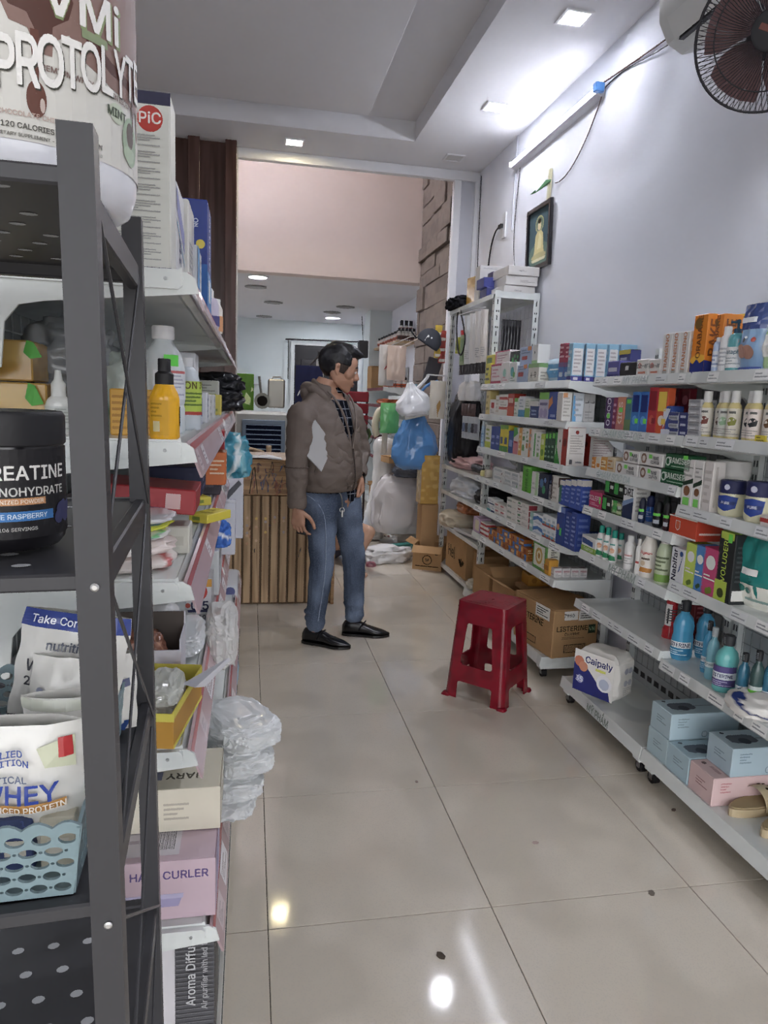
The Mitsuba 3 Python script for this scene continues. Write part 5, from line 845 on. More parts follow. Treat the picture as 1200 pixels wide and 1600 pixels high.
NS('carton','black and white carton lying on top at the back of the fourth shelf','box',1.654,2.660,0.990,0.068,0.050,0.051,'#232429',{'f':[('p',[(0,0),(.6,1),(0,1)],'#dcdcdc')]})
ROLLON('roll_on_bottle','navy roll-on deodorant bottle','bottle',(1.497,2.438,0.920),0.0137,0.097,'#22345a','#23283c',1)
ROLLON('roll_on_bottle','bright blue roll-on deodorant bottle','bottle',(1.549,2.467,0.920),0.0164,0.102,'#2a5ab0','#1f2a5c',0)
ROLLON('roll_on_bottle','black roll-on deodorant bottle','bottle',(1.501,2.336,0.920),0.0179,0.098,'#1b1d22','#16181c',1)
ROLLON('roll_on_bottle','dark green roll-on deodorant bottle','bottle',(1.548,2.359,0.920),0.0145,0.117,'#1f3a2a','#15221a',0)
ROLLON('roll_on_bottle','dark red and black roll-on deodorant bottle','bottle',(1.496,2.270,0.920),0.0128,0.103,'#3a2026','#1a1a1e',1)
RS('carton','long orange-red carton with a white shield lying under the cream jars','box',1.478,2.148,.92,0.160,.1,.07,'#d8492e',{'f':[B(0,.08,'#e6e0d8'),B(.93,1,'#e6e0d8'),('p',[(.25,.78),(.42,.78),(.42,.4),(.335,.25),(.25,.4)],'#e9c9bc'),('p',[(.27,.74),(.4,.74),(.4,.42),(.335,.3),(.27,.42)],'#d8603f')],'l':[L('#8a8a88',4)],'r':[B(0,1,'#c8412a'),('r',.1,.3,.9,.4,'#e9c9bc')],'t':[B(0,1,'#d24a30')]})
# fifth shelf, unit with the nappy pack
RS('carton','white and blue carton with a green foot at the far end of the fifth shelf','box',1.481,2.812,0.717,0.132,0.070,0.072,'#e4e6e4',{'f':[('p',[(.05,.5),(.8,.42),(.8,.72),(.05,.85)],'#3a5a9e'),B(0,.36,'#8fb84a'),('t',.5,.18,.2,'#dfe8c8','TAMPON')],'r':[B(0,.36,'#86ae44'),('r',.2,.5,.8,.8,'#c9d0d6')],'t':[B(0,1,'#d8dcda')]})
TEAL('baby_bottle','first white baby bottle with a teal cap, counted from the far end','bottle',(1.501,2.739,0.717),0.0181,0.136)
TEAL('baby_bottle','second white baby bottle with a teal cap, counted from the far end','bottle',(1.501,2.683,0.717),0.0177,0.138)
TEAL('baby_bottle','third white baby bottle with a teal cap, counted from the far end','bottle',(1.500,2.628,0.717),0.0174,0.135)
TEAL('baby_bottle','fourth white baby bottle with a teal cap, counted from the far end','bottle',(1.549,2.659,0.717),0.0163,0.118)
TUBEB('lotion_bottle','white bottle with a flat white top beside the teal-capped bottles','bottle',(1.505,2.509,0.717),0.0219,0.137,'#e6e4e2','#ececea',[('r',.2,.55,.8,.62,'#c08a86'),L('#b5b5b2',3,.15,.5)])
TUBEB('lotion_bottle','narrow white bottle beside the orange-duck bottle','bottle',(1.496,2.429,0.717),0.0125,0.140,'#e3e1dd','#e6e4e0',[('r',.3,.4,.7,.5,'#c0504a')])
OVALB('lotion_bottle','large white oval bottle with red lettering and an orange picture','bottle',(1.515,2.391,0.717),0.0321,0.164,'#e9e2d8',[('t',.5,.8,.1,'#c03a36','Pigeon'),('r',.3,.55,.7,.62,'#6a5a50'),('o',.4,.42,.12,'#d8c0a0'),('p',[(.2,.1),(.8,.1),(.85,.24),(.3,.28)],'#d08a3c')])
OVALB('lotion_bottle','pale green oval bottle with a darker green foot','bottle',(1.513,2.287,0.717),0.0297,0.166,'#bcc9a6',[('r',0,0,1,.25,'#7fae4a'),L('#6c7a58',4,.35,.9)])
# fourth shelf nearest the viewer
RS('carton','white carton with upright navy lettering','box',1.481,2.159,0.757,0.078,0.060,0.120,'#e4e6ea',{'f':[('t',.3,.5,.5,'#2a2c48','Nabifar',90),('p',[(.6,.3),(.9,.9),(.7,.35)],'#2c4a8a'),('o',.75,.86,.12,'#3a5a9a')],'r':[('r',0,0,1,1,'#d8dcde')]})
RS('carton','lime green carton with a white oval and an olive','box',1.481,2.087,0.757,0.063,0.070,0.153,'#c3da5a',{'f':[('o',.5,.7,.3,'#eef0ea'),('o',.45,.1,.14,'#5f7a2a'),('o',.6,.13,.14,'#5f7a2a'),L('#f2f2ea',2,.32,.46)],'r':[B(0,1,'#c3da5a')],'t':[B(0,1,'#c3da5a')]})
RS('carton','sky blue carton with a white oval','box',1.481,2.037,0.757,0.054,0.070,0.155,'#4f8cd0',{'f':[('o',.5,.7,.3,'#eef0ea'),('o',.45,.1,.14,'#3a5a3a'),('o',.6,.13,.14,'#3a5a3a'),L('#f2f2ea',2,.32,.46)],'r':[B(0,1,'#4f8cd0')],'t':[B(0,1,'#4f8cd0')]})
RS('carton','deep pink carton with a white oval','box',1.481,1.982,0.757,0.079,0.070,0.158,'#d2497c',{'f':[('o',.5,.7,.3,'#eef0ea'),('o',.45,.1,.14,'#7a8a2a'),('o',.6,.13,.14,'#7a8a2a'),L('#f2f2ea',2,.32,.46)],'r':[B(0,1,'#d2497c')],'t':[B(0,1,'#d2497c')]})
RS('tall_carton','tall black carton with lime corners and olive picture','box',1.481,1.914,0.757,0.078,0.090,0.225,'#23282a',{'f':[('r',0,.0,.75,.3,'#b9d04a'),('o',.4,.12,.2,'#3f4a1e'),('r',.1,.9,.9,1,'#b9d04a'),('t',.45,.6,.36,'#b9d04a','EVOLUDERM',90),('r',.55,.86,.8,.98,'#6fe050')],'r':[('r',.05,.05,.6,.2,'#dcdcd6'),('l',.1,.3,.9,.85,'#3d4446',8)],'t':[B(0,1,'#b9d04a')]})
POUCH('refill_pouch','large teal and white refill pouch at the near end of the fourth shelf','pouch',(1.56,1.836,.757),.2,.255,.1,'#1f7f78',-80,[('r',0,0,1,.3,'#e0e0d4'),('p',[(0,.3),(1,.3),(1,.38),(.5,.33),(0,.42)],'#2c8a80'),('r',.3,.42,.6,.5,'#e6e8e4'),('o',.3,.24,.06,'#1f6a60'),('o',.42,.22,.05,'#1f6a60'),('r',.35,.1,.95,.13,'#8aa8a0')],seed=5,mat='shiny')
# second lowest shelves
SEALANT((1.60,2.335,.488))
NS('tall_carton','dark red carton standing between the red sealant tube and the mouthwash','box',1.68,2.26,.488,.07,.05,.155,'#6e1f26',{'f':[L('#a8545a',3,.6,.95)],'l':[('r',.1,.1,.9,.5,'#8a2a32')]})
MOUTHWASH('mouthwash_bottle','large blue mouthwash bottle with a white band label, nearest the red tube','bottle',(1.553,2.185,0.462),0.0395,0.218,0)
MOUTHWASH('mouthwash_bottle','large blue mouthwash bottle set back by the wall','bottle',(1.648,2.191,0.462),0.0352,0.205,0)
MOUTHWASH('mouthwash_bottle','medium blue mouthwash bottle wedged between the large ones','bottle',(1.563,2.054,0.462),0.0199,0.183,0)
MOUTHWASH('mouthwash_bottle','medium pale blue mouthwash bottle','bottle',(1.540,1.997,0.462),0.0216,0.180,1)
MOUTHWASH('mouthwash_bottle','teal mouthwash bottle with a purple label','bottle',(1.522,1.903,0.462),0.0393,0.186,2)
MOUTHWASH('mouthwash_bottle','small dark blue mouthwash bottle with a white label','bottle',(1.523,1.823,0.462),0.0200,0.156,3)
MOUTHWASH('mouthwash_bottle','small dark bottle with a bright green label','bottle',(1.535,1.780,0.462),0.0216,0.179,4)
MOUTHWASH('mouthwash_bottle','small dark bottle at the near end of the mouthwash row','bottle',(1.563,1.762,0.462),0.0195,0.177,3)
SOFTBAG('soft_pack','white soft pack with a navy stripe lying before the small mouthwash bottles','pack',(1.52,1.739,.462),.15,.16,.06,'#dfddd8',['#2c3c78'],seed=21)
# bottom shelves
NAPPY((1.530,2.660,.117))
BOX_STACK()
SLIPPERS()

# ---------------------------------------------------------------- left-hand gondola, two bays, its end towards the viewer
LZ = [.432, .765, 1.052, 1.274, 1.528]; LF = [-.062, -.098, -.103, -.098, -.095]
def mirror(m): return np.asarray(m[0])*np.array([-1, 1, 1]), np.asarray(m[1])[:, ::-1]
def left_bay(label, y0, y1, near):
    g = thing('shelving_unit', label, 'shelving unit')
    put('back_panel', box(-.53, -.515, y0, y1, .08, 1.95), 'satin', '#8d9494', parent=g)
    put('wire_grid', join(*[box(-.515, -.512, y, y+.003, .15, 1.9) for y in np.arange(y0+.03, y1, .06)], *[box(-.512, -.509, y0, y1, z, z+.003) for z in np.arange(.2, 1.9, .06)]), 'satin', '#b9bfbf', parent=g, kind='stuff')
    for y in (y0, y1-.04): put('upright', box(-.515, -.47, y, y+.04, 0, 1.95), 'shelf_paint', parent=g)
    put('base_shelf', mirror(shelf_mesh(.045, .5, y0, y1, .12, .09, .05)), 'shelf_paint', parent=g)
    put('kick_groove', box(-.0452, -.0435, y0, y1, .088, .1), 'satin', '#3c4142', parent=g)
    put('base_foot', box(-.5, -.06, y0, y1, 0, .04), 'shelf_paint', parent=g)
    for i, (z, xf) in enumerate(zip(LZ, LF)):
        s = put('shelf', mirror(shelf_mesh(-xf, .5, y0, y1, z, .035)), 'shelf_paint', parent=g)
        X = -xf
        br = [(.5, z-.004), (X, z-.004), (X-.012, z-.012), (X-.018, z-.034), (X+.2, z-.058), (X+.235, z-.065), (X+.255, z-.09), (X+.262, z-.155), (X+.30, z-.172), (.5, z-.19)]
        for y in (y0-.004, y1-.0): put('bracket', mirror(prism(br, y, y+.005, 'y')), 'shelf_paint', parent=s)
        put('bracket_flange', mirror(prism([(X+.012, z-.03), (X+.006, z-.025), (X+.006, z-.008), (X+.012, z-.003), (.49, z-.003), (.49, z-.03)], y0-.012, y0-.004, 'y')), 'shelf_paint', parent=s)
        put('rivet', lathe([(.003, 0), (.0025, .002)], 10), 'metal', '#b5b9ba', at=M4(xf-.03, y0-.012, z-.016, rx=90), parent=s)
        hz = z - .006
        h = put('price_holder', prism([(xf+.006, hz), (xf+.001, hz+.003), (xf+.022, hz-.052), (xf+.026, hz-.052)], y0-.002, y1, 'y'), 'gloss', '#a88e93', parent=s)
        p = Print(); rr = random.Random(i*7 + int(y0*10)); Lg = y1 - y0
        S = lambda u, v, e: np.stack(np.broadcast_arrays(xf+.0245-.0185*np.asarray(v, float) + e, y0 + np.asarray(u, float)*Lg, hz - .05 + .05*np.asarray(v, float)), 1)
        it = [('r', 0, .78, 1, 1, '#a04c50')]; u = .03
        while u < .93:
            w_ = rr.uniform(.03, .09)
            if rr.random() < .6: it += [('r', u, .08, u+w_, .74, rr.choice(('#c6bfc4', '#b9a9ae', '#cfcdd2'))), ('l', u+.005, .2, u+w_*.9, .6, '#97888e', 3)]
            u += w_ + rr.uniform(.01, .07)
        p.run(S, Lg, .06, it); put('price_strip', p.mesh(), 'gloss', parent=h)
    return g
left_bay('white shelving unit with red price strips, its end facing the black rack', 1.125, 2.40, True)
left_bay('white shelving unit with red price strips, next to the wooden counter', 2.415, 3.69, False)

def CRINKLE(name, label, cat, pos, w, d, h, col, seed, rz=0, amp=.3):
    m = trimesh.creation.icosphere(subdivisions=4); v = np.array(m.vertices); v = np.sign(v)*np.abs(v)**.62
    q = sum(a*np.abs(meshkit.noise(v*f_ + seed*3.1 + f_) - .5) for f_, a in ((2.3, 1.), (4.6, .7), (9., .45)))
    v = v*(1 - amp*(q - q.mean()))[:, None]*np.array([w, d, h])/2; v[:, 2] -= v[:, 2].min()
    return put(name, (v, np.array(m.faces)), 'crinkled_film', col, 20, M4(*pos, rz=rz), label=label, cat=cat)
def VB(name, label, cat, pos, w, d, h, cols, seed, mat='film', rz=0, amp=.22, freq=2.6, group=None): return SOFTBAG(name, label, cat, pos, w, d, h, cols[0], cols[1:], seed, mat, rz, group, amp, freq)
# top row
carton('tall_carton', 'tall white carton with a navy top and red round logo beside the black post', 'box', (-.172, 1.14, 1.528), (.106, .07, .247), 0, '#d9dad2', {'f': [B(.93, 1, '#2c2b4c'), B(0, .012, '#34345a'), ('o', .73, .85, .17, '#c8382f'), ('t', .73, .855, .06, '#f0e6e0', 'PiC'), *[('l', .2, .05 + .092*i, .86, .12 + .092*i, '#a3a5a3', 5) for i in range(8)]]})
carton('carton', 'white carton with violet bands leaning behind the tall navy-topped one', 'box', (-.165, 1.235, 1.528), (.09, .13, .155), 0, '#d8dade', {'r': [('p', [(0, .95), (1, .62), (1, .4), (0, .72)], '#8286c2'), ('p', [(0, .62), (1, .3), (1, .26), (0, .58)], '#6a9ac4'), ('t', .4, .25, .3, '#4a4c78', 'AIR', 90)]})
carton('carton', 'white carton with grey print between the violet-banded and royal blue cartons', 'box', (-.16, 1.40, 1.528), (.09, .12, .17), 0, '#dcdcd8', {'r': [('r', .1, .1, .5, .22, '#6fd070'), ('l', .15, .3, .8, .6, '#a9abb2', 5), ('r', .6, .1, .95, .9, '#c9ccd2')]})
carton('carton', 'white and sky blue carton before the royal blue one', 'box', (-.15, 1.55, 1.528), (.08, .12, .12), 0, '#d0d8e0', {'r': [('r', 0, .2, .5, 1, '#4f90cc'), ('l', .55, .1, .9, .9, '#a9b2bc', 5)]})
carton('tall_carton', 'tall royal blue carton with a white upright word on its side', 'box', (-.155, 1.76, 1.528), (.105, .16, .262), 0, '#2c3f92', {'f': [B(0, .45, '#2a66b8'), ('o', .85, .62, .1, '#d8c24a'), ('t', .75, .8, .1, '#cfd6ea', 'RO', 90)], 'r': [B(0, .4, '#3f86cc'), ('t', .5, .62, .34, '#d8dcee', 'Urotainer', 90), ('r', .3, .15, .75, .35, '#dfe6ee')]})
bottle('lotion_bottle', 'white bottle with a violet band beside the royal blue carton', 'bottle', (-.115, 2.07, 1.528), [(.026, 0), (.027, .06), (.02, .08)], '#c9c2d6', [(.012, .08), (.012, .1), (.005, .11)], '#eeeeec', [(.0275, .005, .05, 150, -40, [B(0, .6, '#5a5490')])])
bottle('lotion_bottle', 'white and orange bottle at the near end of the top row gap', 'bottle', (-.112, 2.24, 1.528), [(.026, 0), (.027, .07), (.02, .085)], '#e6dfd6', [(.02, .085), (.02, .1)], '#eeeeec', [(.0275, .005, .05, 150, -40, [B(0, 1, '#dfa070')])])
carton('carton', 'black carton with white script at the end of the top row', 'box', (-.17, 2.62, 1.528), (.12, .1, .125), 0, '#2b2a2c', {'f': [('t', .55, .5, .35, '#b9b5b0', 'Ca', 90)], 'r': [('l', .2, .2, .8, .8, '#8a8680', 3)]})
VB('plastic_pack', 'teal wrapped packs lying on the top shelf behind the black rack', 'pack', (-.33, 1.25, 1.528), .12, .1, .1, ['#3f8a80', '#cfd8c8'], 31, 'gloss')
VB('plastic_pack', 'navy and white pack lying beside the teal packs', 'pack', (-.235, 1.24, 1.528), .08, .1, .09, ['#3a3f6c', '#d8c8cc'], 32, 'gloss')
# second row
bottle('dropper_bottle', 'small white dropper bottle with a pointed cap beside the taped parcels', 'bottle', (-.293, 1.175, 1.274), [(.017, 0), (.0195, .003), (.0195, .047), (.016, .055), (.01, .06)], '#d9dcd8', [(.0108, .058), (.0108, .078), (.0065, .084), (.0045, .099)], '#e3e6e2', [(.0198, .006, .044, 170, -90, [B(0, 1, '#ccd1ce'), ('l', .1, .1, .4, .9, '#8d938f', 6), ('l', .48, .05, .9, .95, '#9fa6a0', 7)])])
for i, (z, h, w, lb) in enumerate(((1.274, .078, .15, 'tape-wrapped brown parcel with green tags, lower of two'), (1.354, .062, .13, 'tape-wrapped brown parcel with green tags, upper of two'))):
    k = carton('parcel', lb, 'parcel', (-.385 - .01*i, 1.175, z), (w, .12, h), 4*i, body='tape_wrap')
    put('tag', join(hull([(.045, -.003, h*.7), (.06, -.003, h*.95), (.05, -.002, h), (.072, -.004, h*.6), (.055, -.005, h*.55)])), 'satin', '#4fae3c', at=M4(-.385, 1.172, z), parent=k)
VB('clear_bag', 'clear plastic bag of grey sachets above the dropper bottle', 'bag', (-.315, 1.36, 1.34), .15, .12, .14, ['#8f959a', '#3c3f44', '#aab0b4'], 33, 'shiny')
carton('carton', 'grey carton supporting the clear bag behind the dropper bottle', 'box', (-.32, 1.3, 1.274), (.17, .16, .068), 0, '#9a948a', {'f': [('l', .2, .2, .8, .8, '#77716a', 3)]})
for i, (x, lb) in enumerate(((-.205, 'amber carton seen between the black posts'), (-.166, 'amber carton tucked behind the yellow bottle'))):
    carton('carton', lb, 'box', (x, 1.20+.012*i, 1.274), (.036, .1, .075), 0, '#d8a23f', {'f': [('l', .1, .1, .9, .9, '#b9812c', 6)], 'r': [('r', .1, .1, .9, .9, '#e0b05a')]})
VB('clear_bag', 'clear bag of small green-labelled bottles above the amber carton', 'bag', (-.215, 1.33, 1.274), .1, .1, .15, ['#a9b5b0', '#5a7a68', '#d8dedc'], 34, 'shiny')
k = bottle('spray_bottle', 'yellow bottle with a black nozzle standing at the shelf end', 'bottle', (-.1325, 1.155, 1.274), [(.0215, 0), (.0228, .003), (.0228, .062), (.021, .07), (.0135, .085)], '#e2a411', [(.0142, .084), (.0142, .1), (.0098, .104), (.0098, .122), (.009, .1235)], '#1d1d20', [(.0231, .006, .06, 80, -110, [B(0, 1, '#dba015'), ('r', .25, .1, .6, .4, '#d8c890'), ('l', .1, .5, .7, .95, '#b5830c', 4)]), (.0231, .02, .05, 24, 0, [B(0, 1, '#27241c')])])
bottle('clear_bottle', 'big clear bottle with a white cap and bright green tag behind the yellow bottle', 'bottle', (-.152, 1.31, 1.274), [(.034, 0), (.037, .004), (.037, .045), (.035, .05), (.037, .055), (.037, .115), (.03, .14), (.016, .16), (.016, .168)], '#c4ccd0', [(.019, .163), (.0195, .165), (.0195, .184), (.018, .186)], '#e2e2e6', [(.0374, .06, .115, 110, -55, [B(0, .9, '#d9dce4'), L('#a9abc0', 6, .1, .8), ('r', .2, .82, .9, .9, '#c4686a')]), (.0376, .117, .136, 40, -62, [B(0, 1, '#5fdc4a')])], mat='shiny')
bottle('clear_bottle', 'clear bottle with a lime label beside the big clear one', 'bottle', (-.128, 1.45, 1.274), [(.03, 0), (.032, .004), (.032, .085), (.024, .115), (.014, .125)], '#b9c2ca', [(.016, .12), (.016, .14)], '#d6d8dc', [(.0325, .03, .095, 130, -50, [B(.1, 1, '#b4cc4a'), B(0, .1, '#b5443a'), ('t', .5, .88, .2, '#5a4a20', 'CON 70'), L('#5d7a2a', 4, .25, .7)])], mat='shiny')
carton('tall_carton', 'tall white carton with small blue symbols behind the lime-labelled bottle', 'box', (-.20, 1.62, 1.274), (.16, .1, .16), 0, '#d5d8de', {'f': [('l', .55, .88, .95, .92, '#a88f98', 1), ('r', .72, .6, .82, .72, '#7f88b5'), ('r', .72, .42, .82, .54, '#8f96b8'), ('o', .92, .35, .06, '#3a3c44')]})
carton('carton', 'white carton with a navy corner before the tall white one', 'box', (-.150, 1.545, 1.274), (.045, .06, .112), 0, '#d4d8e2', {'f': [('r', 0, .82, 1, 1, '#3a3f86'), ('l', .2, .2, .8, .6, '#9aa2b8', 3)], 'r': [L('#9aa2b8', 4)]})
carton('carton', 'deep blue carton at the shelf edge', 'box', (-.128, 1.63, 1.274), (.035, .07, .065), 0, '#3a50a0', {'f': [('r', 0, 0, 1, .15, '#6fb08a'), L('#8f9cd0', 3)], 'r': [B(0, .3, '#c9d0e0')]})
carton('carton', 'white carton with a blue round mark next to the deep blue one', 'box', (-.128, 1.76, 1.274), (.05, .07, .075), 0, '#d2d6de', {'f': [('o', .5, .75, .2, '#3a48a0'), ('r', .3, .1, .7, .3, '#c8a878')], 'r': [L('#a2a9b8', 4)]})
for i, (y, lb) in enumerate(((1.92, 'small white carton standing at the edge, nearer the blue mark'), (2.12, 'small white carton standing at the edge, nearer the black bags'))):
    carton('carton', lb, 'box', (-.135, y, 1.274), (.06, .1, .07), 0, '#d6d8da', {'f': [('t', .6, .7, .14, '#6a6d74', 'card')], 'r': [L('#b0b3b8', 3)]})
carton('carton', 'yellow-green carton in front of the black bags', 'box', (-.14, 2.5, 1.274), (.08, .08, .07), 0, '#d8c95a', {'f': [('r', 0, .4, .6, 1, '#dfe2d8'), L('#8a9a4a', 3)], 'r': [('r', .2, .2, .8, .8, '#e6d24a')]})
carton('carton', 'white carton with a green print stacked by the black bags', 'box', (-.16, 2.66, 1.274), (.09, .08, .12), 0, '#c8cbc4', {'f': [('r', .4, .3, .9, .6, '#9aaa6a'), L('#9a9c94', 3, .65, .9)]})
for i, (z, sd, lb) in enumerate(((1.276, 41, 'crumpled black plastic bag at the shelf end, lower of two'), (1.345, 43, 'crumpled black plastic bag at the shelf end, upper of two'))):
    VB('plastic_bag', lb, 'bag', (-.15, 3.15+.1*i, z), .2, .26, .1, ['#2a2b2f', '#5a5c62'], sd, 'shiny', amp=.34, freq=3.2)
# third row
carton('carton', 'red carton with white capsule labels under the second shelf', 'box', (-.18, 1.26, 1.138), (.17, .13, .045), 0, '#a8343a', {'f': [('r', .35, .2, .5, .8, '#cfa8a8'), ('r', .7, .2, .85, .8, '#cfa8a8')], 't': [B(0, 1, '#b0484c')]}, ry=4)
carton('carton', 'dark navy carton with pale lettering under the second shelf', 'box', (-.155, 1.52, 1.13), (.11, .14, .062), 0, '#23284a', {'f': [('t', .55, .45, .2, '#9aa0b8', 'Bana Son')], 'r': [L('#4a507a', 3)]})
carton('carton', 'orange open-topped carton beside the navy one', 'box', (-.10, 1.95, 1.10), (.07, .1, .09), 0, '#d8703a', {'f': [('l', .4, .3, .95, .8, '#f0c9a8', 4)], 'r': [('l', .2, .2, .8, .8, '#f0c9a8', 4)], 't': [B(0, 1, '#7c3c1e')]})
carton('carton', 'red carton with a square white label below the black bags', 'box', (-.14, 2.08, 1.168), (.13, .1, .075), 0, '#a2242c', {'f': [('r', .35, .12, .85, .92, '#dcdce0'), ('r', .7, .16, .82, .4, '#9a9484')], 'r': [('r', .1, .1, .9, .9, '#b03a40')]})
carton('carton', 'dark carton under the red one with the white label', 'box', (-.15, 2.09, 1.053), (.13, .12, .113), 0, '#3a3440', {'f': [L('#5a5464', 3)]})
VB('plastic_bag', 'crumpled teal plastic bag hanging over the third shelf', 'bag', (-.075, 2.55, 1.06), .13, .2, .16, ['#3f8fa8', '#7fb8c4', '#d8e2e4'], 44, 'shiny', amp=.32)
carton('carton', 'plain beige carton at the shelf edge below the navy one', 'box', (-.145, 1.30, 1.053), (.075, .07, .052), 0, '#d0cfc4', {'f': [L('#c2c0b4', 1)]})
for i, (z, w, h, cl, sd, lb) in enumerate(((1.054, .2, .03, ['#d9d0cc', '#c86a68'], 51, 'flat white gauze pack with a red edge, lowest of the pile'), (1.08, .2, .028, ['#dccfca', '#e6e0de'], 52, 'flat pinkish white gauze pack in the pile'), (1.104, .18, .02, ['#dfe0e2', '#7fc89a'], 53, 'flat white pack with mirrored script in the pile'), (1.12, .19, .016, ['#c6cc3a', '#5a8a98'], 54, 'flat lime and teal pack in the pile'), (1.132, .2, .02, ['#cfd2d8', '#5a64a0'], 55, 'flat translucent white pack, topmost of the pile'))):
    VB('gauze_pack', lb, 'pack', (-.23, 1.22, z), w, .15, h, cl, sd, 'shiny', amp=.1)
for i, (y, rz) in enumerate(((1.62, -30), (1.75, 25))):
    carton('small_carton', ['yellow slim carton lying tilted on the third shelf, nearer', 'yellow slim carton lying tilted on the third shelf, farther'][i], 'box', (-.115, y, 1.054+.02*i), (.05, .1, .02), rz, '#dccb3f', {'t': [L('#b8a82c', 2)], 'f': [('r', .2, .3, .6, .7, '#8a9a3a')]})
# fourth row
carton('carton', 'white syringe carton with a red round logo and the number 0,5', 'box', (-.126, 1.79, .767), (.066, .1, .112), 0, '#d5d4d8', {'f': [('r', .62, .8, 1, .98, '#d89a3a'), ('o', .5, .68, .34, '#c83a36'), ('o', .1, .36, .1, '#c8564a'), ('t', .55, .36, .2, '#2c2c54', '0,5'), ('r', .1, .2, .95, .26, '#3a3f6a'), ('r', .5, 0, .98, .17, '#b5b6ba'), ('t', .72, .085, .1, '#2c2c3c', '100')], 'r': [B(0, 1, '#c6c4c8')], 't': [B(0, 1, '#c2c0c2')]})
CRINKLE('clear_bag', 'crinkled clear bag lying in front of the syringe carton', 'bag', (-.16, 1.6, .767), .12, .22, .05, '#e4e8ea', 66)
VB('gauze_roll', 'white gauze roll in a clear wrapper on the fourth shelf', 'roll', (-.22, 1.74, .767), .1, .1, .075, ['#d5d6d6', '#c2c4c4'], 61, 'matte', amp=.08)
ga = M4(.004, .21, 0)
k = put('open_carton', join(box(-.27, -.132, 1.135, 1.138, .767, .852), box(-.27, -.267, 1.138, 1.235, .767, .875), box(-.135, -.132, 1.138, 1.235, .767, .872), box(-.27, -.132, 1.235, 1.238, .767, .90), box(-.27, -.132, 1.135, 1.238, .767, .77)), 'satin', '#cdccd6', at=ga, label='open grey-lined white carton standing by the black post', cat='box')
put('lining', join(box(-.267, -.135, 1.2335, 1.235, .77, .90), box(-.267, -.2655, 1.138, 1.2335, .77, .875)), 'matte', '#57504c', at=ga, parent=k)
VB('snack_bag', 'brown printed bag inside the open grey-lined carton', 'bag', (-.21, 1.397, .775), .09, .08, .11, ['#8a5a48', '#b98a70', '#3a2a28'], 62, 'shiny')
ya = M4(-.118, 1.112, .768, rz=-9)
yk = put('open_carton', join(box(-.09, 0, 0, .003, 0, .06), box(-.09, -.087, 0, .2, 0, .062), box(-.003, 0, 0, .2, 0, .062), box(-.09, 0, .197, .2, 0, .067), box(-.09, 0, 0, .2, 0, .003)), 'satin', '#c08a2c', at=ya, label='open amber and yellow carton holding clear bags at the shelf end', cat='box')
put('rim', join(box(-.091, .001, -.001, .001, .047, .061), box(-.0015, .001, -.001, .201, .052, .064), box(-.09, 0, .1955, .197, .022, .068), box(-.0005, .0008, 0, .2, .0, .006)), 'satin', '#d8cc4a', at=ya, parent=yk)
CRINKLE('clear_bag', 'clear bag stuffed in the amber carton', 'bag', (-.143, 1.215, .774), .066, .14, .075, '#dde0d8', 63)
put('paper_flap', place(hull([(-.115, 1.10, .835), (-.06, 1.16, .838), (-.035, 1.13, .87), (-.09, 1.07, .84), (-.075, 1.1, .828), (-.03, 1.14, .862)]), .0, .12, .0), 'satin', '#d6d8e2', label='stiff white card flap sticking out beside the amber carton', cat='card')
carton('carton', 'white carton with faint grey print behind the syringe carton', 'box', (-.125, 2.02, .767), (.08, .2, .132), 0, '#cfd3d6', {'r': [L('#b5bac0', 5)]})
VB('plastic_bag', 'crumpled blue glove scrap by the syringe carton', 'glove', (-.085, 2.12, .90), .05, .1, .07, ['#4a78d0', '#dfe2ea'], 64, 'satin', amp=.4)
for i, (y, h, lb) in enumerate(((2.55, .19, 'white carton with a purple block leaning at the far bay, nearer'), (2.85, .26, 'white carton with a grey toothbrush picture and purple block at the far bay'))):
    carton('tall_carton', lb, 'box', (-.11+.025*i, y, .768), (.12, .1, h), 0, '#d4d6e2', {'f': [('r', .45, .35, .75, .62, '#7a6cc0'), ('p', [(.4, .7), (.85, .92), (.95, .86), (.5, .62)], '#5a5c66')] if i else [('r', .6, .2, .72, .6, '#4a4490')], 'r': [('r', .3, .35, .6, .62, '#7a6cc0')]})
# base row: stack by the black rack, bags and far cartons
carton('tall_carton', 'grey striped carton with upright white lettering at the bottom by the black rack', 'box', (-.14, 1.15, .122), (.172, .17, .285), 0, '#d0cdd2', {'f': [('r', .6, 0, 1, 1, '#55555a'), *[('r', .6, .02 + .033*i, 1, .026 + .033*i, '#6f6f74') for i in range(29)], ('t', .76, .72, .1, '#bcbcc0', 'Aroma Diffuser', 90), ('t', .9, .7, .06, '#a8a8ac', 'Air purifier with led light', 90), ('t', .3, .3, .04, '#b5a8b0', 'diffuser')], 'r': [B(0, 1, '#4a4a4e'), *[('r', 0, .02 + .033*i, 1, .026 + .033*i, '#606066') for i in range(29)]]})
carton('carton', 'lilac hair tool carton with purple capital lettering', 'box', (-.165, 1.142, .433), (.226, .16, .112), 0, '#cdb3c0', {'f': [B(0, 1, '#ccb2bf'), ('t', .655, .76, .13, '#5d4a86', 'HAIR CURLER'), ('p', [(.0, .22), (.72, .22), (.76, .44), (0, .44)], '#a39ac4'), ('p', [(.0, .36), (.755, .36), (.76, .44), (0, .44)], '#b9b2d4'), ('r', .3, .34, .4, .37, '#4a4264')], 't': [('r', .1, .1, .72, .8, '#d6cfd8'), ('b', .48, .2, .68, .55, '#3a3a3e'), ('l', .12, .3, .4, .7, '#b5a9b5', 3)], 'r': [B(0, 1, '#bba8c8'), ('r', .3, .3, .6, .8, '#8f86b8')]})
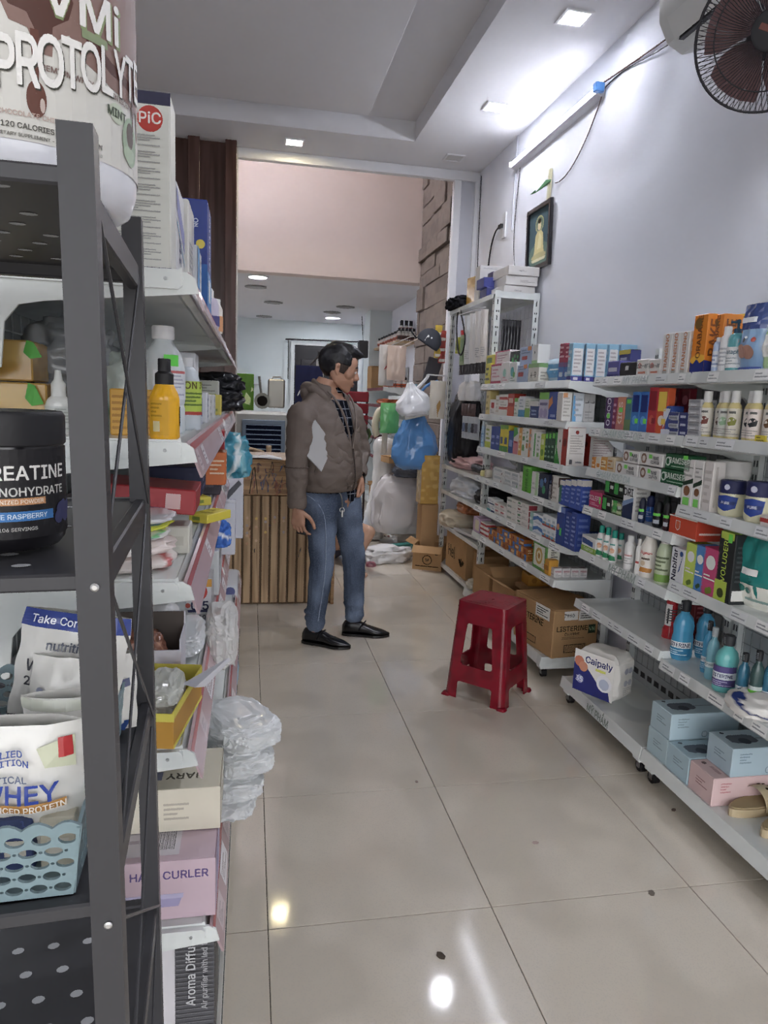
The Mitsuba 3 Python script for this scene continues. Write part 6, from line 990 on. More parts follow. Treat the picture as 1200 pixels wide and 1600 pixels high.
carton('carton', 'cream carton with a knife picture and upturned lettering on the lilac carton', 'box', (-.16, 1.225, .547), (.225, .15, .083), 0, '#d6d0bb', {'f': [B(0, 1, '#d4cdba'), ('l', .55, .25, .75, .7, '#b0a898', 4), ('l', .38, .2, .5, .75, '#b0a898', 4)], 't': [('t', .7, .3, .13, '#5a5648', 'JARY', 180), ('r', .38, .22, .52, .42, '#7a8098'), ('p', [(.0, .62), (.8, .55), (.6, .72), (0, .82)], '#55544e')], 'r': [B(0, 1, '#d0cab6'), ('l', .2, .3, .8, .7, '#b0a898', 3)]})
for i, (x, y, z, w, d, h, lb) in enumerate(((-.035, 1.47, .436, .11, .16, .05, 'crinkled clear plastic pack, lowest of the bulging stack over the aisle'), (-.03, 1.48, .478, .125, .18, .055, 'crinkled clear plastic pack, second lowest of the bulging stack'), (-.022, 1.49, .53, .135, .2, .06, 'crinkled clear plastic pack, second highest of the bulging stack'), (-.015, 1.50, .585, .14, .2, .06, 'crinkled clear plastic pack, topmost of the bulging stack'))):
    CRINKLE('plastic_pack', lb, 'pack', (x, y, z), w, d, h*1.12, '#e4e8ea', 70+i, 9*i)
CRINKLE('clear_bag', 'crinkled clear plastic bag drooping over the price strip', 'bag', (-.065, 1.72, .68), .08, .22, .14, '#e2e2e0', 75)
VB('plastic_bag', 'pale blue packs lying on the base shelf in the far bay', 'pack', (-.09, 2.85, .123), .09, .32, .2, ['#8fb4cc', '#d0dce4', '#4a6a90'], 76, 'shiny', amp=.25)
carton('carton', 'white carton on the base shelf below the pale blue packs', 'box', (-.10, 2.42, .123), (.1, .34, .16), 0, '#cfd6d8', {'f': [L('#b9c0c2', 2)], 'r': [L('#b9c0c2', 2)]})
for i in range(3):
    carton('carton', ['lowest', 'middle', 'topmost'][i]+' white carton with navy symbols in the far stack on the base shelf', 'box', (-.105, 3.2, .123 + .118*i), (.11, .3, .116), 0, '#d3d6de', {'f': [('r', .5, .1, .95, .5, '#2f3478'), ('o', .7, .75, .2, '#5a6098'), ('l', .1, .2, .4, .8, '#a9afc0', 3)], 'r': [('r', .3, .2, .6, .7, '#3a3f80'), L('#a9afc0', 2, .8, .95)]})

# ---------------------------------------------------------------- black metal rack at the very front
BR = thing('metal_rack', 'black metal rack with crossed wire braces holding tubs and a blue basket', 'rack')
bat = M4(-.099, .57, 0, rz=3.05, ry=-.75)
Wd, Dp = .78, .44
for x, y in ((-.03, 0), (-.026, Dp-.03), (-Wd, 0), (-Wd, Dp-.03)):
    w_, h_ = (.025, 1.535) if y == 0 else (.024, 1.565); x += .011 if y == 0 else .004
    u = put('post', prism([(x, y), (x+w_, y), (x+w_, y+.026), (x+w_-.003, y+.026), (x+w_-.003, y+.003), (x, y+.003)], 0, h_, 'z'), 'black_paint', at=bat, parent=BR)
    for z in (1.192, .892, .585, .25):
        if y == 0: put('bolt', lathe([(.0035, 0), (.0035, .0012), (.002, .0022)], 12), 'metal', '#cfcfce', at=bat @ M4(x+.014, -.0005, z, rx=90), parent=u)
BZ = [1.506, 1.202, .911, .585, .25]
for z in BZ:
    s = put('shelf', join(box(-Wd+.005, -.016, .006, Dp-.01, z-.006, z-.003)), 'black_paint', at=bat, parent=BR)
    put('rail', join(cbox(-Wd, -.014, .004, .02, z-.014, z, .002)), 'black_paint', at=bat, parent=s); put('rail', cbox(-Wd, -.014, Dp-.022, Dp-.004, z-.02, z, .002), 'black_paint', at=bat, parent=s)
    put('rail', cbox(-.016, -.002, .02, Dp-.02, z-.03, z, .002), 'black_paint', at=bat, parent=s)
    hp = Print()
    for i in range(16):
        for j in range(8):
            x, y = -.07 - .045*i - .02*(j % 2), .05 + .045*j; a = np.arange(10)*np.pi/5
            for e, sg in ((z-.0025, 1), (z-.0066, -1)): hp.add(np.vstack([[[x, y, e]], np.c_[x+.006*np.cos(a)*1.3, y+.006*np.sin(a), np.full(10, e)]]), [[0, 1+q, 1+(q+1) % 10][::sg] for q in range(10)], '#a5a7aa')
    put('hole', hp.mesh(), 'matte', at=bat, parent=s, kind='stuff')
for z0, z1 in ((1.19, 1.5), (.88, 1.19), (.58, .88), (.25, .58)):
    put('brace', join(tube([(-.002, .02, z0), (-.002, Dp-.02, z1)], .0018, 6)), 'black_paint', at=bat, parent=BR); put('brace', tube([(.002, .02, z1), (.002, Dp-.02, z0)], .0018, 6), 'black_paint', at=bat, parent=BR)
put('rear_brace', tube([(-.62, Dp-.01, 1.19), (-.16, Dp-.01, .92)], .005, 6), 'black_paint', at=bat, parent=BR)
# protein tub
at = M4(-.208, .745, 1.507); R = .098
k = thing('protein_tub', 'big white protein tub with a dripping chocolate label on top of the black rack', 'tub')
put('body', lathe([(R*.8, 0), (R*.93, .008), (R*.985, .024), (R, .04), (R, .245), (R*.95, .262), (R*.86, .27)], 48), 'shiny', '#d9dae2', 40, at, parent=k)
put('lid', lathe([(R*.9, .268), (R*.93, .27), (R*.93, .3), (R*.9, .305)], 40), 'satin', '#2c2326', 40, at, parent=k)
p = Print(); S = round_print(R*1.004, .034, .174, 123, -30)
w_ = lambda u, v, h, c, t: ('t', u, v, h, c, t)
drip = [(0, 1), (0, .82), (.06, .86), (.1, .72), (.16, .70), (.2, .58), (.245, .58), (.25, .66), (.31, .73), (.37, .62), (.5, .55), (.66, .52), (.72, .52), (.735, .35), (.75, .35), (.76, .5), (.82, .58), (.9, .52), (1, .6), (1, 1)]
S0 = round_print(R*1.004,   .174, .246, 359, -38); p.rect(S0[0], 0, 0, 1, 1, '#8f6f66', .0003, 48); S1 = round_print(R*1.004, .036, .174, 359, -38); p.rect(S1[0], 0, 0, 1, 1, '#dcdad3', .0002, 48)
def curved(pts, c, lift, sub=.03):
    m = trimesh.creation.triangulate_polygon(__import__('shapely.geometry').geometry.Polygon(pts), engine='earcut')
    t = trimesh.Trimesh(np.c_[m[0], np.zeros(len(m[0]))], m[1], process=False).subdivide_to_size(sub); p.add(S[0](np.array(t.vertices)[:, 0], np.array(t.vertices)[:, 1], lift), np.array(t.faces), c)
el = lambda cx, cy, rx, ry: [(cx+rx*math.cos(t), cy+ry*math.sin(t)) for t in np.linspace(0, 2*np.pi, 24, endpoint=False)]
drip = [(u, v - .08*(v < .99)) for u, v in drip]; curved(drip, '#8f6f66', .0006); curved([(.28, 1), (.0, 1), (0, .82), (.06, .86), (.1, .72), (.16, .70), (.2, .58), (.245, .58), (.25, .66), (.31, .73), (.33, .83)], '#5a352c', .0008)
curved([(.38, .72), (.5, .62), (.66, .58), (.8, .64), (.84, .56), (.75, .53), (.66, .52), (.5, .55), (.38, .64)], '#5a352c', .0009)
curved(el(.185, .25, .035, .10), '#6a3a2c', .0009); curved([(.17, .62), (.2, .62), (.194, .31), (.178, .31)], '#6a3a2c', .0010); curved(el(.205, .22, .009, .04), '#c9b5ac', .0012)
curved(el(.64, .22, .07, .15), '#9fb596', .0009); curved(el(.635, .26, .035, .08), '#5a4a3c', .0011); curved(el(.625, .14, .05, .05), '#b3c6a8', .0011); curved([(.655, .52), (.675, .52), (.67, .3), (.66, .3)], '#5a352c', .0012)
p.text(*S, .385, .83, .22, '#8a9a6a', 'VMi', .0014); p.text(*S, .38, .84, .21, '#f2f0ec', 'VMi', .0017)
p.rect(S[0], .36, .67, .48, .72, '#8a9a72', .0013, 4)
for i, ch in enumerate('PROTOLYTE'):
    u = .08 + .079*i; v = .42 + .026*i; h = .27 - .004*i
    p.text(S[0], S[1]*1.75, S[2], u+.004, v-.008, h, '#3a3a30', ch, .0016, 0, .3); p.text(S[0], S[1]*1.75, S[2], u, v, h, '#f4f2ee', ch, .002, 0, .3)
p.text(*S, .43, .43, .035, '#7a5f58', '100% PREMIUM WHEY PROTEIN ISOLATE BLEND', .0014, 0, .66)
p.text(*S, .19, .155, .055, '#c4ab9f', 'CHOCOLATE CHIP MINT', .0014, 0, .28); p.text(*S, .25, .09, .05, '#54514a', '120 CALORIES | 24G PROTEIN', .0014, 0, .38); p.text(*S, .24, .04, .025, '#6a665e', 'DIETARY SUPPLEMENT - NATURALLY FLAVORED', .0014, 0, .4)
curved(el(.535, .34, .05, .06), '#c9d4bd', .0009); p.text(*S, .535, .34, .05, '#3c4a34', 'MINT', .0014)
curved(el(.86, .8, .03, .13), '#54514c', .0011); curved(el(.86, .8, .02, .1), '#a89a94', .0013)
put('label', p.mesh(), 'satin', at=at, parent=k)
# creatine jar
at = M4(-.222, .69, 1.203); R = .052
k = thing('creatine_jar', 'black creatine jar with white capital lettering on the second shelf of the black rack', 'jar')
put('body', lathe([(R*.88, 0), (R*.97, .006), (R, .014), (R, .088), (R*.97, .094)], 40), 'shiny', '#17161a', 40, at, parent=k)
put('lid', lathe([(R*1.0, .092), (R*1.03, .094), (R*1.03, .118), (R*.98, .122)], 40), 'satin', '#202024', 40, at, parent=k)
p = Print(); S = round_print(R*1.006, .012, .09, 220, -52); p.rect(S[0], 0, 0, 1, 1, '#1b191d', .0003, 30)
p.text(*S, .5, .74, .26, '#e3e1dd', 'CREATINE', .0008, 0, .4); p.text(*S, .5, .53, .12, '#cfcdc9', 'MONOHYDRATE', .0008, 0, .385); p.rect(S[0], .3, .38, .58, .46, '#c98a5a', .0008, 8)
p.text(*S, .44, .42, .05, '#f0e2d0', 'MICRONIZED POWDER', .001, 0, .26); p.rect(S[0], .28, .2, .62, .31, '#3a7cc4', .0008, 10); p.text(*S, .46, .255, .055, '#cfe0f4', 'BLUE RASPBERRY', .001, 0, .3); p.text(*S, .46, .11, .04, '#b5b3b0', '106 SERVINGS', .001)
for cx, cy, rr_ in ((.68, .28, .06), (.72, .22, .06), (.66, .2, .05), (.75, .3, .05), (.7, .33, .04)): p.disc(*S, cx, cy, rr_*1.6, '#3c3f6c', .0008+.0002*cx)
put('label', p.mesh(), 'satin', at=at, parent=k)
# pouches and basket on the third shelf
el = None
def WHEY(label, pos, w, h, rz, tilt, parts, seed, roll=0): return POUCH('protein_pouch', label, 'pouch', pos, w, h, .045, '#d9d8d2', rz, parts, seed, 'shiny', tilt=tilt, roll=roll)
WHEY('white protein pouch with blue lettering standing at the front of the blue basket', (-.196, .645, .916), .1, .136, -2, 4, [('p', [(.66, .88), (.95, .92), (.95, .7), (.72, .74)], '#c9cdb0'), ('r', .82, .79, .93, .92, '#c03a3c'), ('t', .38, .85, .042, '#3a4f9a', 'APPLIED'), ('t', .38, .795, .042, '#3a4f9a', 'NUTRITION'), ('t', .38, .68, .045, '#55607c', 'CRITICAL'), ('t', .50, .58, .12, '#3448a0', 'WHEY'), ('r', .1, .46, .88, .515, '#c08a4a'), ('t', .5, .488, .04, '#efe6d4', 'ADVANCED PROTEIN'), ('t', .2, .40, .05, '#4a5a9a', '18'), ('t', .55, .40, .05, '#4a5a9a', '1'), ('p', [(.6, .3), (.95, .38), (.9, .3)], '#a9b08a')], 3)
WHEY('white protein pouch with green leaves behind the front pouch in the basket', (-.172, .70, .916), .085, .135, 2, 3, [('r', .0, .92, 1, 1, '#b9bdae'), ('t', .5, .58, .15, '#36428a', 'WHEY'), ('r', .1, .45, .9, .52, '#3c3c40'), ('p', [(.2, .25), (.9, .4), (.8, .22)], '#8a9a6a'), ('p', [(.1, .7), (.9, .8), (.9, .74)], '#b9c2a0')], 4)
WHEY('tilted white protein pouch with a blue script header behind the posts', (-.215, .83, .962), .12, .125, 2, -10, [('r', 0, .84, 1, 1, '#3a4a96'), ('t', .4, .92, .07, '#dfe3f2', 'Take Control'), ('t', .5, .7, .08, '#4a5060', 'nutrition'), ('t', .2, .5, .1, '#2c2e36', 'W'), ('t', .2, .36, .08, '#2c2e36', '25')], 6, 9)
WHEY('white protein pouch with grey lettering leaning on the tilted one', (-.20, .775, .925), .085, .13, -4, -6, [('o', .2, .72, .06, '#8a90a8'), ('t', .6, .72, .07, '#8a90a8', 'APPLIED'), ('t', .5, .5, .08, '#5a6070', 'CRITICAL'), ('t', .5, .38, .15, '#3a3f58', 'WHEY'), ('r', .15, .27, .9, .32, '#3c3e48'), ('o', .75, .12, .12, '#b98a5a')], 7, 4)
WHEY('blue-topped white pouch at the edge of the picture in the basket', (-.29, .73, .92), .08, .12, 12, 6, [('r', 0, .8, 1, 1, '#34489a'), ('l', .2, .4, .8, .6, '#8a94b0', 2)], 8)
WHEY('small white and brown pouch at the back of the blue basket', (-.175, .89, .917), .07, .10, 3, -3, [('o', .4, .3, .2, '#a8704a'), ('r', .1, .6, .9, .7, '#5a5f80'), ('p', [(0, .05), (.9, .15), (.8, .0)], '#2f4a8a')], 9)
bk = thing('plastic_basket', 'pale blue openwork plastic basket on the third shelf of the black rack', 'basket')
from shapely.geometry import Polygon as SP, Point as PT
from shapely import affinity as AF
def lattice(w0, w1, h, nx, ny, wave=True):
    top = [(w1/2 - w1*i/40, h + (.006*abs(math.sin(i*math.pi/5)) if wave else 0)) for i in range(41)]; P = SP([(-w0/2, 0), (w0/2, 0)] + top); hs = []
    for j in range(ny):
        for i in range(nx):
            u = (i + .5 + .5*(j % 2))/nx - .5; v = (j+.75)/(ny+.6)*h; wd = w0 + (w1-w0)*v/h
            if abs(u) < .46: hs.append(AF.scale(PT(u*wd, v).buffer(1, 5), wd/nx*.37, h/ny*.33*(1.15 if j == ny-1 else 1)))
            if j < ny-1 and abs(u) < .44: hs.append(AF.scale(PT(u*wd + wd/nx*.5, v + h/ny*.02).buffer(1, 3), wd/nx*.08, h/ny*.1))
    from shapely import unary_union
    return P.difference(unary_union(hs))
bc = '#7f989f'; bx, by, bz, bw, bd, bh = -.232, .583, .912, .17, .36, .068
put('front', place(prism(lattice(bw, bw+.02, bh, 9, 5), -.0015, .0015, 'y'), 0, 0, 0, rx=6), 'satin', bc, at=M4(bx, by, bz, rz=2.6), parent=bk)
put('side', place(prism(lattice(bd, bd+.02, bh, 17, 5), -.0015, .0015, 'y'), bw/2, bd/2, 0, rz=90, rx=6), 'satin', bc, at=M4(bx, by, bz, rz=2.6), parent=bk)
put('back', place(prism(lattice(bw, bw+.02, bh, 9, 5), -.0015, .0015, 'y'), 0, bd, 0, rx=-6), 'satin', bc, at=M4(bx, by, bz, rz=2.6), parent=bk)
put('side', place(prism(lattice(bd, bd+.02, bh, 17, 5), -.0015, .0015, 'y'), -bw/2, bd/2, 0, rz=90, rx=-6), 'satin', bc, at=M4(bx, by, bz, rz=2.6), parent=bk)
put('bottom', box(-bw/2, bw/2, 0, bd, 0, .003), 'satin', bc, at=M4(bx, by, bz, rz=2.6), parent=bk)
rr = random.Random(12)
for i in range(12):
    c = rr.choice(('#5f7a4a', '#8a6a4a', '#3a4a7a', '#c9c4b0', '#a87a6a')); x, y = -.31 + .036*(i % 5), .66 + .05*(i//5)
    if i < 10: carton('sachet', ['green', 'brown', 'blue', 'cream', 'pink'][['#5f7a4a', '#8a6a4a', '#3a4a7a', '#c9c4b0', '#a87a6a'].index(c)]+' sachet seen through the holes of the blue basket', 'sachet', (x, y-.045, .917), (.03, .02, .05), rr.uniform(-8, 8), c, {'f': [('r', .2, .3, .8, .6, '#d0ccc0')]}, group='sachets in the blue basket')

# ---------------------------------------------------------------- red plastic stool
def frustum(b0, b1, z0, z1, c0, c1, n=3):
    P = []
    for b, z, c in ((b0, z0, c0), (b1, z1, c1)):
        for sx, sy in ((1, 1), (-1, 1), (-1, -1), (1, -1)):
            for q in range(n+1):
                a = math.pi/2*q/n; ox, oy = (math.cos(a), math.sin(a)); P.append((sx*(b-c+c*ox), sy*(b-c+c*oy), z))
    return m3.Manifold.hull_points(np.array(P))
sh = frustum(.152, .121, 0, .455, .03, .022) - frustum(.146, .113, -.01, .445, .026, .018)
lipm = frustum(.1235, .1215, .425, .455, .022, .022) - frustum(.113, .113, .42, .447, .018, .018)
def cut(poly, along):
    m = m3.Manifold.extrude(m3.CrossSection([poly]).offset(.014, m3.JoinType.Round, circular_segments=20), .5).translate([0, 0, -.25])
    m = m.rotate([90, 0, 0]); return m if along == 'y' else m.rotate([0, 0, 90])
win = [(-.066, .175), (.066, .175), (.05, .345), (-.05, .345)]; low = [(-.074, -.06), (.074, -.06), (.074, .068), (-.074, .068)]
for a in 'xy': sh = sh - cut(win, a) - cut(low, a)
sh = sh + lipm
sh = sh - m3.Manifold.cylinder(.05, .008, .008, 20).translate([0, 0, .42])
for sx in (1, -1):
    for sy in (1, -1):
        sh = sh + (frustum(.0215, .016, 0, .012, .01, .01).translate([sx*.141, sy*.141, 0]))
st_at = M4(1.118, 2.985, 0, rz=45)
st = put('stool', sh, 'stool_red', smooth=38, at=st_at, label='dark red moulded plastic stool on the tiled floor', cat='stool')
rel = [box(x0, x1, y0, y1, .4545, .4562) for x0, x1, y0, y1 in ((-.1, .1, .098, .1), (-.1, .1, -.1, -.098), (-.1, -.098, -.1, .1), (.098, .1, -.1, .1))]
rr = random.Random(4)
for i in range(44):
    x, y = rr.uniform(-.085, .085), rr.uniform(-.085, .085)
    if x*x + y*y > .0004: rel.append(place(box(-rr.uniform(.008, .02), .01, -.0012, .0012, .4545, .4558), x, y, 0, rz=rr.choice((0, 90, 45, -45))))
put('seat_relief', join(*rel), 'stool_red', at=st_at, parent=st, kind='stuff')
# ---------------------------------------------------------------- wall fan
fk = thing('wall_fan', 'black wire-caged wall fan with dark red blades hanging at the ceiling corner', 'fan')
fc = np.array([1.452, 1.95, 2.432]); dirn = np.array([0, 0, EYE+.25]) - fc; dirn /= np.linalg.norm(dirn); R_ = .2
ft = T().look_at(origin=[float(q) for q in fc], target=[float(q) for q in fc + dirn], up=[0, 0, 1])
def ring(r, z, rad, n=64): a = np.linspace(0, 2*np.pi, n+1); return tube(np.c_[r*np.cos(a), r*np.sin(a), np.full(n+1, z)], rad, 6, False)
dome = lambda r: .055*(1 - (r/R_)**2.6)
put('guard_ring', join(ring(R_, 0, .0042), ring(.148, dome(.148)+.002, .0022), ring(R_-.001, -.012, .003)), 'satin', '#26262c', True, ft, parent=fk)
wl = []
for i in range(104):
    a = i*2*np.pi/104; rs = np.linspace(.05, R_, 8); tw = a + .28*((R_-rs)/R_)
    wl.append(tube(np.c_[rs*np.cos(tw), rs*np.sin(tw), dome(rs)], .0011, 4, False))
put('front_guard_wire', join(*wl), 'satin', '#2b2a30', at=ft, parent=fk, kind='stuff')
wl = []
for i in range(72):
    a = i*2*np.pi/72; rs = np.linspace(.06, R_, 6); tw = a - .2*((R_-rs)/R_); wl.append(tube(np.c_[rs*np.cos(tw), rs*np.sin(tw), -.012 - .8*dome(rs)], .0011, 4, False))
put('rear_guard_wire', join(*wl), 'satin', '#2b2a30', at=ft, parent=fk, kind='stuff')
put('hub_cover', lathe([(.052, dome(.05)-.004), (.052, dome(.05)+.004), (.045, dome(.05)+.007)], 32), 'satin', '#232329', 40, ft, parent=fk)
put('badge', cbox(-.034, .034, -.008, .008, dome(.05)+.0065, dome(.05)+.009, .001), 'satin', '#7a443c', at=ft @ T().rotate([0, 0, 1], -25), parent=fk)
for i in range(5):
    V = []; n = 10
    for s in np.linspace(.03, .175, n):
        wd = .5 + .35*math.sin(math.pi*(s-.03)/.15*.8+.3)
        for e in (-1, -.5, 0, .5, 1):
            a = 2*math.pi*i/5 + e*wd*.72 + s*2; V.append((s*math.cos(a), s*math.sin(a), -.005 + .012*e))
    f = [q for j in range(n-1) for k2 in range(4) for q in ([j*5+k2, j*5+k2+1, j*5+k2+6], [j*5+k2, j*5+k2+6, j*5+k2+5])]
    put('blade', (np.array(V), np.array(f)), 'satin', '#6b4a4c', True, ft, parent=fk)
put('motor', lathe([(.03, -.16), (.06, -.15), (.066, -.06), (.03, -.05)], 28), 'satin', '#25252a', 40, ft, parent=fk)
put('wall_arm', tube([fc - dirn*.12, fc - dirn*.2 + np.array([0, 0, -.05]), [1.845, 2.12, 2.30]], .014, 10), 'satin', '#2a2a2f', parent=fk)
put('wall_plate', cbox(1.825, 1.85, 2.05, 2.19, 2.2, 2.42, .005), 'satin', '#2a2a2f', parent=fk)

# ---------------------------------------------------------------- brown cartons on the base shelf behind the stool
def flapbox(name, label, pos, w, d, h, rz, prints=None, flaps=True, open_=False):
    key = thing(name, label, 'cardboard box'); at = M4(*pos, rz=rz); t = .004
    if open_:
        put('walls', join(box(-w/2, w/2, 0, t, 0, h), box(-w/2, w/2, d-t, d, 0, h), box(-w/2, -w/2+t, t, d-t, 0, h), box(w/2-t, w/2, t, d-t, 0, h), box(-w/2, w/2, 0, d, 0, t)), 'cardboard', at=at, parent=key)
        put('flap', hull([(-w/2, 0, h), (w/2, 0, h), (-w/2, -d*.3, h-.05), (w/2, -d*.3, h-.05), (-w/2, .004, h-.002), (w/2, -d*.3, h-.046)]), 'cardboard', at=at, parent=key)
        put('flap', hull([(-w/2, d, h), (w/2, d, h), (-w/2, d+d*.2, h+.05), (w/2, d+d*.2, h+.05), (-w/2, d-.004, h), (w/2, d+d*.2-.004, h+.05)]), 'cardboard', at=at, parent=key)
        put('flap', hull([(-w/2, 0, h), (-w/2, d, h), (-w/2-.07, 0, h+.03), (-w/2-.07, d, h+.03), (-w/2+.004, 0, h), (-w/2-.07, d, h+.034)]), 'cardboard', at=at, parent=key)
    else:
        put('body', cbox(-w/2, w/2, 0, d, 0, h-.004, .004), 'cardboard', at=at, parent=key)
        put('flap', hull([(-w/2, 0, h-.003), (w/2, 0, h-.003), (-w/2, d*.49, h+.0), (w/2, d*.49, h+.012), (w/2, 0, h), (-w/2, 0, h), (w/2, d*.49, h+.016), (-w/2, d*.49, h+.004)]), 'cardboard', at=at, parent=key)
        put('flap', hull([(-w/2, d, h-.003), (w/2, d, h-.003), (-w/2, d*.51, h+.0), (w/2, d*.51, h+.006), (w/2, d, h), (-w/2, d, h), (w/2, d*.51, h+.01), (-w/2, d*.51, h+.004)]), 'cardboard', at=at, parent=key)
    if prints:
        S, p = faces_of(w, d, h), Print()
        for fc_ in sorted(prints): p.run(*S[fc_], prints[fc_])
        put('print', p.mesh(), 'matte', at=at, parent=key)
    return key
K = '#33291f'
flapbox('cardboard_box', 'brown cardboard box printed LISTERINE on the base shelf', (1.605, 3.10, .1155), .26, .38, .25, 8,
    {'f': [('t', .42, .6, .10, K, 'LISTERINE'), ('t', .42, .49, .055, K, 'Cool Mint'), ('l', .2, .38, .7, .44, '#7a5f42', 2), ('r', .78, .48, .94, .66, '#2c3a2c'), ('t', .86, .57, .07, '#8fb08a', 'VN'), ('r', .26, .1, .74, .27, K), ('r', .275, .115, .725, .255, '#ad8760'), ('b', .28, .12, .72, .25, '#6a4f38'), ('r', .22, .78, .52, .96, '#dcdad4'), ('r', .54, .76, .98, .96, '#d8d6d0'), ('t', .33, .87, .07, '#3a3a3a', '7960'), ('l', .58, .79, .94, .92, '#4a4a4a', 3)],
     'l': [('t', .45, .62, .13, K, 'LISTERINE'), ('r', .25, .1, .6, .25, K), ('r', .26, .115, .59, .235, '#a07a54'), ('r', .55, .72, .9, .98, '#d4d2cc'), ('r', .1, .45, .22, .6, '#2c3a2c'), ('l', .58, .75, .86, .94, '#5a5a5a', 4)]})
flapbox('cardboard_box', 'open brown cardboard box with raised flaps behind the stool', (1.60, 3.62, .1155), .25, .3, .20, 4, None, open_=True)
flapbox('cardboard_box', 'plain brown cardboard box at the far end of the base shelf', (1.57, 4.02, .1155), .2, .28, .19, 2)
carton('carton', 'orange carton lying on the open brown box', 'box', (1.66, 3.68, .322), (.15, .12, .065), -4, '#c88a2c', {'f': [('o', .25, .5, .25, '#a86a1c'), ('o', .6, .5, .25, '#a86a1c')]})
put('box_divider', box(1.55, 1.745, 3.70, 3.79, .30, .321), 'cardboard', label='flat brown cardboard sheet lying across the open box', cat='cardboard sheet')
SOFTBAG('cotton_glove', 'small crumpled cotton glove on the rack foot beside the plain brown box', 'glove', (1.50, 4.38, .118), .08, .14, .06, '#c9c4b5', (), 81, 'matte', amp=.35)
# ---------------------------------------------------------------- goods on and in the angle-iron rack
flapbox('cardboard_box', 'brown cardboard box with a leaf print on the bottom of the rack', (1.665, 4.72, .077), .25, .52, .29, 0, {'l': [('p', [(.72, .3), (.78, .5), (.84, .3), (.78, .26)], K), ('p', [(.66, .42), (.74, .46), (.76, .36), (.7, .32)], K), ('p', [(.82, .36), (.84, .46), (.92, .42), (.88, .32)], K), ('t', .3, .5, .3, '#5a4a38', 'Hel')], 'f': [('p', [(.5, .3), (.56, .5), (.62, .3), (.56, .26)], K), ('p', [(.42, .42), (.52, .46), (.54, .36), (.46, .32)], K), ('p', [(.6, .36), (.62, .46), (.72, .42), (.68, .32)], K), ('l', .3, .75, .8, .8, '#6a5238', 1)]})
flapbox('cardboard_box', 'dark brown cardboard box behind the leaf-print box', (1.70, 4.46, .077), .24, .22, .24, 0)
SOFTBAG('linen_bag', 'beige folded cloth bag hanging over the second rack shelf', 'bag', (1.62, 5.2, .402), .26, .34, .13, '#c9bda6', (), 82, 'matte')
put('paper_sheaf', place(cbox(-.14, .14, -.2, .2, 0, .02, .004), 1.66, 4.75, .402, rz=8, ry=6), 'satin', '#d3d3d8', label='white plastic-covered sheaf lying on the second rack shelf', cat='papers')
VB('pet_food_bag', 'clear bag of orange snacks on the second rack shelf', 'bag', (1.70, 5.1, .52), .2, .3, .1, ['#b5683a', '#cfc9c0', '#8a4a2a'], 83, 'shiny')
VB('plastic_bag', 'white crumpled plastic bags on the third rack shelf', 'bag', (1.67, 5.0, .667), .26, .5, .14, ['#d0d4da', '#e6e8ec', '#6f7fa8'], 84, 'shiny', amp=.3)
VB('black_pouch', 'black soft pouch next to the white bags on the third rack shelf', 'pouch', (1.67, 4.6, .667), .22, .2, .12, ['#222227'], 85, 'satin', amp=.2)
VB('pink_packet', 'pale pink packets piled on the fourth rack shelf', 'packet', (1.66, 5.1, .867), .24, .4, .1, ['#dcb4b4', '#e6cfcf', '#c08a8a'], 86, 'satin', amp=.28)
put('glasses_case', tube([(1.565, 4.72, .905), (1.575, 4.52, .905)], [.03, .03], 14), 'satin', '#1e1e20', 40, label='black glasses case at the edge of the fourth rack shelf', cat='case')
bottle('pump_bottle', 'small bottle of yellow oil with a black pump at the shelf corner', 'bottle', (1.50, 4.345, .887), [(.017, 0), (.019, .003), (.019, .03), (.01, .04)], '#d8cf8a', [(.011, .038), (.011, .048), (.004, .05), (.004, .07)], '#1d1d1f', group=None)
carton('carton', 'little cream carton standing beside the yellow oil bottle', 'box', (1.487, 4.26, .887), (.04, .04, .05), -90, '#dcd2bf', {'f': [L('#a89a80', 3)]})
# top of the rack
k = carton('parcel', 'tape-wrapped brown parcel standing on top of the rack', 'parcel', (1.66, 5.04, 2.057), (.12, .16, .21), 10, body='tape_wrap')
for i, (z, h, w, lb, c) in enumerate(((2.057, .075, .19, 'dark blue carton on the rack top, lower of two', '#3a4088'), (2.133, .065, .21, 'dark blue carton on the rack top, upper of two', '#40479a'))):
    carton('carton', lb, 'box', (1.655-.01*i, 4.68+.012*i, z), (w, .16, h), -2+2*i, c, {'f': [('r', .3, .1, .9, .6, '#4f58ac')]})
carton('small_carton', 'small navy and red lettered carton on the blue cartons', 'box', (1.66, 4.70, 2.2), (.12, .1, .04), 0, '#3a2f5c', {'f': [('r', .05, .15, .95, .5, '#a83a48'), ('t', .5, .75, .3, '#c9c0d0', 'medicine')]})
carton('carton', 'grey-white carton standing behind the blue cartons on the rack', 'box', (1.69, 4.87, 2.057), (.25, .1, .25), 0, '#c9c7c3', {'f': [('l', .1, .9, .5, .95, '#aaa', 1)]})
for i in range(3):
    carton('carton', ['lowest', 'middle', 'topmost'][i]+' long white carton of the stack of three on the rack corner', 'box', (1.705+.008*i, 4.45-.008*i, 2.057+.0605*i), (.215, .28, .058), [1, -2, 2][i], '#dcd9d6', {'f': [('t', .45, .5, .18, '#8a8684', 'medical')] if i != 1 else [('l', .45, .3, .9, .6, '#a5a19e', 2)], 'r': [('t', .4, .5, .16, '#8a8684', 'ANR')]})
k = SOFTBAG('cable_bundle', 'tangled black adapters and cables on the far corner of the rack top', 'cables', (1.58, 5.33, 2.057), .17, .2, .1, '#222226', ('#3a3a40',), 87, 'satin', amp=.45, freq=3.5)
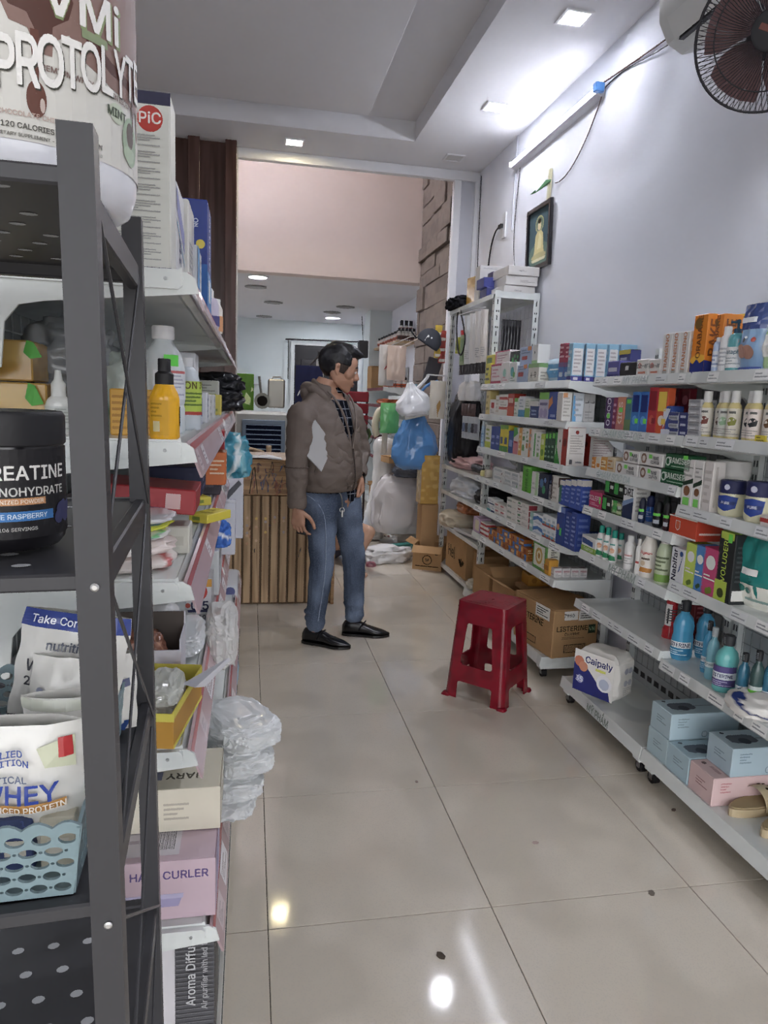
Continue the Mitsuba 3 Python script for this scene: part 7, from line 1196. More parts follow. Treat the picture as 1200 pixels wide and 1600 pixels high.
put('loop', tube(spline([(1.55, 5.2, 2.06), (1.50, 5.0, 1.93), (1.50, 4.92, 1.78), (1.51, 5.05, 1.70), (1.51, 5.15, 1.80), (1.53, 5.25, 2.0), (1.56, 5.3, 2.06)], 36), .006, 6), 'satin', '#232327', True, parent=k)
put('hook_rail', tube([(1.50, 5.1, 1.99), (1.50, 4.5, 1.975)], .004, 6), 'satin', '#d6d9de', label='white hanging rail under the top rack shelf', cat='rail')
for i, (y, c, lb) in enumerate(((4.93, '#d9dcde', 'clear striped packet hanging first from the white rail'), (4.81, '#e6e4e3', 'white packet hanging second from the white rail'), (4.69, '#e6e2df', 'white packet hanging third from the white rail'), (4.57, '#ddd6d1', 'pale beige packet hanging last from the white rail'))):
    POUCH('hanging_packet', lb, 'packet', (1.53, y, 1.63), .055, .34, .03, c, -48, [('l', .2, .1, .8, .3, '#b5b5b5', 5)] if i != 1 else [], seed=20+i, mat='shiny', tilt=4)
for i in range(6):
    POUCH('comb_packet', 'black comb in a clear packet hanging in the row at the rack end', 'packet', (1.675+.022*i, 4.62, 1.70), .03, .22, .012, '#2b2b30', 12, [('r', .1, .8, .9, .98, '#4a4a50')], seed=30+i, mat='shiny', group='black combs hanging in the rack')
for i in range(8):
    POUCH('black_packet', 'small black packet hanging in the row above the fluffy white packs', 'packet', (1.545+.004*i, 5.12-.06*i, 1.56), .05, .12, .02, '#3a373a', -70, [('r', .1, .8, .9, .95, '#8a8486')], seed=40+i, mat='shiny', group='black packets hanging in the rack')
for i, y in enumerate((5.02, 4.84)):
    SOFTBAG('sponge_pack', ['white fluffy pack hanging in the rack, farther', 'white fluffy pack hanging in the rack, nearer'][i], 'pack', (1.56, y, 1.37), .09, .15, .15, '#dcdde0', (), 88+i, 'matte', amp=.2)
for i in range(5):
    POUCH('brush_packet', 'brown brush in a packet hanging under the fluffy packs', 'packet', (1.55, 5.1-.08*i, 1.26), .05, .09, .02, '#5a4644', -70, [], seed=50+i, mat='shiny', group='brush packets under the fluffy packs')
POUCH('hanging_packet', 'green comb packet with a red header hanging beside the cable loop', 'packet', (1.53, 5.06, 1.63), .06, .25, .02, '#9fae8a', -62, [('r', 0, .86, 1, 1, '#c03036'), ('r', .2, .1, .8, .75, '#7f9a70')], seed=56, mat='shiny')
POUCH('hanging_packet', 'small yellow-green card hanging behind the green comb packet', 'packet', (1.535, 5.2, 1.72), .06, .12, .02, '#c3c94a', -62, [('r', .2, .2, .8, .6, '#7a8a3a')], seed=57, mat='satin')
for i in range(5):
    POUCH('charm_packet', 'clear packet with a small dark charm hanging low in the rack', 'packet', (1.545, 4.95-.07*i, 1.10), .06, .16, .02, '#aeb4bc', -65, [('r', .2, .3, .8, .7, ['#5a6a8a', '#4a4a50', '#7a8a9a', '#3a3a44', '#6a6a78'][i])], seed=60+i, mat='shiny', group='charm packets hanging low in the rack')
m = blob(.2, .34, .62, 91, .16, 4, 2.0)
put('raincoat', m, 'satin', '#17171c', True, M4(1.62, 5.2, .90), label='black hooded raincoat hanging in the far half of the rack', cat='coat')

# ---------------------------------------------------------------- counter with slatted front
ck = thing('counter', 'wooden counter with a slatted front and a scribbled plank top band', 'counter')
CX0, CX1, CY = -.62, .545, 4.47
put('carcass', box(CX0, CX1-.01, CY+.016, CY+.6, .0, .93), 'slat_gap_shade', parent=ck)
n = 0; x = CX0 + .005
while x < CX1 - .03:
    put('slat', cbox(x, x+.044, CY, CY+.017, .012, .717, .002), 'slat_wood', parent=ck); x += .058
pb = put('top_band', cbox(CX0, CX1-.005, CY-.004, CY+.03, .722, .935, .003), 'plank_wood', parent=ck)
put('end_board', cbox(CX1-.012, CX1+.01, CY-.02, CY+.6, 0, .935, .002), 'plank_wood', parent=ck)
put('worktop', cbox(CX0, CX1, CY-.004, CY+.6, .935, .95, .003), 'plank_wood', parent=ck)
p = Print(); S = faces_of(.24, .01, .2); rr = random.Random(9); cols = ('#5a4a5a', '#7a4a3a', '#4a5a80', '#a0604a', '#3a3a3a')
def scribble(p, S, x, z, w, c):
    pts = [(x + rr.uniform(-.02, .02)*w, z + rr.uniform(-.05, .05)*w) for _ in range(5)]
    for a, b in zip(pts, pts[1:]):
        a, b = np.array(a), np.array(b); q = b - a; L_ = np.linalg.norm(q) + 1e-6; nn = np.array([-q[1], q[0]])/L_*.0016
        P = np.array([a-nn, a+nn, b+nn, b-nn]); p.add(np.c_[P[:, 0], np.full(4, S), P[:, 1]], [[0, 1, 2], [0, 2, 3]], c)
for i in range(46): scribble(p, CY-.0045, rr.uniform(-.07, .5), rr.uniform(.76, .9), rr.uniform(.5, 1.3), rr.choice(cols))
for pts in ([(.0, .73), (.02, .88), (.03, .9), (.05, .73)], ):
    for a, b in zip(pts, pts[1:]):
        a, b = np.array(a), np.array(b); q = b-a; nn = np.array([-q[1], q[0]])/np.linalg.norm(q)*.0025; P = np.array([a-nn, a+nn, b+nn, b-nn]); p.add(np.c_[P[:, 0], np.full(4, CY-.0046), P[:, 1]], [[0, 1, 2], [0, 2, 3]], '#3c3328')
put('scribble', p.mesh(), 'matte', parent=pb)
p = Print()
for i in range(5):
    for j in range(rr.randint(2, 5)):
        xc, zc = -.615 + .058*(10 + i) + .022, .60 - .045*j - rr.uniform(0, .05); a = np.arange(12)*np.pi/6
        p.add(np.vstack([[[xc, CY-.0006, zc]], np.c_[xc+.009*np.cos(a), np.full(12, CY-.0006), zc+.009*np.sin(a)]]), [[0, 1+q, 1+(q+1) % 12] for q in range(12)], rr.choice(('#c9a888', '#b8886a', '#a89a9a', '#d0b060')))
for i in range(10): scribble(p, CY-.0007, rr.uniform(.0, .5), rr.uniform(.35, .6), rr.uniform(.3, .8), rr.choice(cols))
put('sticker', p.mesh(), 'matte', parent=ck, kind='stuff')
k = put('open_book', join(hull([(-.07, 4.44, .951), (.055, 4.44, .962), (.055, 4.62, .962), (-.07, 4.62, .951), (-.07, 4.44, .957), (-.02, 4.44, .966), (-.02, 4.62, .966)]), hull([(.055, 4.44, .962), (.2, 4.44, .951), (.2, 4.62, .951), (.055, 4.62, .962), (.2, 4.44, .957), (.12, 4.44, .967), (.12, 4.62, .967)])), 'matte', '#dfe0e2', label='open white book lying on the counter', cat='book')
p = Print(); S = lambda u, v, e: np.stack(np.broadcast_arrays(-.06 + .11*np.asarray(u, float), 4.45 + .16*np.asarray(v, float), .968 + e), 1); p.run(S, .11, .16, [L('#9a9ca0', 8)]); put('text_lines', p.mesh(), 'matte', parent=k)
k = put('chair', join(tube(spline([(-.12, 5.2, .965), (.0, 5.2, .96), (.1, 5.2, .935)], 10), [.012]*10, 8), tube([(.137, 5.24, .4), (.137, 5.24, .985)], .02, 10), tube([(-.12, 5.24, .4), (-.12, 5.24, .97)], .02, 10)), 'pine', label='pale wooden chair behind the counter', cat='chair')
put('seat', cbox(-.16, .16, 5.24, 5.6, .42, .45, .006), 'pine', parent=k)
for x, y in ((-.12, 5.24), (.137, 5.24), (-.12, 5.56), (.137, 5.56)): put('leg', tube([(x, y, 0), (x, y, .44)], .018, 10), 'pine', parent=k)
# air cooler and things above it
k = thing('air_cooler', 'grey evaporative air cooler with blue louvres behind the counter', 'air cooler')
put('cabinet', cbox(-.25, .33, 6.2, 6.7, .03, 1.205, .02), 'satin', '#a9aaa6', parent=k)
put('grille_frame', join(cbox(-.07, .30, 6.18, 6.2, 1.10, 1.14, .004), cbox(-.07, .30, 6.18, 6.2, .62, .66, .004), cbox(-.07, -.035, 6.18, 6.2, .62, 1.14, .004), cbox(.265, .30, 6.18, 6.2, .62, 1.14, .004)), 'satin', '#6f8094', parent=k)
put('grille_well', box(-.05, .28, 6.192, 6.199, .64, 1.12), 'matte', '#141a2c', parent=k)
for i in range(11): put('louvre', cbox(-.04, .27, 6.182, 6.196, .67 + .042*i, .681 + .042*i, .002), 'satin', '#7386a0', parent=k)
k = put('horn', lathe([(.02, -.12), (.03, -.1), (.035, -.03), (.07, .0), (.072, .008)], 28), 'satin', '#7f8078', 40, M4(.105, 6.5, 1.30, rz=0, rx=90), label='grey horn-shaped shower head with a dark mouth above the air cooler', cat='horn')
put('mouth', lathe([(.046, .006), (.046, .011)], 24), 'matte', '#1c1a19', at=M4(.105, 6.5, 1.30, rx=90), parent=k)
put('handle', tube([(.095, 6.52, 1.36), (.075, 6.52, 1.52)], .011, 8), 'satin', '#6f6f6a', parent=k)
put('metal_tray', join(cbox(.155, .31, 6.55, 6.57, 1.24, 1.50, .012), tube([(.19, 6.56, 1.5), (.2, 6.56, 1.52), (.27, 6.56, 1.52), (.28, 6.56, 1.5)], .006, 8)), 'metal', '#8d8a82', label='dull metal tray with a handle standing above the air cooler', cat='tray')
k = thing('green_picture', 'green picture with pale petals standing at the left above the air cooler', 'picture'); at = M4(-.10, 6.62, 1.21)
put('panel', cbox(-.22, .13, 0, .02, 0, .33, .003), 'satin', '#4f8418', at=at, parent=k)
p = Print(); S = faces_of(.35, .02, .33)['f']; S2 = lambda u, v, e: S[0](u, v, e) + np.array([-.045, 0, 0]); p.run(S2, .35, .33, [('p', [(.72, .2), (.8, .5), (.93, .32), (.9, .14)], '#c4d88a'), ('p', [(.92, .5), (.95, .65), (.99, .55)], '#d4e0a0'), *[('r', .4+.04*i, .1, .404+.04*i, .95, '#427212') for i in range(14)]]); put('petal', p.mesh(), 'gloss', at=at, parent=k)
# ---------------------------------------------------------------- far shelves along the right wall
ek = thing('wall_shelf', 'pine wall shelf crowded with black-capped pill bottles', 'shelf')
put('board', cbox(1.61, XR, 7.95, 9.4, 2.0, 2.03, .003), 'pine', parent=ek)
put('wire_rail', join(tube([(1.62, 7.96, 2.05), (XR, 7.96, 2.05)], .004, 5), tube([(1.62, 7.96, 2.08), (XR, 7.96, 2.08)], .004, 5), *[tube([(x, 7.96, 2.03), (x, 7.96, 2.08)], .003, 5) for x in np.arange(1.63, 1.85, .022)]), 'satin', '#6a3f38', parent=ek)
def pill(label, pos, r, h, lab, group, cap='#1c1b1f'):
    return bottle('pill_bottle', label, 'bottle', pos, [(r*.95, 0), (r, .004), (r, h*.68), (r*.7, h*.78)], '#d8d2cc', [(r*.78, h*.76), (r*.78, h)], cap, [(r*1.02, h*.1, h*.66, 200, -115, [B(0, 1, lab), B(.55, .95, '#dcd6d0'), B(.2, .3, '#3a3436')])], group=group, seg=14)
for i in range(8):
    y = 8.02 + .17*i; pill('white and orange pill bottle with a black cap along the edge of the pine shelf', (1.66, y, 2.03), .036, .115, '#c05a3c', 'orange pill bottles on the pine shelf')
for i in range(5): pill('dark brown labelled pill bottle at the near end of the pine shelf', (1.655 + .043*i, 7.995 + .0*i, 2.03), .0195, .14, '#4a4640', 'dark pill bottles on the pine shelf')
for i in range(3): pill('tall maroon pill bottle with a black cap on the raised row of the pine shelf', (1.70 + .055*i, 8.09, 2.03), .026, .235, '#8a3230', 'maroon pill bottles on the pine shelf')
def far_bay(label, y0, y1, zs, lip):
    g = thing('shelving_unit', label, 'shelving unit'); xf, xb = 1.50, 1.83
    put('back_panel', box(xb, xb+.01, y0, y1, .05, 1.75), 'satin', '#b5b6b8', parent=g)
    put('base_shelf', shelf_mesh(xf, xb, y0, y1, .12, .08), 'shelf_paint', parent=g)
    put('base_foot', box(xf+.03, xb, y0, y0+.05, 0, .1), 'shelf_paint', parent=g)
    for z in zs:
        s = put('shelf', shelf_mesh(xf+.04, xb, y0, y1, z), 'shelf_paint', parent=g); put('bracket', bracket_mesh(xf+.04, xb, y0-.003, z, .08), 'shelf_paint', parent=s)
        if lip: put('price_strip', box(xf+.037, xf+.04, y0, y1, z-.035, z+.003), 'satin', '#7a3a40', parent=s)
EZ = [.66, .90, 1.13, 1.30, 1.50]
far_bay('far white shelving unit with dark red price strips by the pill bottles', 8.25, 9.4, EZ, True)
far_bay('far low white shelving unit holding the white sack', 6.9, 7.9, [1.40], False)
for i in range(4): pill('fat white and orange pill bottle with a black cap below the pine shelf', (1.585 + .075*i, 8.30, 1.5), .034, .13, '#c8552e', 'fat pill bottles below the pine shelf')
for i in range(4): bottle('dropper_bottle', 'white spray bottle behind the fat pill bottles', 'bottle', (1.60 + .07*i, 8.42, 1.5), [(.024, 0), (.024, .12), (.012, .14)], '#dcdcda', [(.012, .14), (.012, .19)], '#e6e6e4', group='white spray bottles behind the fat pill bottles', seg=12)
bottle('big_jar', 'big black tub with a green lid behind the spray bottles', 'tub', (1.73, 8.62, 1.5), [(.09, 0), (.1, .02), (.095, .2), (.08, .24)], '#33383a', [(.07, .24), (.07, .28)], '#5a9a4a')
flapbox('cardboard_box', 'brown cardboard sheet box behind the far pill bottles', (1.66, 9.0, 1.5), .28, .3, .28, 0)
for i, (y, z, w, h, c, lb) in enumerate(((8.3, 1.305, .2, .05, '#b5582c', 'orange foil sachets heaped on the far fourth shelf'), (8.45, .903, .14, .1, '#4a2a2c', 'dark maroon box on the far second shelf'), (8.32, 1.133, .1, .07, '#4a6fb0', 'small blue box on the far third shelf'), (8.35, .663, .16, .09, '#2f8a3c', 'green and white box on the far lowest shelf'), (8.4, 1.40-.5, .08, .04, '#d8d8da', 'small white box on the far second shelf'))):
    if i == 0: SOFTBAG('foil_sachets', lb, 'sachets', (1.66, 8.5, z), .2, .4, .07, c, ('#d88a4a',), 95, 'shiny', amp=.4)
    else: carton('carton', lb, 'box', (1.60 + .05*(i == 4), y - .02*(i == 4), z), (w, .12, h), 0, c, {'f': [('r', .1, .3, .5, .9, '#d6d8d4')]})
bottle('tub', 'white plastic tub with a pale blue lid on the low unit', 'tub', (1.62, 6.98, 1.40), [(.05, 0), (.058, .01), (.06, .1)], '#dddcd8', [(.063, .1), (.063, .125)], '#9fc4dc')
carton('carton', 'cream foam block on the edge of the low unit', 'box', (1.75, 6.93, 1.40), (.1, .1, .06), 0, '#dcd6c6', None)
flapbox('cardboard_box', 'open brown box on the base of the far shelving unit', (1.66, 8.28, .122), .24, .26, .18, 20, None, open_=True)
# hanging and piled things between the white post and the far shelves
def bagmesh(w, d, h, seed, kn=.12):
    n, N = 40, 26; a = np.linspace(0, 2*np.pi, n+1)[:-1]; V = []; g = np.random.default_rng(seed); ph = g.uniform(0, 6, 6)
    for j in range(N+1):
        t = j/N; r = np.interp(t, [0, .04, .14, .35, .5, .7, .85, 1], [.5, .82, .98, 1, .9, .56, .3, kn]); k = .02 + .16*max(0, t-.3)
        pl = 1 + k*np.sin(11*a + ph[0] + 2*t) + .6*k*np.sin(17*a + ph[1]) + .05*np.sin(2*a + ph[2] + 5*t) + .05*np.sin(3*a - 7*t + ph[3])
        V.append(np.c_[w/2*r*pl*np.sign(np.cos(a))*np.abs(np.cos(a))**.8, d/2*r*pl*np.sin(a), np.full(n, h*t)])
    V = np.vstack(V); q = meshkit.fbm(V*np.array([14, 14, 9]) + seed, 3) - .5; V[:, :2] *= (1 + .5*q*(V[:, 2] < .75*h))[:, None]; V[:, 2] -= .05*h*np.abs(q)*2
    f = [q for j in range(N) for i in range(n) for q in ([j*n+i, j*n+(i+1) % n, (j+1)*n+(i+1) % n], [j*n+i, (j+1)*n+(i+1) % n, (j+1)*n+i])]
    V = np.vstack([V, [[0, 0, 0]], [[0, 0, h]]]); f += [[len(V)-2, (i+1) % n, i] for i in range(n)] + [[len(V)-1, N*n+i, N*n+(i+1) % n] for i in range(n)]
    return V, np.array(f)
k = put('plastic_bag', bagmesh(.34, .24, .56, 1, kn=.12), 'shiny', '#4f86c4', True, M4(1.33, 5.62, .80), label='full blue plastic bag hanging beside the white rack', cat='bag')
put('handle', tube(spline([(1.33, 5.62, 1.34), (1.40, 5.62, 1.47), (1.5, 5.6, 1.52)], 10), .012, 8), 'satin', '#4f86c4', True, parent=k)
k = put('plastic_bag', bagmesh(.27, .2, .27, 2, kn=.16), 'shiny', '#d6d8de', True, M4(1.30, 5.5, 1.235, ry=-12), label='white plastic bag holding a box, hanging in front of the blue bag', cat='bag')
put('handle', tube(spline([(1.30, 5.5, 1.45), (1.37, 5.52, 1.52), (1.40, 5.55, 1.555)], 10), .014, 8), 'satin', '#d9dade', True, parent=k)
put('box_inside', place(cbox(-.1, .1, -.07, .07, 0, .07, .004), 1.30, 5.5, 1.225, ry=-14), 'satin', '#b9bab8', parent=k)
POUCH('paper_bag', 'cream paper bag with a gold leaf print hanging next to the white rack', 'bag', (1.47, 5.48, 1.22), .13, .3, .04, '#d8d0c2', 0, [('p', [(.5, .1), (.42, .35), (.6, .5), (.7, .35)], '#b58a4a'), ('r', .52, .05, .55, .2, '#b58a4a')], seed=70, mat='satin')
put('bag_hook', join(tube([(1.535, 5.46, 1.56), (1.38, 5.5, 1.565)], .006, 6), tube([(1.38, 5.5, 1.565), (1.375, 5.5, 1.53)], .006, 6)), 'satin', '#d3d5d8', label='white hook carrying the plastic bags on the rack post', cat='hook')
k = thing('cap', 'dark grey baseball cap with white monogram hanging on the rack corner', 'cap'); at = M4(1.40, 5.58, 1.83, rz=-15, ry=32, rx=0)
V = trimesh.creation.icosphere(subdivisions=3); v = np.array(V.vertices); v = v*np.array([.10, .085, .105]); v[:, 2] = np.maximum(v[:, 2], -.03)
put('crown', (v, np.array(V.faces)), 'matte', '#4a4d55', True, at, parent=k)
put('brim', prism([(math.cos(t)*.085, math.sin(t)*.075) for t in np.linspace(-1.6, 1.6, 16)] + [(.0+.095*math.cos(t), .085*math.sin(t)) for t in np.linspace(1.6, 3.0, 4)][:1], -.006, 0), 'matte', '#26272c', at=at @ M4(-.10, 0, -.03, rz=180, ry=-18), parent=k)
p = Print(); S = lambda u, v, e: np.stack(np.broadcast_arrays(-.03 + .045*np.asarray(u, float), -.0815 - e + 0*np.asarray(u, float), -.02 + .06*np.asarray(v, float)), 1); p.run(S, .045, .06, [('t', .5, .5, .85, '#e8e8ea', 'N'), ('t', .5, .5, .85, '#e8e8ea', 'Y')]); put('monogram', p.mesh(), 'matte', at=at, parent=k)
for i in range(6):
    POUCH('ketchup_sachet', 'yellow and red sachet in the strip hanging behind the cap', 'sachet', (1.50 + .035*(i % 2), 5.66, 1.88 - .085*(i//2) - .04*(i % 2)), .06, .09, .03, ['#d8b43c', '#a83a30'][i % 2], 0, [('r', .1, .1, .9, .35, '#e6e0d4')], seed=80+i, mat='shiny', group='sachet strip behind the cap')
put('folder', place(cbox(-.06, .06, -.01, .01, -.11, .11, .003), 1.47, 5.7, 1.60, ry=14), 'matte', '#4d4a4e', label='dark grey folder hanging under the sachets', cat='folder')
POUCH('fabric_bag', 'pale pink satin bag hanging left of the cap', 'bag', (1.27, 6.2, 1.53), .17, .3, .05, '#cdb4a4', 0, [], seed=90, mat='shiny')
put('strap', tube([(1.27, 6.2, 1.80), (1.45, 6.15, 1.90), (1.66, 6.12, 1.93)], .005, 6), 'satin', '#c9b8a8', parent='fabric_bag')
LAST = [None]; LAST[0] = POUCH('clear_bag', 'clear bag with a red house print beside the satin bag', 'bag', (1.20, 6.3, 1.48), .14, .36, .05, '#c4c0be', 0, [('p', [(.3, .4), (.5, .52), (.7, .4), (.62, .4), (.5, .46), (.38, .4)], '#a83038')], seed=91, mat='shiny')
put('cord', tube([(1.20, 6.3, 1.82), (1.4, 6.25, 1.92), (1.66, 6.2, 1.95)], .004, 6), 'satin', '#b9b6b2', parent=LAST[0])
POUCH('green_bag', 'green plastic bag hanging left of the blue bag', 'bag', (1.14, 5.75, 1.08), .17, .25, .06, '#5fae62', 12, [], seed=92, mat='shiny')
k = put('travel_pillow', tube(spline([(1.06, 5.85, 1.05), (1.04, 5.85, 1.18), (1.09, 5.85, 1.27), (1.17, 5.85, 1.22), (1.15, 5.85, 1.08)], 20), [.03]*20, 10), 'matte', '#cfc2ac', True, label='beige neck pillow hanging beside the green bag', cat='pillow')
put('pillar_roll', tube(spline([(1.13, 5.9, .9), (1.135, 5.9, 1.1)], 6), [.025]*6, 10), 'satin', '#cbbfae', label='beige rolled post above the wrapped roll column', cat='roll')
k = put('wrapped_roll', tube(spline([(1.19, 6.6, .02), (1.22, 6.6, .3), (1.27, 6.6, .6), (1.27, 6.6, .93), (1.27, 6.6, 1.0)], 24), [.10, .105, .1, .11, .105, .115, .105, .11, .1, .11, .105, .11, .1, .11, .11, .105, .115, .11, .11, .115, .11, .1, .08, .05], 20), 'shiny', '#cfccc8', True, label='tall column of rolls wrapped in white printed film', cat='roll')
SOFTBAG('white_sack', 'big white woven sack slumped in front of the wrapped rolls', 'sack', (1.40, 6.42, .12), .48, .34, .62, '#cbc6c6', (), 97, 'matte', amp=.14)
flapbox('cardboard_box', 'tape-sealed brown carton left of the white sack', (1.36, 6.75, .15), .2, .2, .34, 8)
flapbox('cardboard_box', 'flattened brown carton on top of the sack pile', (1.40, 6.3, .78), .3, .2, .06, 12)
SOFTBAG('dark_bag', 'dark blue clear-wrapped bag above the white sack', 'bag', (1.46, 6.25, .66), .28, .2, .13, '#3a3f4c', ('#c9ccd2',), 98, 'shiny', amp=.3)
carton('parcel', 'tall tape-wrapped yellow-brown parcel leaning on the rack post', 'parcel', (1.455, 5.52, .52), (.15, .16, .40), 0, body='tape_wrap')
flapbox('cardboard_box', 'narrow upright brown carton under the tall taped parcel', (1.47, 5.53, .0), .14, .16, .515, 0)
flapbox('cardboard_box', 'brown cardboard box with a round emblem standing open on the floor', (1.42, 5.36, .0), .24, .2, .2, -26, {'f': [('o', .5, .42, .2, K), ('o', .5, .42, .165, '#a98259'), ('t', .5, .42, .12, K, 'M'), ('o', .82, .72, .08, K), ('l', .1, .78, .72, .84, K, 1), ('l', .1, .12, .9, .2, K, 1)]}, open_=True)
put('flat_box', place(cbox(-.34, .0, -.04, .04, 0, .05, .003), 1.56, 6.22, .004, rz=22), 'satin', '#3f8a84', label='flat teal box with white lettering lying on the floor', cat='box')
p = Print(); S = faces_of(.34, .08, .05)['f']; S2 = lambda u, v, e: S[0](u, v, e) + np.array([-.17, -.04, 0]); p.run(S2, .34, .05, [('t', .5, .5, .45, '#cfe6e2', 'Find a life well lived')]); put('lettering', p.mesh(), 'satin', at=M4(1.56, 6.22, .004, rz=22), parent='flat_box')
SOFTBAG('plastic_sheet', 'crumpled white plastic sheet on the floor by the emblem box', 'plastic sheet', (1.14, 5.72, .001), .42, .26, .13, '#d4d4d4', (), 99, 'shiny', amp=.35, rz=20)
put('pink_scrap', blob(.07, .06, .04, 100, .3, 2), 'film', '#e09aac', True, M4(.985, 5.5, .001), label='small pink plastic scrap on the floor', cat='scrap')
put('toy_ring', (lambda t: (np.array(t.vertices), np.array(t.faces)))(trimesh.creation.torus(.09, .035, 24, 12)), 'gloss', '#4a86c0', True, M4(.98, 6.55, .14), label='blue plastic ring seat behind the man', cat='ring')
rr = random.Random(77)
for i in range(9):
    put('floor_scrap', hull([(rr.uniform(-.03, .03), rr.uniform(-.02, .02), z_) for z_ in (0, .0, .008, .012, .004)]), 'satin', ['#2a2a2c', '#4a3a34', '#8a3a30'][i % 3], at=M4(1.25 + .06*(i % 5) + rr.uniform(-.02, .02), 6.75 + .13*(i//3), .001), label='small dark scrap scattered on the far floor', cat='scrap', group='dark scraps on the far floor')
for i, (x, y, c, r_, lb) in enumerate(((.89, 1.86, '#a58f88', .011, 'small pinkish spot of dirt on the tile'), (1.44, 1.97, '#6a5a52', .01, 'dark crumb nearest the shelf foot'), (1.13, 1.60, '#6c645a', .013, 'square grey scrap on the tile'), (.60, 2.25, '#8f7f76', .008, 'tiny brown crumb in the aisle'), (.475, 1.465, '#4f463e', .014, 'dark scrap beside the lamp reflection'))):
    put('crumb', hull([(r_*math.cos(t), .7*r_*math.sin(t), z_) for t in np.linspace(0, 6, 7) for z_ in (0, .002)]), 'matte', c, at=M4(x, y, .0003, rz=30*i), label=lb, cat='crumb')
# red foldable steps, green fan, hanging jacket and speaker beyond the man
k = thing('red_chair', 'bright red slatted chair back behind the man', 'chair')
for i in range(4): put('slat', cbox(.88, 1.165, 6.98, 7.0, .98 + .115*i, 1.08 + .115*i, .008), 'satin', '#8e1a26', parent=k)
put('frame', join(tube([(.9, 7.01, 0), (.9, 7.01, 1.43)], .012, 8), tube([(1.15, 7.01, 0), (1.15, 7.01, 1.43)], .012, 8)), 'satin', '#3a3436', parent=k)
k = thing('floor_fan', 'green-bladed floor fan half hidden by the man', 'fan'); at = M4(1.02, 6.7, 1.02)
put('guard', join(*[(lambda t: (np.array(t.vertices), np.array(t.faces)))(trimesh.creation.torus(r_, .004, 32, 6)) for r_ in (.15, .1, .05)]), 'satin', '#2c2e2a', at=at @ M4(0, -.03, 0, rx=90), parent=k)
put('blade_disc', join(*[hull([(.02*math.cos(a_), .0, .02*math.sin(a_)), (.125*math.cos(a_-.5), .01, .125*math.sin(a_-.5)), (.14*math.cos(a_), -.0, .14*math.sin(a_)), (.125*math.cos(a_+.5), -.012, .125*math.sin(a_+.5)), (.06*math.cos(a_), .012, .06*math.sin(a_))]) for a_ in (0, 1.256, 2.513, 3.77, 5.026)]), 'satin', '#3f5a22', at=at, parent=k)
put('stand', tube([(1.02, 6.75, .0), (1.02, 6.75, .95)], .014, 8), 'satin', '#222', parent=k); put('foot', lathe([(.15, 0), (.15, .02), (.05, .04)], 20), 'satin', '#222', at=M4(1.02, 6.75, 0), parent=k)
k = POUCH('jacket', 'dark navy jacket on a hanger behind the man', 'jacket', (.50, 6.19, 1.1), .24, .52, .08, '#2a2c4a', 0, [], seed=101, mat='matte')
put('hanger', tube([(.40, 6.15, 1.36), (.50, 6.17, 1.55), (.50, 6.2, 1.62)], .006, 6), 'satin', '#c9c9c6', parent=k)
k = put('coat_stand', join(tube([(.60, 6.4, 0), (.60, 6.4, 1.76)], .014, 8), tube([(.60, 6.4, 1.72), (.50, 6.2, 1.62)], .008, 6)), 'satin', '#2a2626', label='dark coat stand pole behind the man', cat='coat stand')
put('foot', lathe([(.14, 0), (.14, .02), (.03, .04)], 20), 'satin', '#2a2626', at=M4(.60, 6.4, 0), parent=k)
put('hanging_tag', cbox(.575, .645, 6.37, 6.386, 1.53, 1.69, .004), 'satin', '#b9b8b4', label='pale grey card hanging on the dark coat stand', cat='card')
put('wall_speaker', cbox(1.10, 1.20, 7.35, 7.45, 1.78, 1.955, .006), 'satin', '#222226', label='small black wall speaker above the far shelves', cat='speaker')
put('speaker_wire', tube([(1.15, 7.4, 1.95), (1.13, 7.4, 2.2)], .004, 5), 'satin', '#333', label='thin wire above the black speaker', cat='wire')

# ---------------------------------------------------------------- the man
A3 = lambda *p: np.array(p, float)
def cap(a, b, ra, rb, n=16):
    s = lambda p, r: m3.Manifold.sphere(r, n).translate([float(q) for q in p])
    return m3.Manifold.batch_hull([s(a, ra), s(b, rb)])
def blobs(*q, n=16): return m3.Manifold.batch_hull([m3.Manifold.sphere(r, n).translate([float(x) for x in p]) for p, r in q])
def loft(rings, n=36, axis=None):
    """closed solid through oval rings ((cx, cy, z), rf, rl) turned to the torso direction"""
    V = []; a = np.arange(n)*2*np.pi/n
    for (cx, cy, z), rf, rl in rings:
        ca, sa = np.cos(a), np.sin(a); e = .85
        f_, l_ = rf*np.sign(ca)*np.abs(ca)**e, rl*np.sign(sa)*np.abs(sa)**e
        V.append(np.c_[cx + f_*FD[0] + l_*LD[0], cy + f_*FD[1] + l_*LD[1], np.full(n, z)])
    N = len(rings); V = np.vstack(V + [np.array([rings[0][0]]), np.array([rings[-1][0]])]); f = []
    for j in range(N-1):
        for i in range(n): k = (i+1) % n; f += [[j*n+i, j*n+k, (j+1)*n+k], [j*n+i, (j+1)*n+k, (j+1)*n+i]]
    for i in range(n): k = (i+1) % n; f += [[N*n, k, i], [N*n+1, (N-1)*n+i, (N-1)*n+k]]
    return m3.Manifold(m3.Mesh(np.asarray(V, np.float32), np.asarray(f, np.uint32)))
def settle(t, it):
    v0 = np.array(t.vertices); trimesh.smoothing.filter_taubin(t, iterations=it); d = np.nan_to_num(np.array(t.vertices) - v0); k = np.linalg.norm(d, axis=1, keepdims=True)
    t.vertices = v0 + d*np.minimum(1, .02/np.maximum(k, 1e-9)); return t
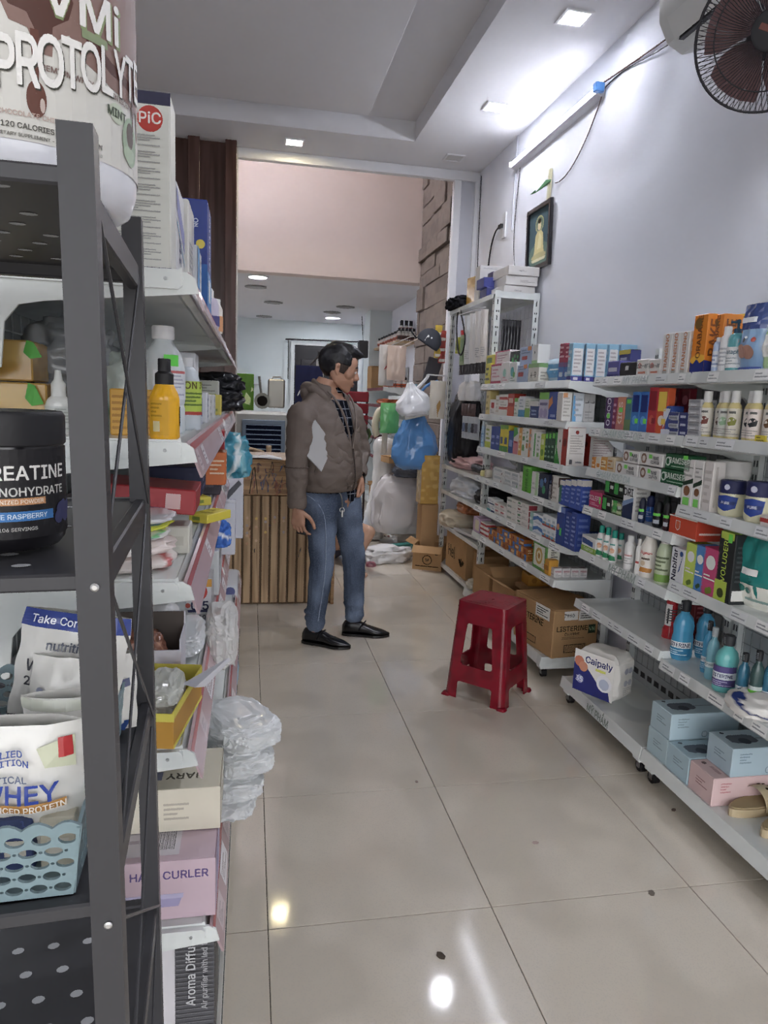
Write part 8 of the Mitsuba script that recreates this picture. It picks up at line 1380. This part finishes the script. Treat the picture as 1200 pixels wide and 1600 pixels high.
def smoothed(m, length=.012, it=8, wrinkle=None):
    v, f = vf(m.refine_to_length(length)); t = settle(trimesh.Trimesh(v, f, process=True), it)
    if wrinkle is not None: t.vertices = t.vertices + t.vertex_normals*wrinkle(np.array(t.vertices))[:, None]
    return np.array(t.vertices), np.array(t.faces)
FD = A3(.70, -.71, 0); LD = A3(.71, .70, 0)            # torso: forward, to his left
CT = A3(.413, 3.765, 0)
def tp(f, l, z): return CT + FD*f + LD*l + A3(0, 0, z)
RS_, RE_, RW_ = A3(.262, 3.615, 1.255), A3(.236, 3.585, .985), A3(.243, 3.600, .790)
LS_, LE_, LW_ = A3(.552, 3.90, 1.255), A3(.622, 3.96, 1.045), A3(.594, 3.815, .945)
RH_, RK_, RA_ = A3(.382, 3.69, .80), A3(.388, 3.67, .465), A3(.362, 3.70, .10)
LH_, LK_, LA_ = A3(.53, 3.82, .80), A3(.585, 3.835, .455), A3(.600, 3.84, .10)
# head: local x forward, y to his left, z up, origin at eye level
def head():
    s = m3.Manifold.sphere(1, 40).scale([.098, .077, .09]).translate([-.008, 0, .032])
    s = s + blobs(((.055, .03, .045), .036), ((.055, -.03, .045), .036), ((.052, .046, -.022), .025), ((.052, -.046, -.022), .025), ((.074, 0, -.055), .024))
    s = s + blobs(((-.02, .05, -.03), .024), ((-.02, -.05, -.03), .024), ((-.002, .05, -.066), .018), ((-.002, -.05, -.066), .018), ((.072, .014, -.098), .018), ((.072, -.014, -.098), .018), ((.07, .03, -.045), .02), ((.07, -.03, -.045), .02))
    s = s + blobs(((.088, .03, .024), .010), ((.093, 0, .022), .011)) + blobs(((.088, -.03, .024), .010), ((.093, 0, .022), .011))
    s = s - m3.Manifold.sphere(.0135, 16).translate([.097, .031, .003]) - m3.Manifold.sphere(.0135, 16).translate([.097, -.031, .003])
    s = s + blobs(((.091, 0, .016), .008), ((.114, 0, -.028), .0105), ((.094, 0, -.034), .012)) + blobs(((.101, .012, -.033), .008), ((.1, -.012, -.033), .008), ((.108, 0, -.03), .009))
    s = s + blobs(((.098, 0, -.060), .007), ((.09, .02, -.064), .005), ((.09, -.02, -.064), .005)) + blobs(((.096, 0, -.072), .0075), ((.088, .016, -.070), .005), ((.088, -.016, -.070), .005)) - blobs(((.105, .024, -.0663), .0012), ((.105, -.024, -.0663), .0012), ((.097, 0, -.0663), .0012))
    for y in (1, -1):
        s = s + blobs(((-.012, y*.076, .018), .009), ((-.022, y*.084, .012), .008), ((-.02, y*.083, -.014), .007), ((-.008, y*.077, -.034), .007)) - m3.Manifold.sphere(.009, 12).translate([-.010, y*.090, -.004])
    s = s + m3.Manifold.batch_hull([m3.Manifold.cylinder(.02, .056, .058, 24).translate([-.03, 0, -.09]), m3.Manifold.cylinder(.02, .06, .066, 24).translate([-.062, 0, -.19])])
    return s
HP = A3(.455, 3.752, 1.508); HM = T().translate([float(q) for q in HP]).rotate([0, 0, 1], 2).rotate([0, 1, 0], 13).rotate([1, 0, 0], 3)
def to(mt, m): A = np.array(mt.matrix); v, f = m[0], m[1]; return v @ A[:3, :3].T + A[:3, 3], f
def finger(p, d, n, t, L_, r, curl, spread=0.):
    """three phalanges from p along d, bending towards the palm normal n"""
    out, q, a = [], A3(*p), 0.; d = d + t*spread; d /= np.linalg.norm(d)
    for k, s in enumerate((.45, .31, .24)):
        a += curl[k]; v = d*math.cos(a) + n*math.sin(a); e = q + v*L_*s; out.append(cap(q, e, r*(1 - .1*k), r*(1 - .1*(k+1)), 12)); q = e
    return out
def hand(w, d, n, t, curls, thumb):
    d, n, t = (x/np.linalg.norm(x) for x in (d, n, t)); w = A3(*w)
    parts = [blobs((w, .024), (w + d*.085 + t*.029, .0125), (w + d*.088 + t*.009, .013), (w + d*.085 - t*.011, .0125), (w + d*.078 - t*.029, .0115), (w + d*.03 + t*.028, .015), n=14)]
    for i, (o, L_) in enumerate(((.029, .075), (.009, .083), (-.011, .077), (-.030, .060))):
        parts += finger(w + d*(.088 - .008*(i == 3)) + t*o, d, n, t, L_, .0088 - .0009*(i == 3), curls[i], .12*(1.2-i)*.5)
    b = w + d*.025 + t*.03; m = b + (d*.55 + t*thumb[0] + n*thumb[1])*.05; e = m + (d*.85 + t*thumb[0]*.5 + n*thumb[1])*.035; g = e + (d*.95 + t*.1 + n*thumb[1]*.6)*.026
    parts += [cap(b, m, .0135, .011, 12), cap(m, e, .011, .0098, 12), cap(e, g, .0098, .008, 12)]
    r = parts[0]
    for x in parts[1:]: r = r + x
    return r
hr = hand(RW_ + A3(.002, 0, -.012), A3(.06, .0, -1), A3(.75, .65, -.1), A3(.8, -.55, .1), [(.35, .55, .4), (.42, .6, .45), (.45, .65, .5), (.45, .7, .5)], (.55, .35))
hl = hand(LW_ + A3(-.002, -.006, -.012), A3(.10, -.22, -1), A3(-.8, .15, -.25), A3(.35, -.9, .15), [(.8, .9, .6), (.85, .95, .6), (.9, .95, .6), (.95, .95, .6)], (.35, .45))
hv = to(HM, vf(head().refine_to_length(.0065))); hm = m3.Manifold(m3.Mesh(np.asarray(hv[0], np.float32), np.asarray(hv[1], np.uint32)))
core = loft([(tp(0, 0, .86), .09, .13), (tp(0, 0, 1.0), .09, .13), (tp(0, 0, 1.15), .1, .15), (tp(0, 0, 1.26), .09, .15), (tp(0, 0, 1.34), .07, .12), (tp(0, 0, 1.39), .05, .07)])
body = core + hm + cap(RS_, RE_, .045, .036) + cap(RE_, RW_, .036, .026) + cap(LS_, LE_, .045, .036) + cap(LE_, LW_, .036, .026) + hr + hl
for a, b, c_ in ((RH_, RK_, RA_), (LH_, LK_, LA_)): body = body + cap(a, b, .07, .048) + cap(b, c_, .048, .035)
body = body + blobs((RH_, .075), (LH_, .075), (tp(0, 0, .9), .09)) + cap(tp(-.01, .01, 1.33), HP + A3(-.055, .0, -.13), .062, .06)
bv, bf = vf(body.refine_to_length(.0065)); bt = settle(trimesh.Trimesh(bv, bf, process=True), 6)
man = put('person', (np.array(bt.vertices), np.array(bt.faces)), 'skin', smooth=True, label='man in a taupe hooded jacket and faded blue jeans standing in the aisle', cat='person')
# hair, brows, eyes, lips
hs = m3.Manifold.sphere(1, 40).scale([.106, .0835, .098]).translate([-.010, 0, .034])
hs = hs - m3.Manifold.cube([.2, .3, .3]).translate([.052, -.15, -.232]) - m3.Manifold.cube([.3, .3, .2]).translate([-.2, -.15, -.262+.03]).rotate([0, -24, 0]).translate([0, 0, .0]) - m3.Manifold.cube([.3, .3, .2]).translate([-.022, -.15, -.178])
top = blobs(((.04, .03, .098), .036), ((.04, -.03, .098), .036), ((.078, .025, .092), .025), ((.078, -.025, .092), .025), ((.098, .012, .096), .014), ((.096, -.02, .094), .015), ((-.04, 0, .10), .036))
hv_, hf_ = smoothed(hs + top, .007, 3); g = np.array(hv_)
nn = trimesh.Trimesh(hv_, hf_, process=False).vertex_normals; q = meshkit.fbm(g*np.array([60, 140, 60]), 3) - .5; hv_ = g + nn*(q*.007)[:, None]
put('hair', to(HM, (hv_, hf_)), 'hair', smooth=True, parent=man)
sd = m3.Manifold.sphere(1, 40).scale([.1005, .0795, .093]).translate([-.009, 0, .032]) - m3.Manifold.cube([.3, .3, .3]).translate([.046, -.15, -.15]) - m3.Manifold.cube([.4, .3, .3]).translate([-.2, -.15, -.335]) - m3.Manifold.cube([.4, .3, .3]).translate([-.2, -.15, .05])
put('short_sides', to(HM, vf(sd.refine_to_length(.012))), 'stubble', smooth=True, parent=man)
for y in (1, -1):
    put('eyebrow', to(HM, vf(blobs(((.098, y*.018, .024), .0035), ((.094, y*.036, .028), .0035), ((.080, y*.05, .023), .0025)))), 'hair', smooth=True, parent=man)
    e = put('eye', to(HM, vf(m3.Manifold.sphere(.0112, 20).translate([.0865, y*.031, .003]))), 'gloss', '#d8d2cc', True, parent=man)
    put('iris', to(HM, vf(m3.Manifold.sphere(.0062, 16).translate([.0925, y*.031, .001]))), 'gloss', '#1d1512', True, parent=e)
    put('upper_lid', to(HM, vf(m3.Manifold.sphere(.0124, 20).translate([.0865, y*.031, .003]) - m3.Manifold.cube([.05, .05, .05]).translate([.07, y*.031-.025, -.046]))), 'skin', smooth=True, parent=e)
put('lips', to(HM, vf((blobs(((.0995, 0, -.0605), .0065), ((.0905, .019, -.0645), .0042), ((.0905, -.019, -.0645), .0042)) + blobs(((.0975, 0, -.0715), .0068), ((.0885, .015, -.0695), .0045), ((.0885, -.015, -.0695), .0045))).refine_to_length(.004))), 'satin', '#9a5f52', True, parent=man)
# shirt and jacket
def wr(amp, s=1.):
    def fn(v):
        a = meshkit.fbm(v*np.array([9, 9, 16])*s + 3.1, 3) - .5; b = np.abs(meshkit.noise(v @ np.array([[7, 2, -9], [3, 8, 5], [8, -6, 7.]])*1.3*s) - .5)
        return amp*(1.1*a - 1.5*np.maximum(0, .17 - b))
    return fn
shirt = loft([(tp(.0, 0, .84), .112, .152), (tp(.01, 0, 1.0), .118, .155), (tp(.012, 0, 1.12), .125, .165), (tp(.01, 0, 1.24), .112, .17), (tp(-.01, 0, 1.33), .085, .135), (tp(-.012, .0, 1.375), .066, .085), (tp(.0, .02, 1.405), .058, .064)])
put('shirt', smoothed(shirt, .02, 6), 'plaid_cloth', smooth=True, parent=man)
jr = [(tp(.004, 0, .862), .128, .165), (tp(.012, 0, .885), .140, .180), (tp(.022, 0, .94), .155, .188), (tp(.022, 0, 1.02), .150, .183), (tp(.016, 0, 1.12), .144, .187), (tp(.008, 0, 1.22), .134, .197), (tp(-.006, 0, 1.29), .115, .195), (tp(-.022, 0, 1.345), .092, .145), (tp(-.03, .0, 1.385), .085, .100), (tp(-.03, .0, 1.415), .082, .092)]
jin = [((c[0], c[1], z), rf-.014, rl-.014) for (c, rf, rl) in jr for z in (c[2],)]
jin[0] = ((jr[0][0][0], jr[0][0][1], .80), jr[0][1]-.014, jr[0][2]-.014); jin[-1] = ((jr[-1][0][0], jr[-1][0][1], 1.46), jr[-1][1]-.014, jr[-1][2]-.014)
sleeves = cap(RS_, RE_, .078, .062) + cap(RE_, RW_ + A3(0, 0, .012), .063, .049) + cap(LS_, LE_, .078, .062) + cap(LE_, LW_ + A3(0, 0, .01), .06, .048)
tors = loft(jr) + sleeves + blobs((RS_ + A3(.02, .02, .01), .07), (tp(-.01, -.09, 1.33), .05)) + blobs((LS_ + A3(-.02, -.02, .01), .07), (tp(-.01, .09, 1.33), .05))
# folded hood lying on the back and shoulders
hood = blobs((tp(-.075, -.10, 1.375), .032), (tp(-.115, -.04, 1.37), .045), (tp(-.115, .05, 1.37), .045), (tp(-.07, .11, 1.375), .03), (tp(-.12, 0, 1.28), .03)) + blobs((tp(-.03, -.105, 1.395), .026), (tp(-.10, -.07, 1.40), .03)) + blobs((tp(.055, -.088, 1.345), .020), (tp(-.035, -.105, 1.40), .024)) + blobs((tp(.055, .088, 1.335), .020), (tp(-.035, .105, 1.395), .024))
jk = tors + hood - loft(jin)
# zip opening: a long V at the front
def vcut(pts):
    P = [tp(.03, l, z) for l, z in pts] + [tp(.32, l*1.15, z) for l, z in pts]; return m3.Manifold.hull_points(np.array(P))
jk = jk - vcut([(-.078, 1.47), (.078, 1.47), (.066, 1.31), (-.06, 1.31), (.014, 1.10), (-.006, 1.10)])
jk = jk - cap(RW_ + A3(0, 0, -.055), RW_ + A3(0, 0, .0), .041, .041) - cap(LW_ + (LW_-LE_)*.4, LW_ + (LW_-LE_)*.02, .04, .04)
jv, jf = smoothed(jk, .012, 7, wr(.024))
jm = put('jacket', (jv, jf), 'jacket_cloth', smooth=True, parent=man)
zp = [tp(.022 + .153, .004, .872), tp(.022 + .167, .004, .95), tp(.018+.158, .006, 1.04), tp(.016+.15, .008, 1.09)]
put('zip', tube(spline(zp, 14), .004, 6), 'matte', '#4a403b', parent=jm)
for pts in ([(.158, .012, 1.09), (.155, .04, 1.2), (.125, .064, 1.3), (.06, .09, 1.37)], [(.158, .0, 1.09), (.155, -.03, 1.2), (.125, -.058, 1.3), (.06, -.088, 1.385)]):
    put('zip_edge', tube(spline([tp(a, b, c) for a, b, c in pts], 16), .006, 6), 'jacket_cloth', parent=jm)
put('sleeve_seam', tube([RE_ + A3(0, 0, .012), RE_ + A3(0, 0, .006)], [.0655, .0655], 24, False), 'matte', '#5a4e47', parent=jm)
for w_, e_, r in ((RW_, RE_, .0475), (LW_, LE_, .0465)):
    u = (w_-e_)/np.linalg.norm(w_-e_); put('cuff', tube([w_ - u*.045, w_ - u*.038, w_ - u*.006, w_ + u*.002], [r*.96, r*1.06, r*1.03, r*.9], 20, False), 'jacket_cloth', smooth=True, parent=jm)
put('hem_band', smoothed(loft([(tp(.004, 0, .856), .128, .166), (tp(.006, 0, .862), .134, .172), (tp(.01, 0, .892), .139, .178), (tp(.01, 0, .898), .132, .171)]) - loft([(tp(.004, 0, .84), .12, .158), (tp(.01, 0, .91), .124, .162)]), .015, 3), 'jacket_cloth', smooth=True, parent=jm)
put('collar', smoothed(blobs((tp(.052, -.070, 1.345), .014), (tp(.0, -.088, 1.41), .014), (tp(.045, -.058, 1.40), .012)) + blobs((tp(.0, -.088, 1.41), .014), (tp(-.06, -.06, 1.435), .014), (tp(-.03, -.085, 1.39), .014)), .01, 3), 'jacket_cloth', smooth=True, parent=jm)
for s in (1, -1): put('shirt_collar', hull([tp(.058, s*.015, 1.335), tp(.075, s*.05, 1.30), tp(.055, s*.062, 1.37), tp(.0, s*.07, 1.415), tp(.06, s*.02, 1.345), tp(.066, s*.052, 1.305)]), 'plaid_cloth', parent=man)
# jeans
jn = loft([(tp(-.01, 0, .72), .115, .155), (tp(-.008, 0, .80), .122, .165), (tp(-.004, 0, .86), .116, .158), (tp(0, 0, .905), .11, .15)]) + cap(RH_ + A3(0, 0, -.02), RK_, .091, .068) + cap(RK_, RA_ + A3(0, 0, .02), .068, .053) + cap(LH_ + A3(0, 0, -.02), LK_, .090, .067) + cap(LK_, LA_ + A3(0, 0, .02), .067, .054)
for a, r in ((RA_, .057), (LA_, .058)):
    jn = jn + m3.Manifold.batch_hull([m3.Manifold.sphere(r, 18).scale([1, 1, .5]).translate([float(q) for q in a + A3(.0, 0, .052)]), m3.Manifold.sphere(r*.95, 18).scale([1, 1, .45]).translate([float(q) for q in a + A3(.004, 0, .022)])]) + m3.Manifold.sphere(r*1.04, 18).scale([1, 1, .4]).translate([float(q) for q in a + A3(-.004, 0, .09)])
jn = jn - m3.Manifold.cube([1, 1, .2]).translate([0, 3.3, -.13])
jm2 = put('jeans', smoothed(jn, .013, 6, wr(.013, 1.15)), 'denim', smooth=True, parent=man)
put('side_seam', tube(spline([tp(.0, -.166, .84), RH_ + A3(.0, -.092, -.05), (RH_+RK_)/2 + A3(.012, -.081, 0), RK_ + A3(.012, -.069, 0), (RK_+RA_)/2 + A3(.012, -.062, 0), RA_ + A3(.012, -.056, .05)], 30), .0022, 5), 'matte', '#8d9ab0', parent=jm2)
put('belt', smoothed(loft([(tp(-.002, 0, .852), .121, .163), (tp(0, 0, .885), .119, .161)]), .02, 2), 'leather', smooth=True, parent=man)
put('key_ring', join(tube(spline([tp(.125, -.045, .855), tp(.14, -.045, .83), tp(.142, -.04, .775)], 8), .0045, 8), (lambda t: place((np.array(t.vertices), np.array(t.faces)), *tp(.142, -.04, .765), rx=90))(trimesh.creation.torus(.012, .003, 16, 6)), cbox(*sum(([float(q)-.006, float(q)+.006] for q in tp(.143, -.04, 0)[:2]), []), .725, .765, .003)), 'metal', '#9a9a98', parent=man)
put('shirt_tail', hull([tp(.125, .03, .865), tp(.13, .12, .86), tp(.125, .05, .79), tp(.12, .10, .80), tp(.11, .03, .865), tp(.115, .12, .86)]), 'plaid_cloth', parent=man)
put('watch', join(tube([LW_ + A3(.0, 0, -.006), LW_ + A3(.001, -.003, -.026)], .031, 16), cbox(LW_[0]-.004, LW_[0]+.028, LW_[1]-.04, LW_[1]-.028, .895, .925, .004)), 'gloss', '#1b1b1e', parent=man)
# shoes
def shoe(heel, ang, L_=.285):
    at = M4(*heel, rz=ang); N = 22; V = []; n = 20
    xs = np.linspace(0, 1, N); half = np.interp(xs, [0, .04, .15, .3, .5, .68, .82, .93, 1], [.012, .027, .033, .033, .036, .045, .037, .021, .004]); top = np.interp(xs, [0, .05, .15, .3, .42, .55, .7, .85, 1], [.058, .085, .094, .09, .078, .060, .047, .037, .024]); bot = np.interp(xs, [0, .25, .45, .7, 1], [.012, .012, .016, .010, .017])
    for x, hw, t, b in zip(xs, half, top, bot):
        a = np.arange(n)*2*np.pi/n; V.append(np.c_[np.full(n, x*L_), hw*np.sign(np.cos(a))*np.abs(np.cos(a))**.75, (t+b)/2 + (t-b)/2*np.sign(np.sin(a))*np.abs(np.sin(a))**.85])
    V = np.vstack(V + [[[0, 0, .035]], [[L_, 0, .021]]]); f = []
    for j in range(N-1):
        for i in range(n): k = (i+1) % n; f += [[j*n+i, (j+1)*n+k, j*n+k], [j*n+i, (j+1)*n+i, (j+1)*n+k]]
    for i in range(n): k = (i+1) % n; f += [[N*n, i, k], [N*n+1, (N-1)*n+k, (N-1)*n+i]]
    s = put('shoe', (V, np.array(f)), 'leather', smooth=True, at=at, parent=man)
    ol = [(x*L_*1.0, hw*1.06+.001) for x, hw in zip(xs, half)]; poly = ol + [(x, -y) for x, y in ol[::-1]]
    put('sole', prism([q for q in poly if True], .004, .0155, 'z'), 'leather', at=at, parent=s); put('heel', prism([(.0, .02), (.03, .032), (.078, .032), (.078, -.032), (.03, -.032), (.0, -.02)], 0, .014, 'z'), 'leather', at=at, parent=s)
    put('elastic', tube(spline([(.10, -.034, .04), (.115, -.03, .07), (.13, -.018, .086), (.135, 0, .088)], 10), .004, 6), 'matte', '#1c1c1f', at=at, parent=s)
shoe((.300, 3.742, 0), -29); shoe((.535, 3.852, 0), -13, .275)
# what he carries
pts = [(-.0, .0), (.035, .01), (.085, -.055), (.10, -.17), (.072, -.235), (.0, -.16), (-.03, -.06)]
P = [A3(.284 + 1.1*a, 3.555 + .32*a + .03*b, 1.228 + b*1.08) for a, b in pts]; q = A3(-.006, .012, 0)
put('paper_folder', hull(P + [x + q for x in P]), 'paper_grey', label='light grey paper folder tucked under the arm of the man', cat='folder')
put('phone', place(cbox(-.008, .008, -.032, .032, -.05, .05, .005), RW_[0] + .028, RW_[1] + .02, .685, rz=40), 'satin', '#17171a', label='black phone held in the lowered hand of the man', cat='phone')
# the bent knee of someone sitting on the floor behind him
kn = cap((.80, 5.45, .33), (.915, 5.25, .335), .07, .048) + cap((.915, 5.25, .335), (.80, 5.2, .12), .05, .038) + cap((.80, 5.45, .33), (.70, 5.75, .16), .075, .1) + cap((.80, 5.2, .12), (.77, 5.18, .05), .038, .035) + cap((.77, 5.18, .035), (.87, 5.10, .03), .032, .022) + blobs(((.68, 5.8, .14), .13), ((.66, 5.85, .42), .11)) + cap((.66, 5.85, .45), (.66, 5.82, .62), .1, .06) + m3.Manifold.sphere(.095, 24).translate([.66, 5.8, .72]) + cap((.60, 5.8, .5), (.55, 5.6, .3), .04, .03) + cap((.76, 5.8, .5), (.78, 5.62, .36), .04, .03)
k2 = put('person', smoothed(kn, .012, 8), 'pale_skin', smooth=True, label='bare bent knee of a person sitting on the floor behind the man', cat='person')
put('clothes', smoothed(blobs(((.68, 5.8, .14), .145), ((.66, 5.85, .42), .125), n=20) + cap((.66, 5.85, .42), (.66, 5.84, .55), .12, .08), .02, 4), 'matte', '#4a4a58', smooth=True, parent=k2)
put('hair', smoothed(m3.Manifold.sphere(.105, 24).translate([.66, 5.815, .735]), .02, 2), 'hair', smooth=True, parent=k2)
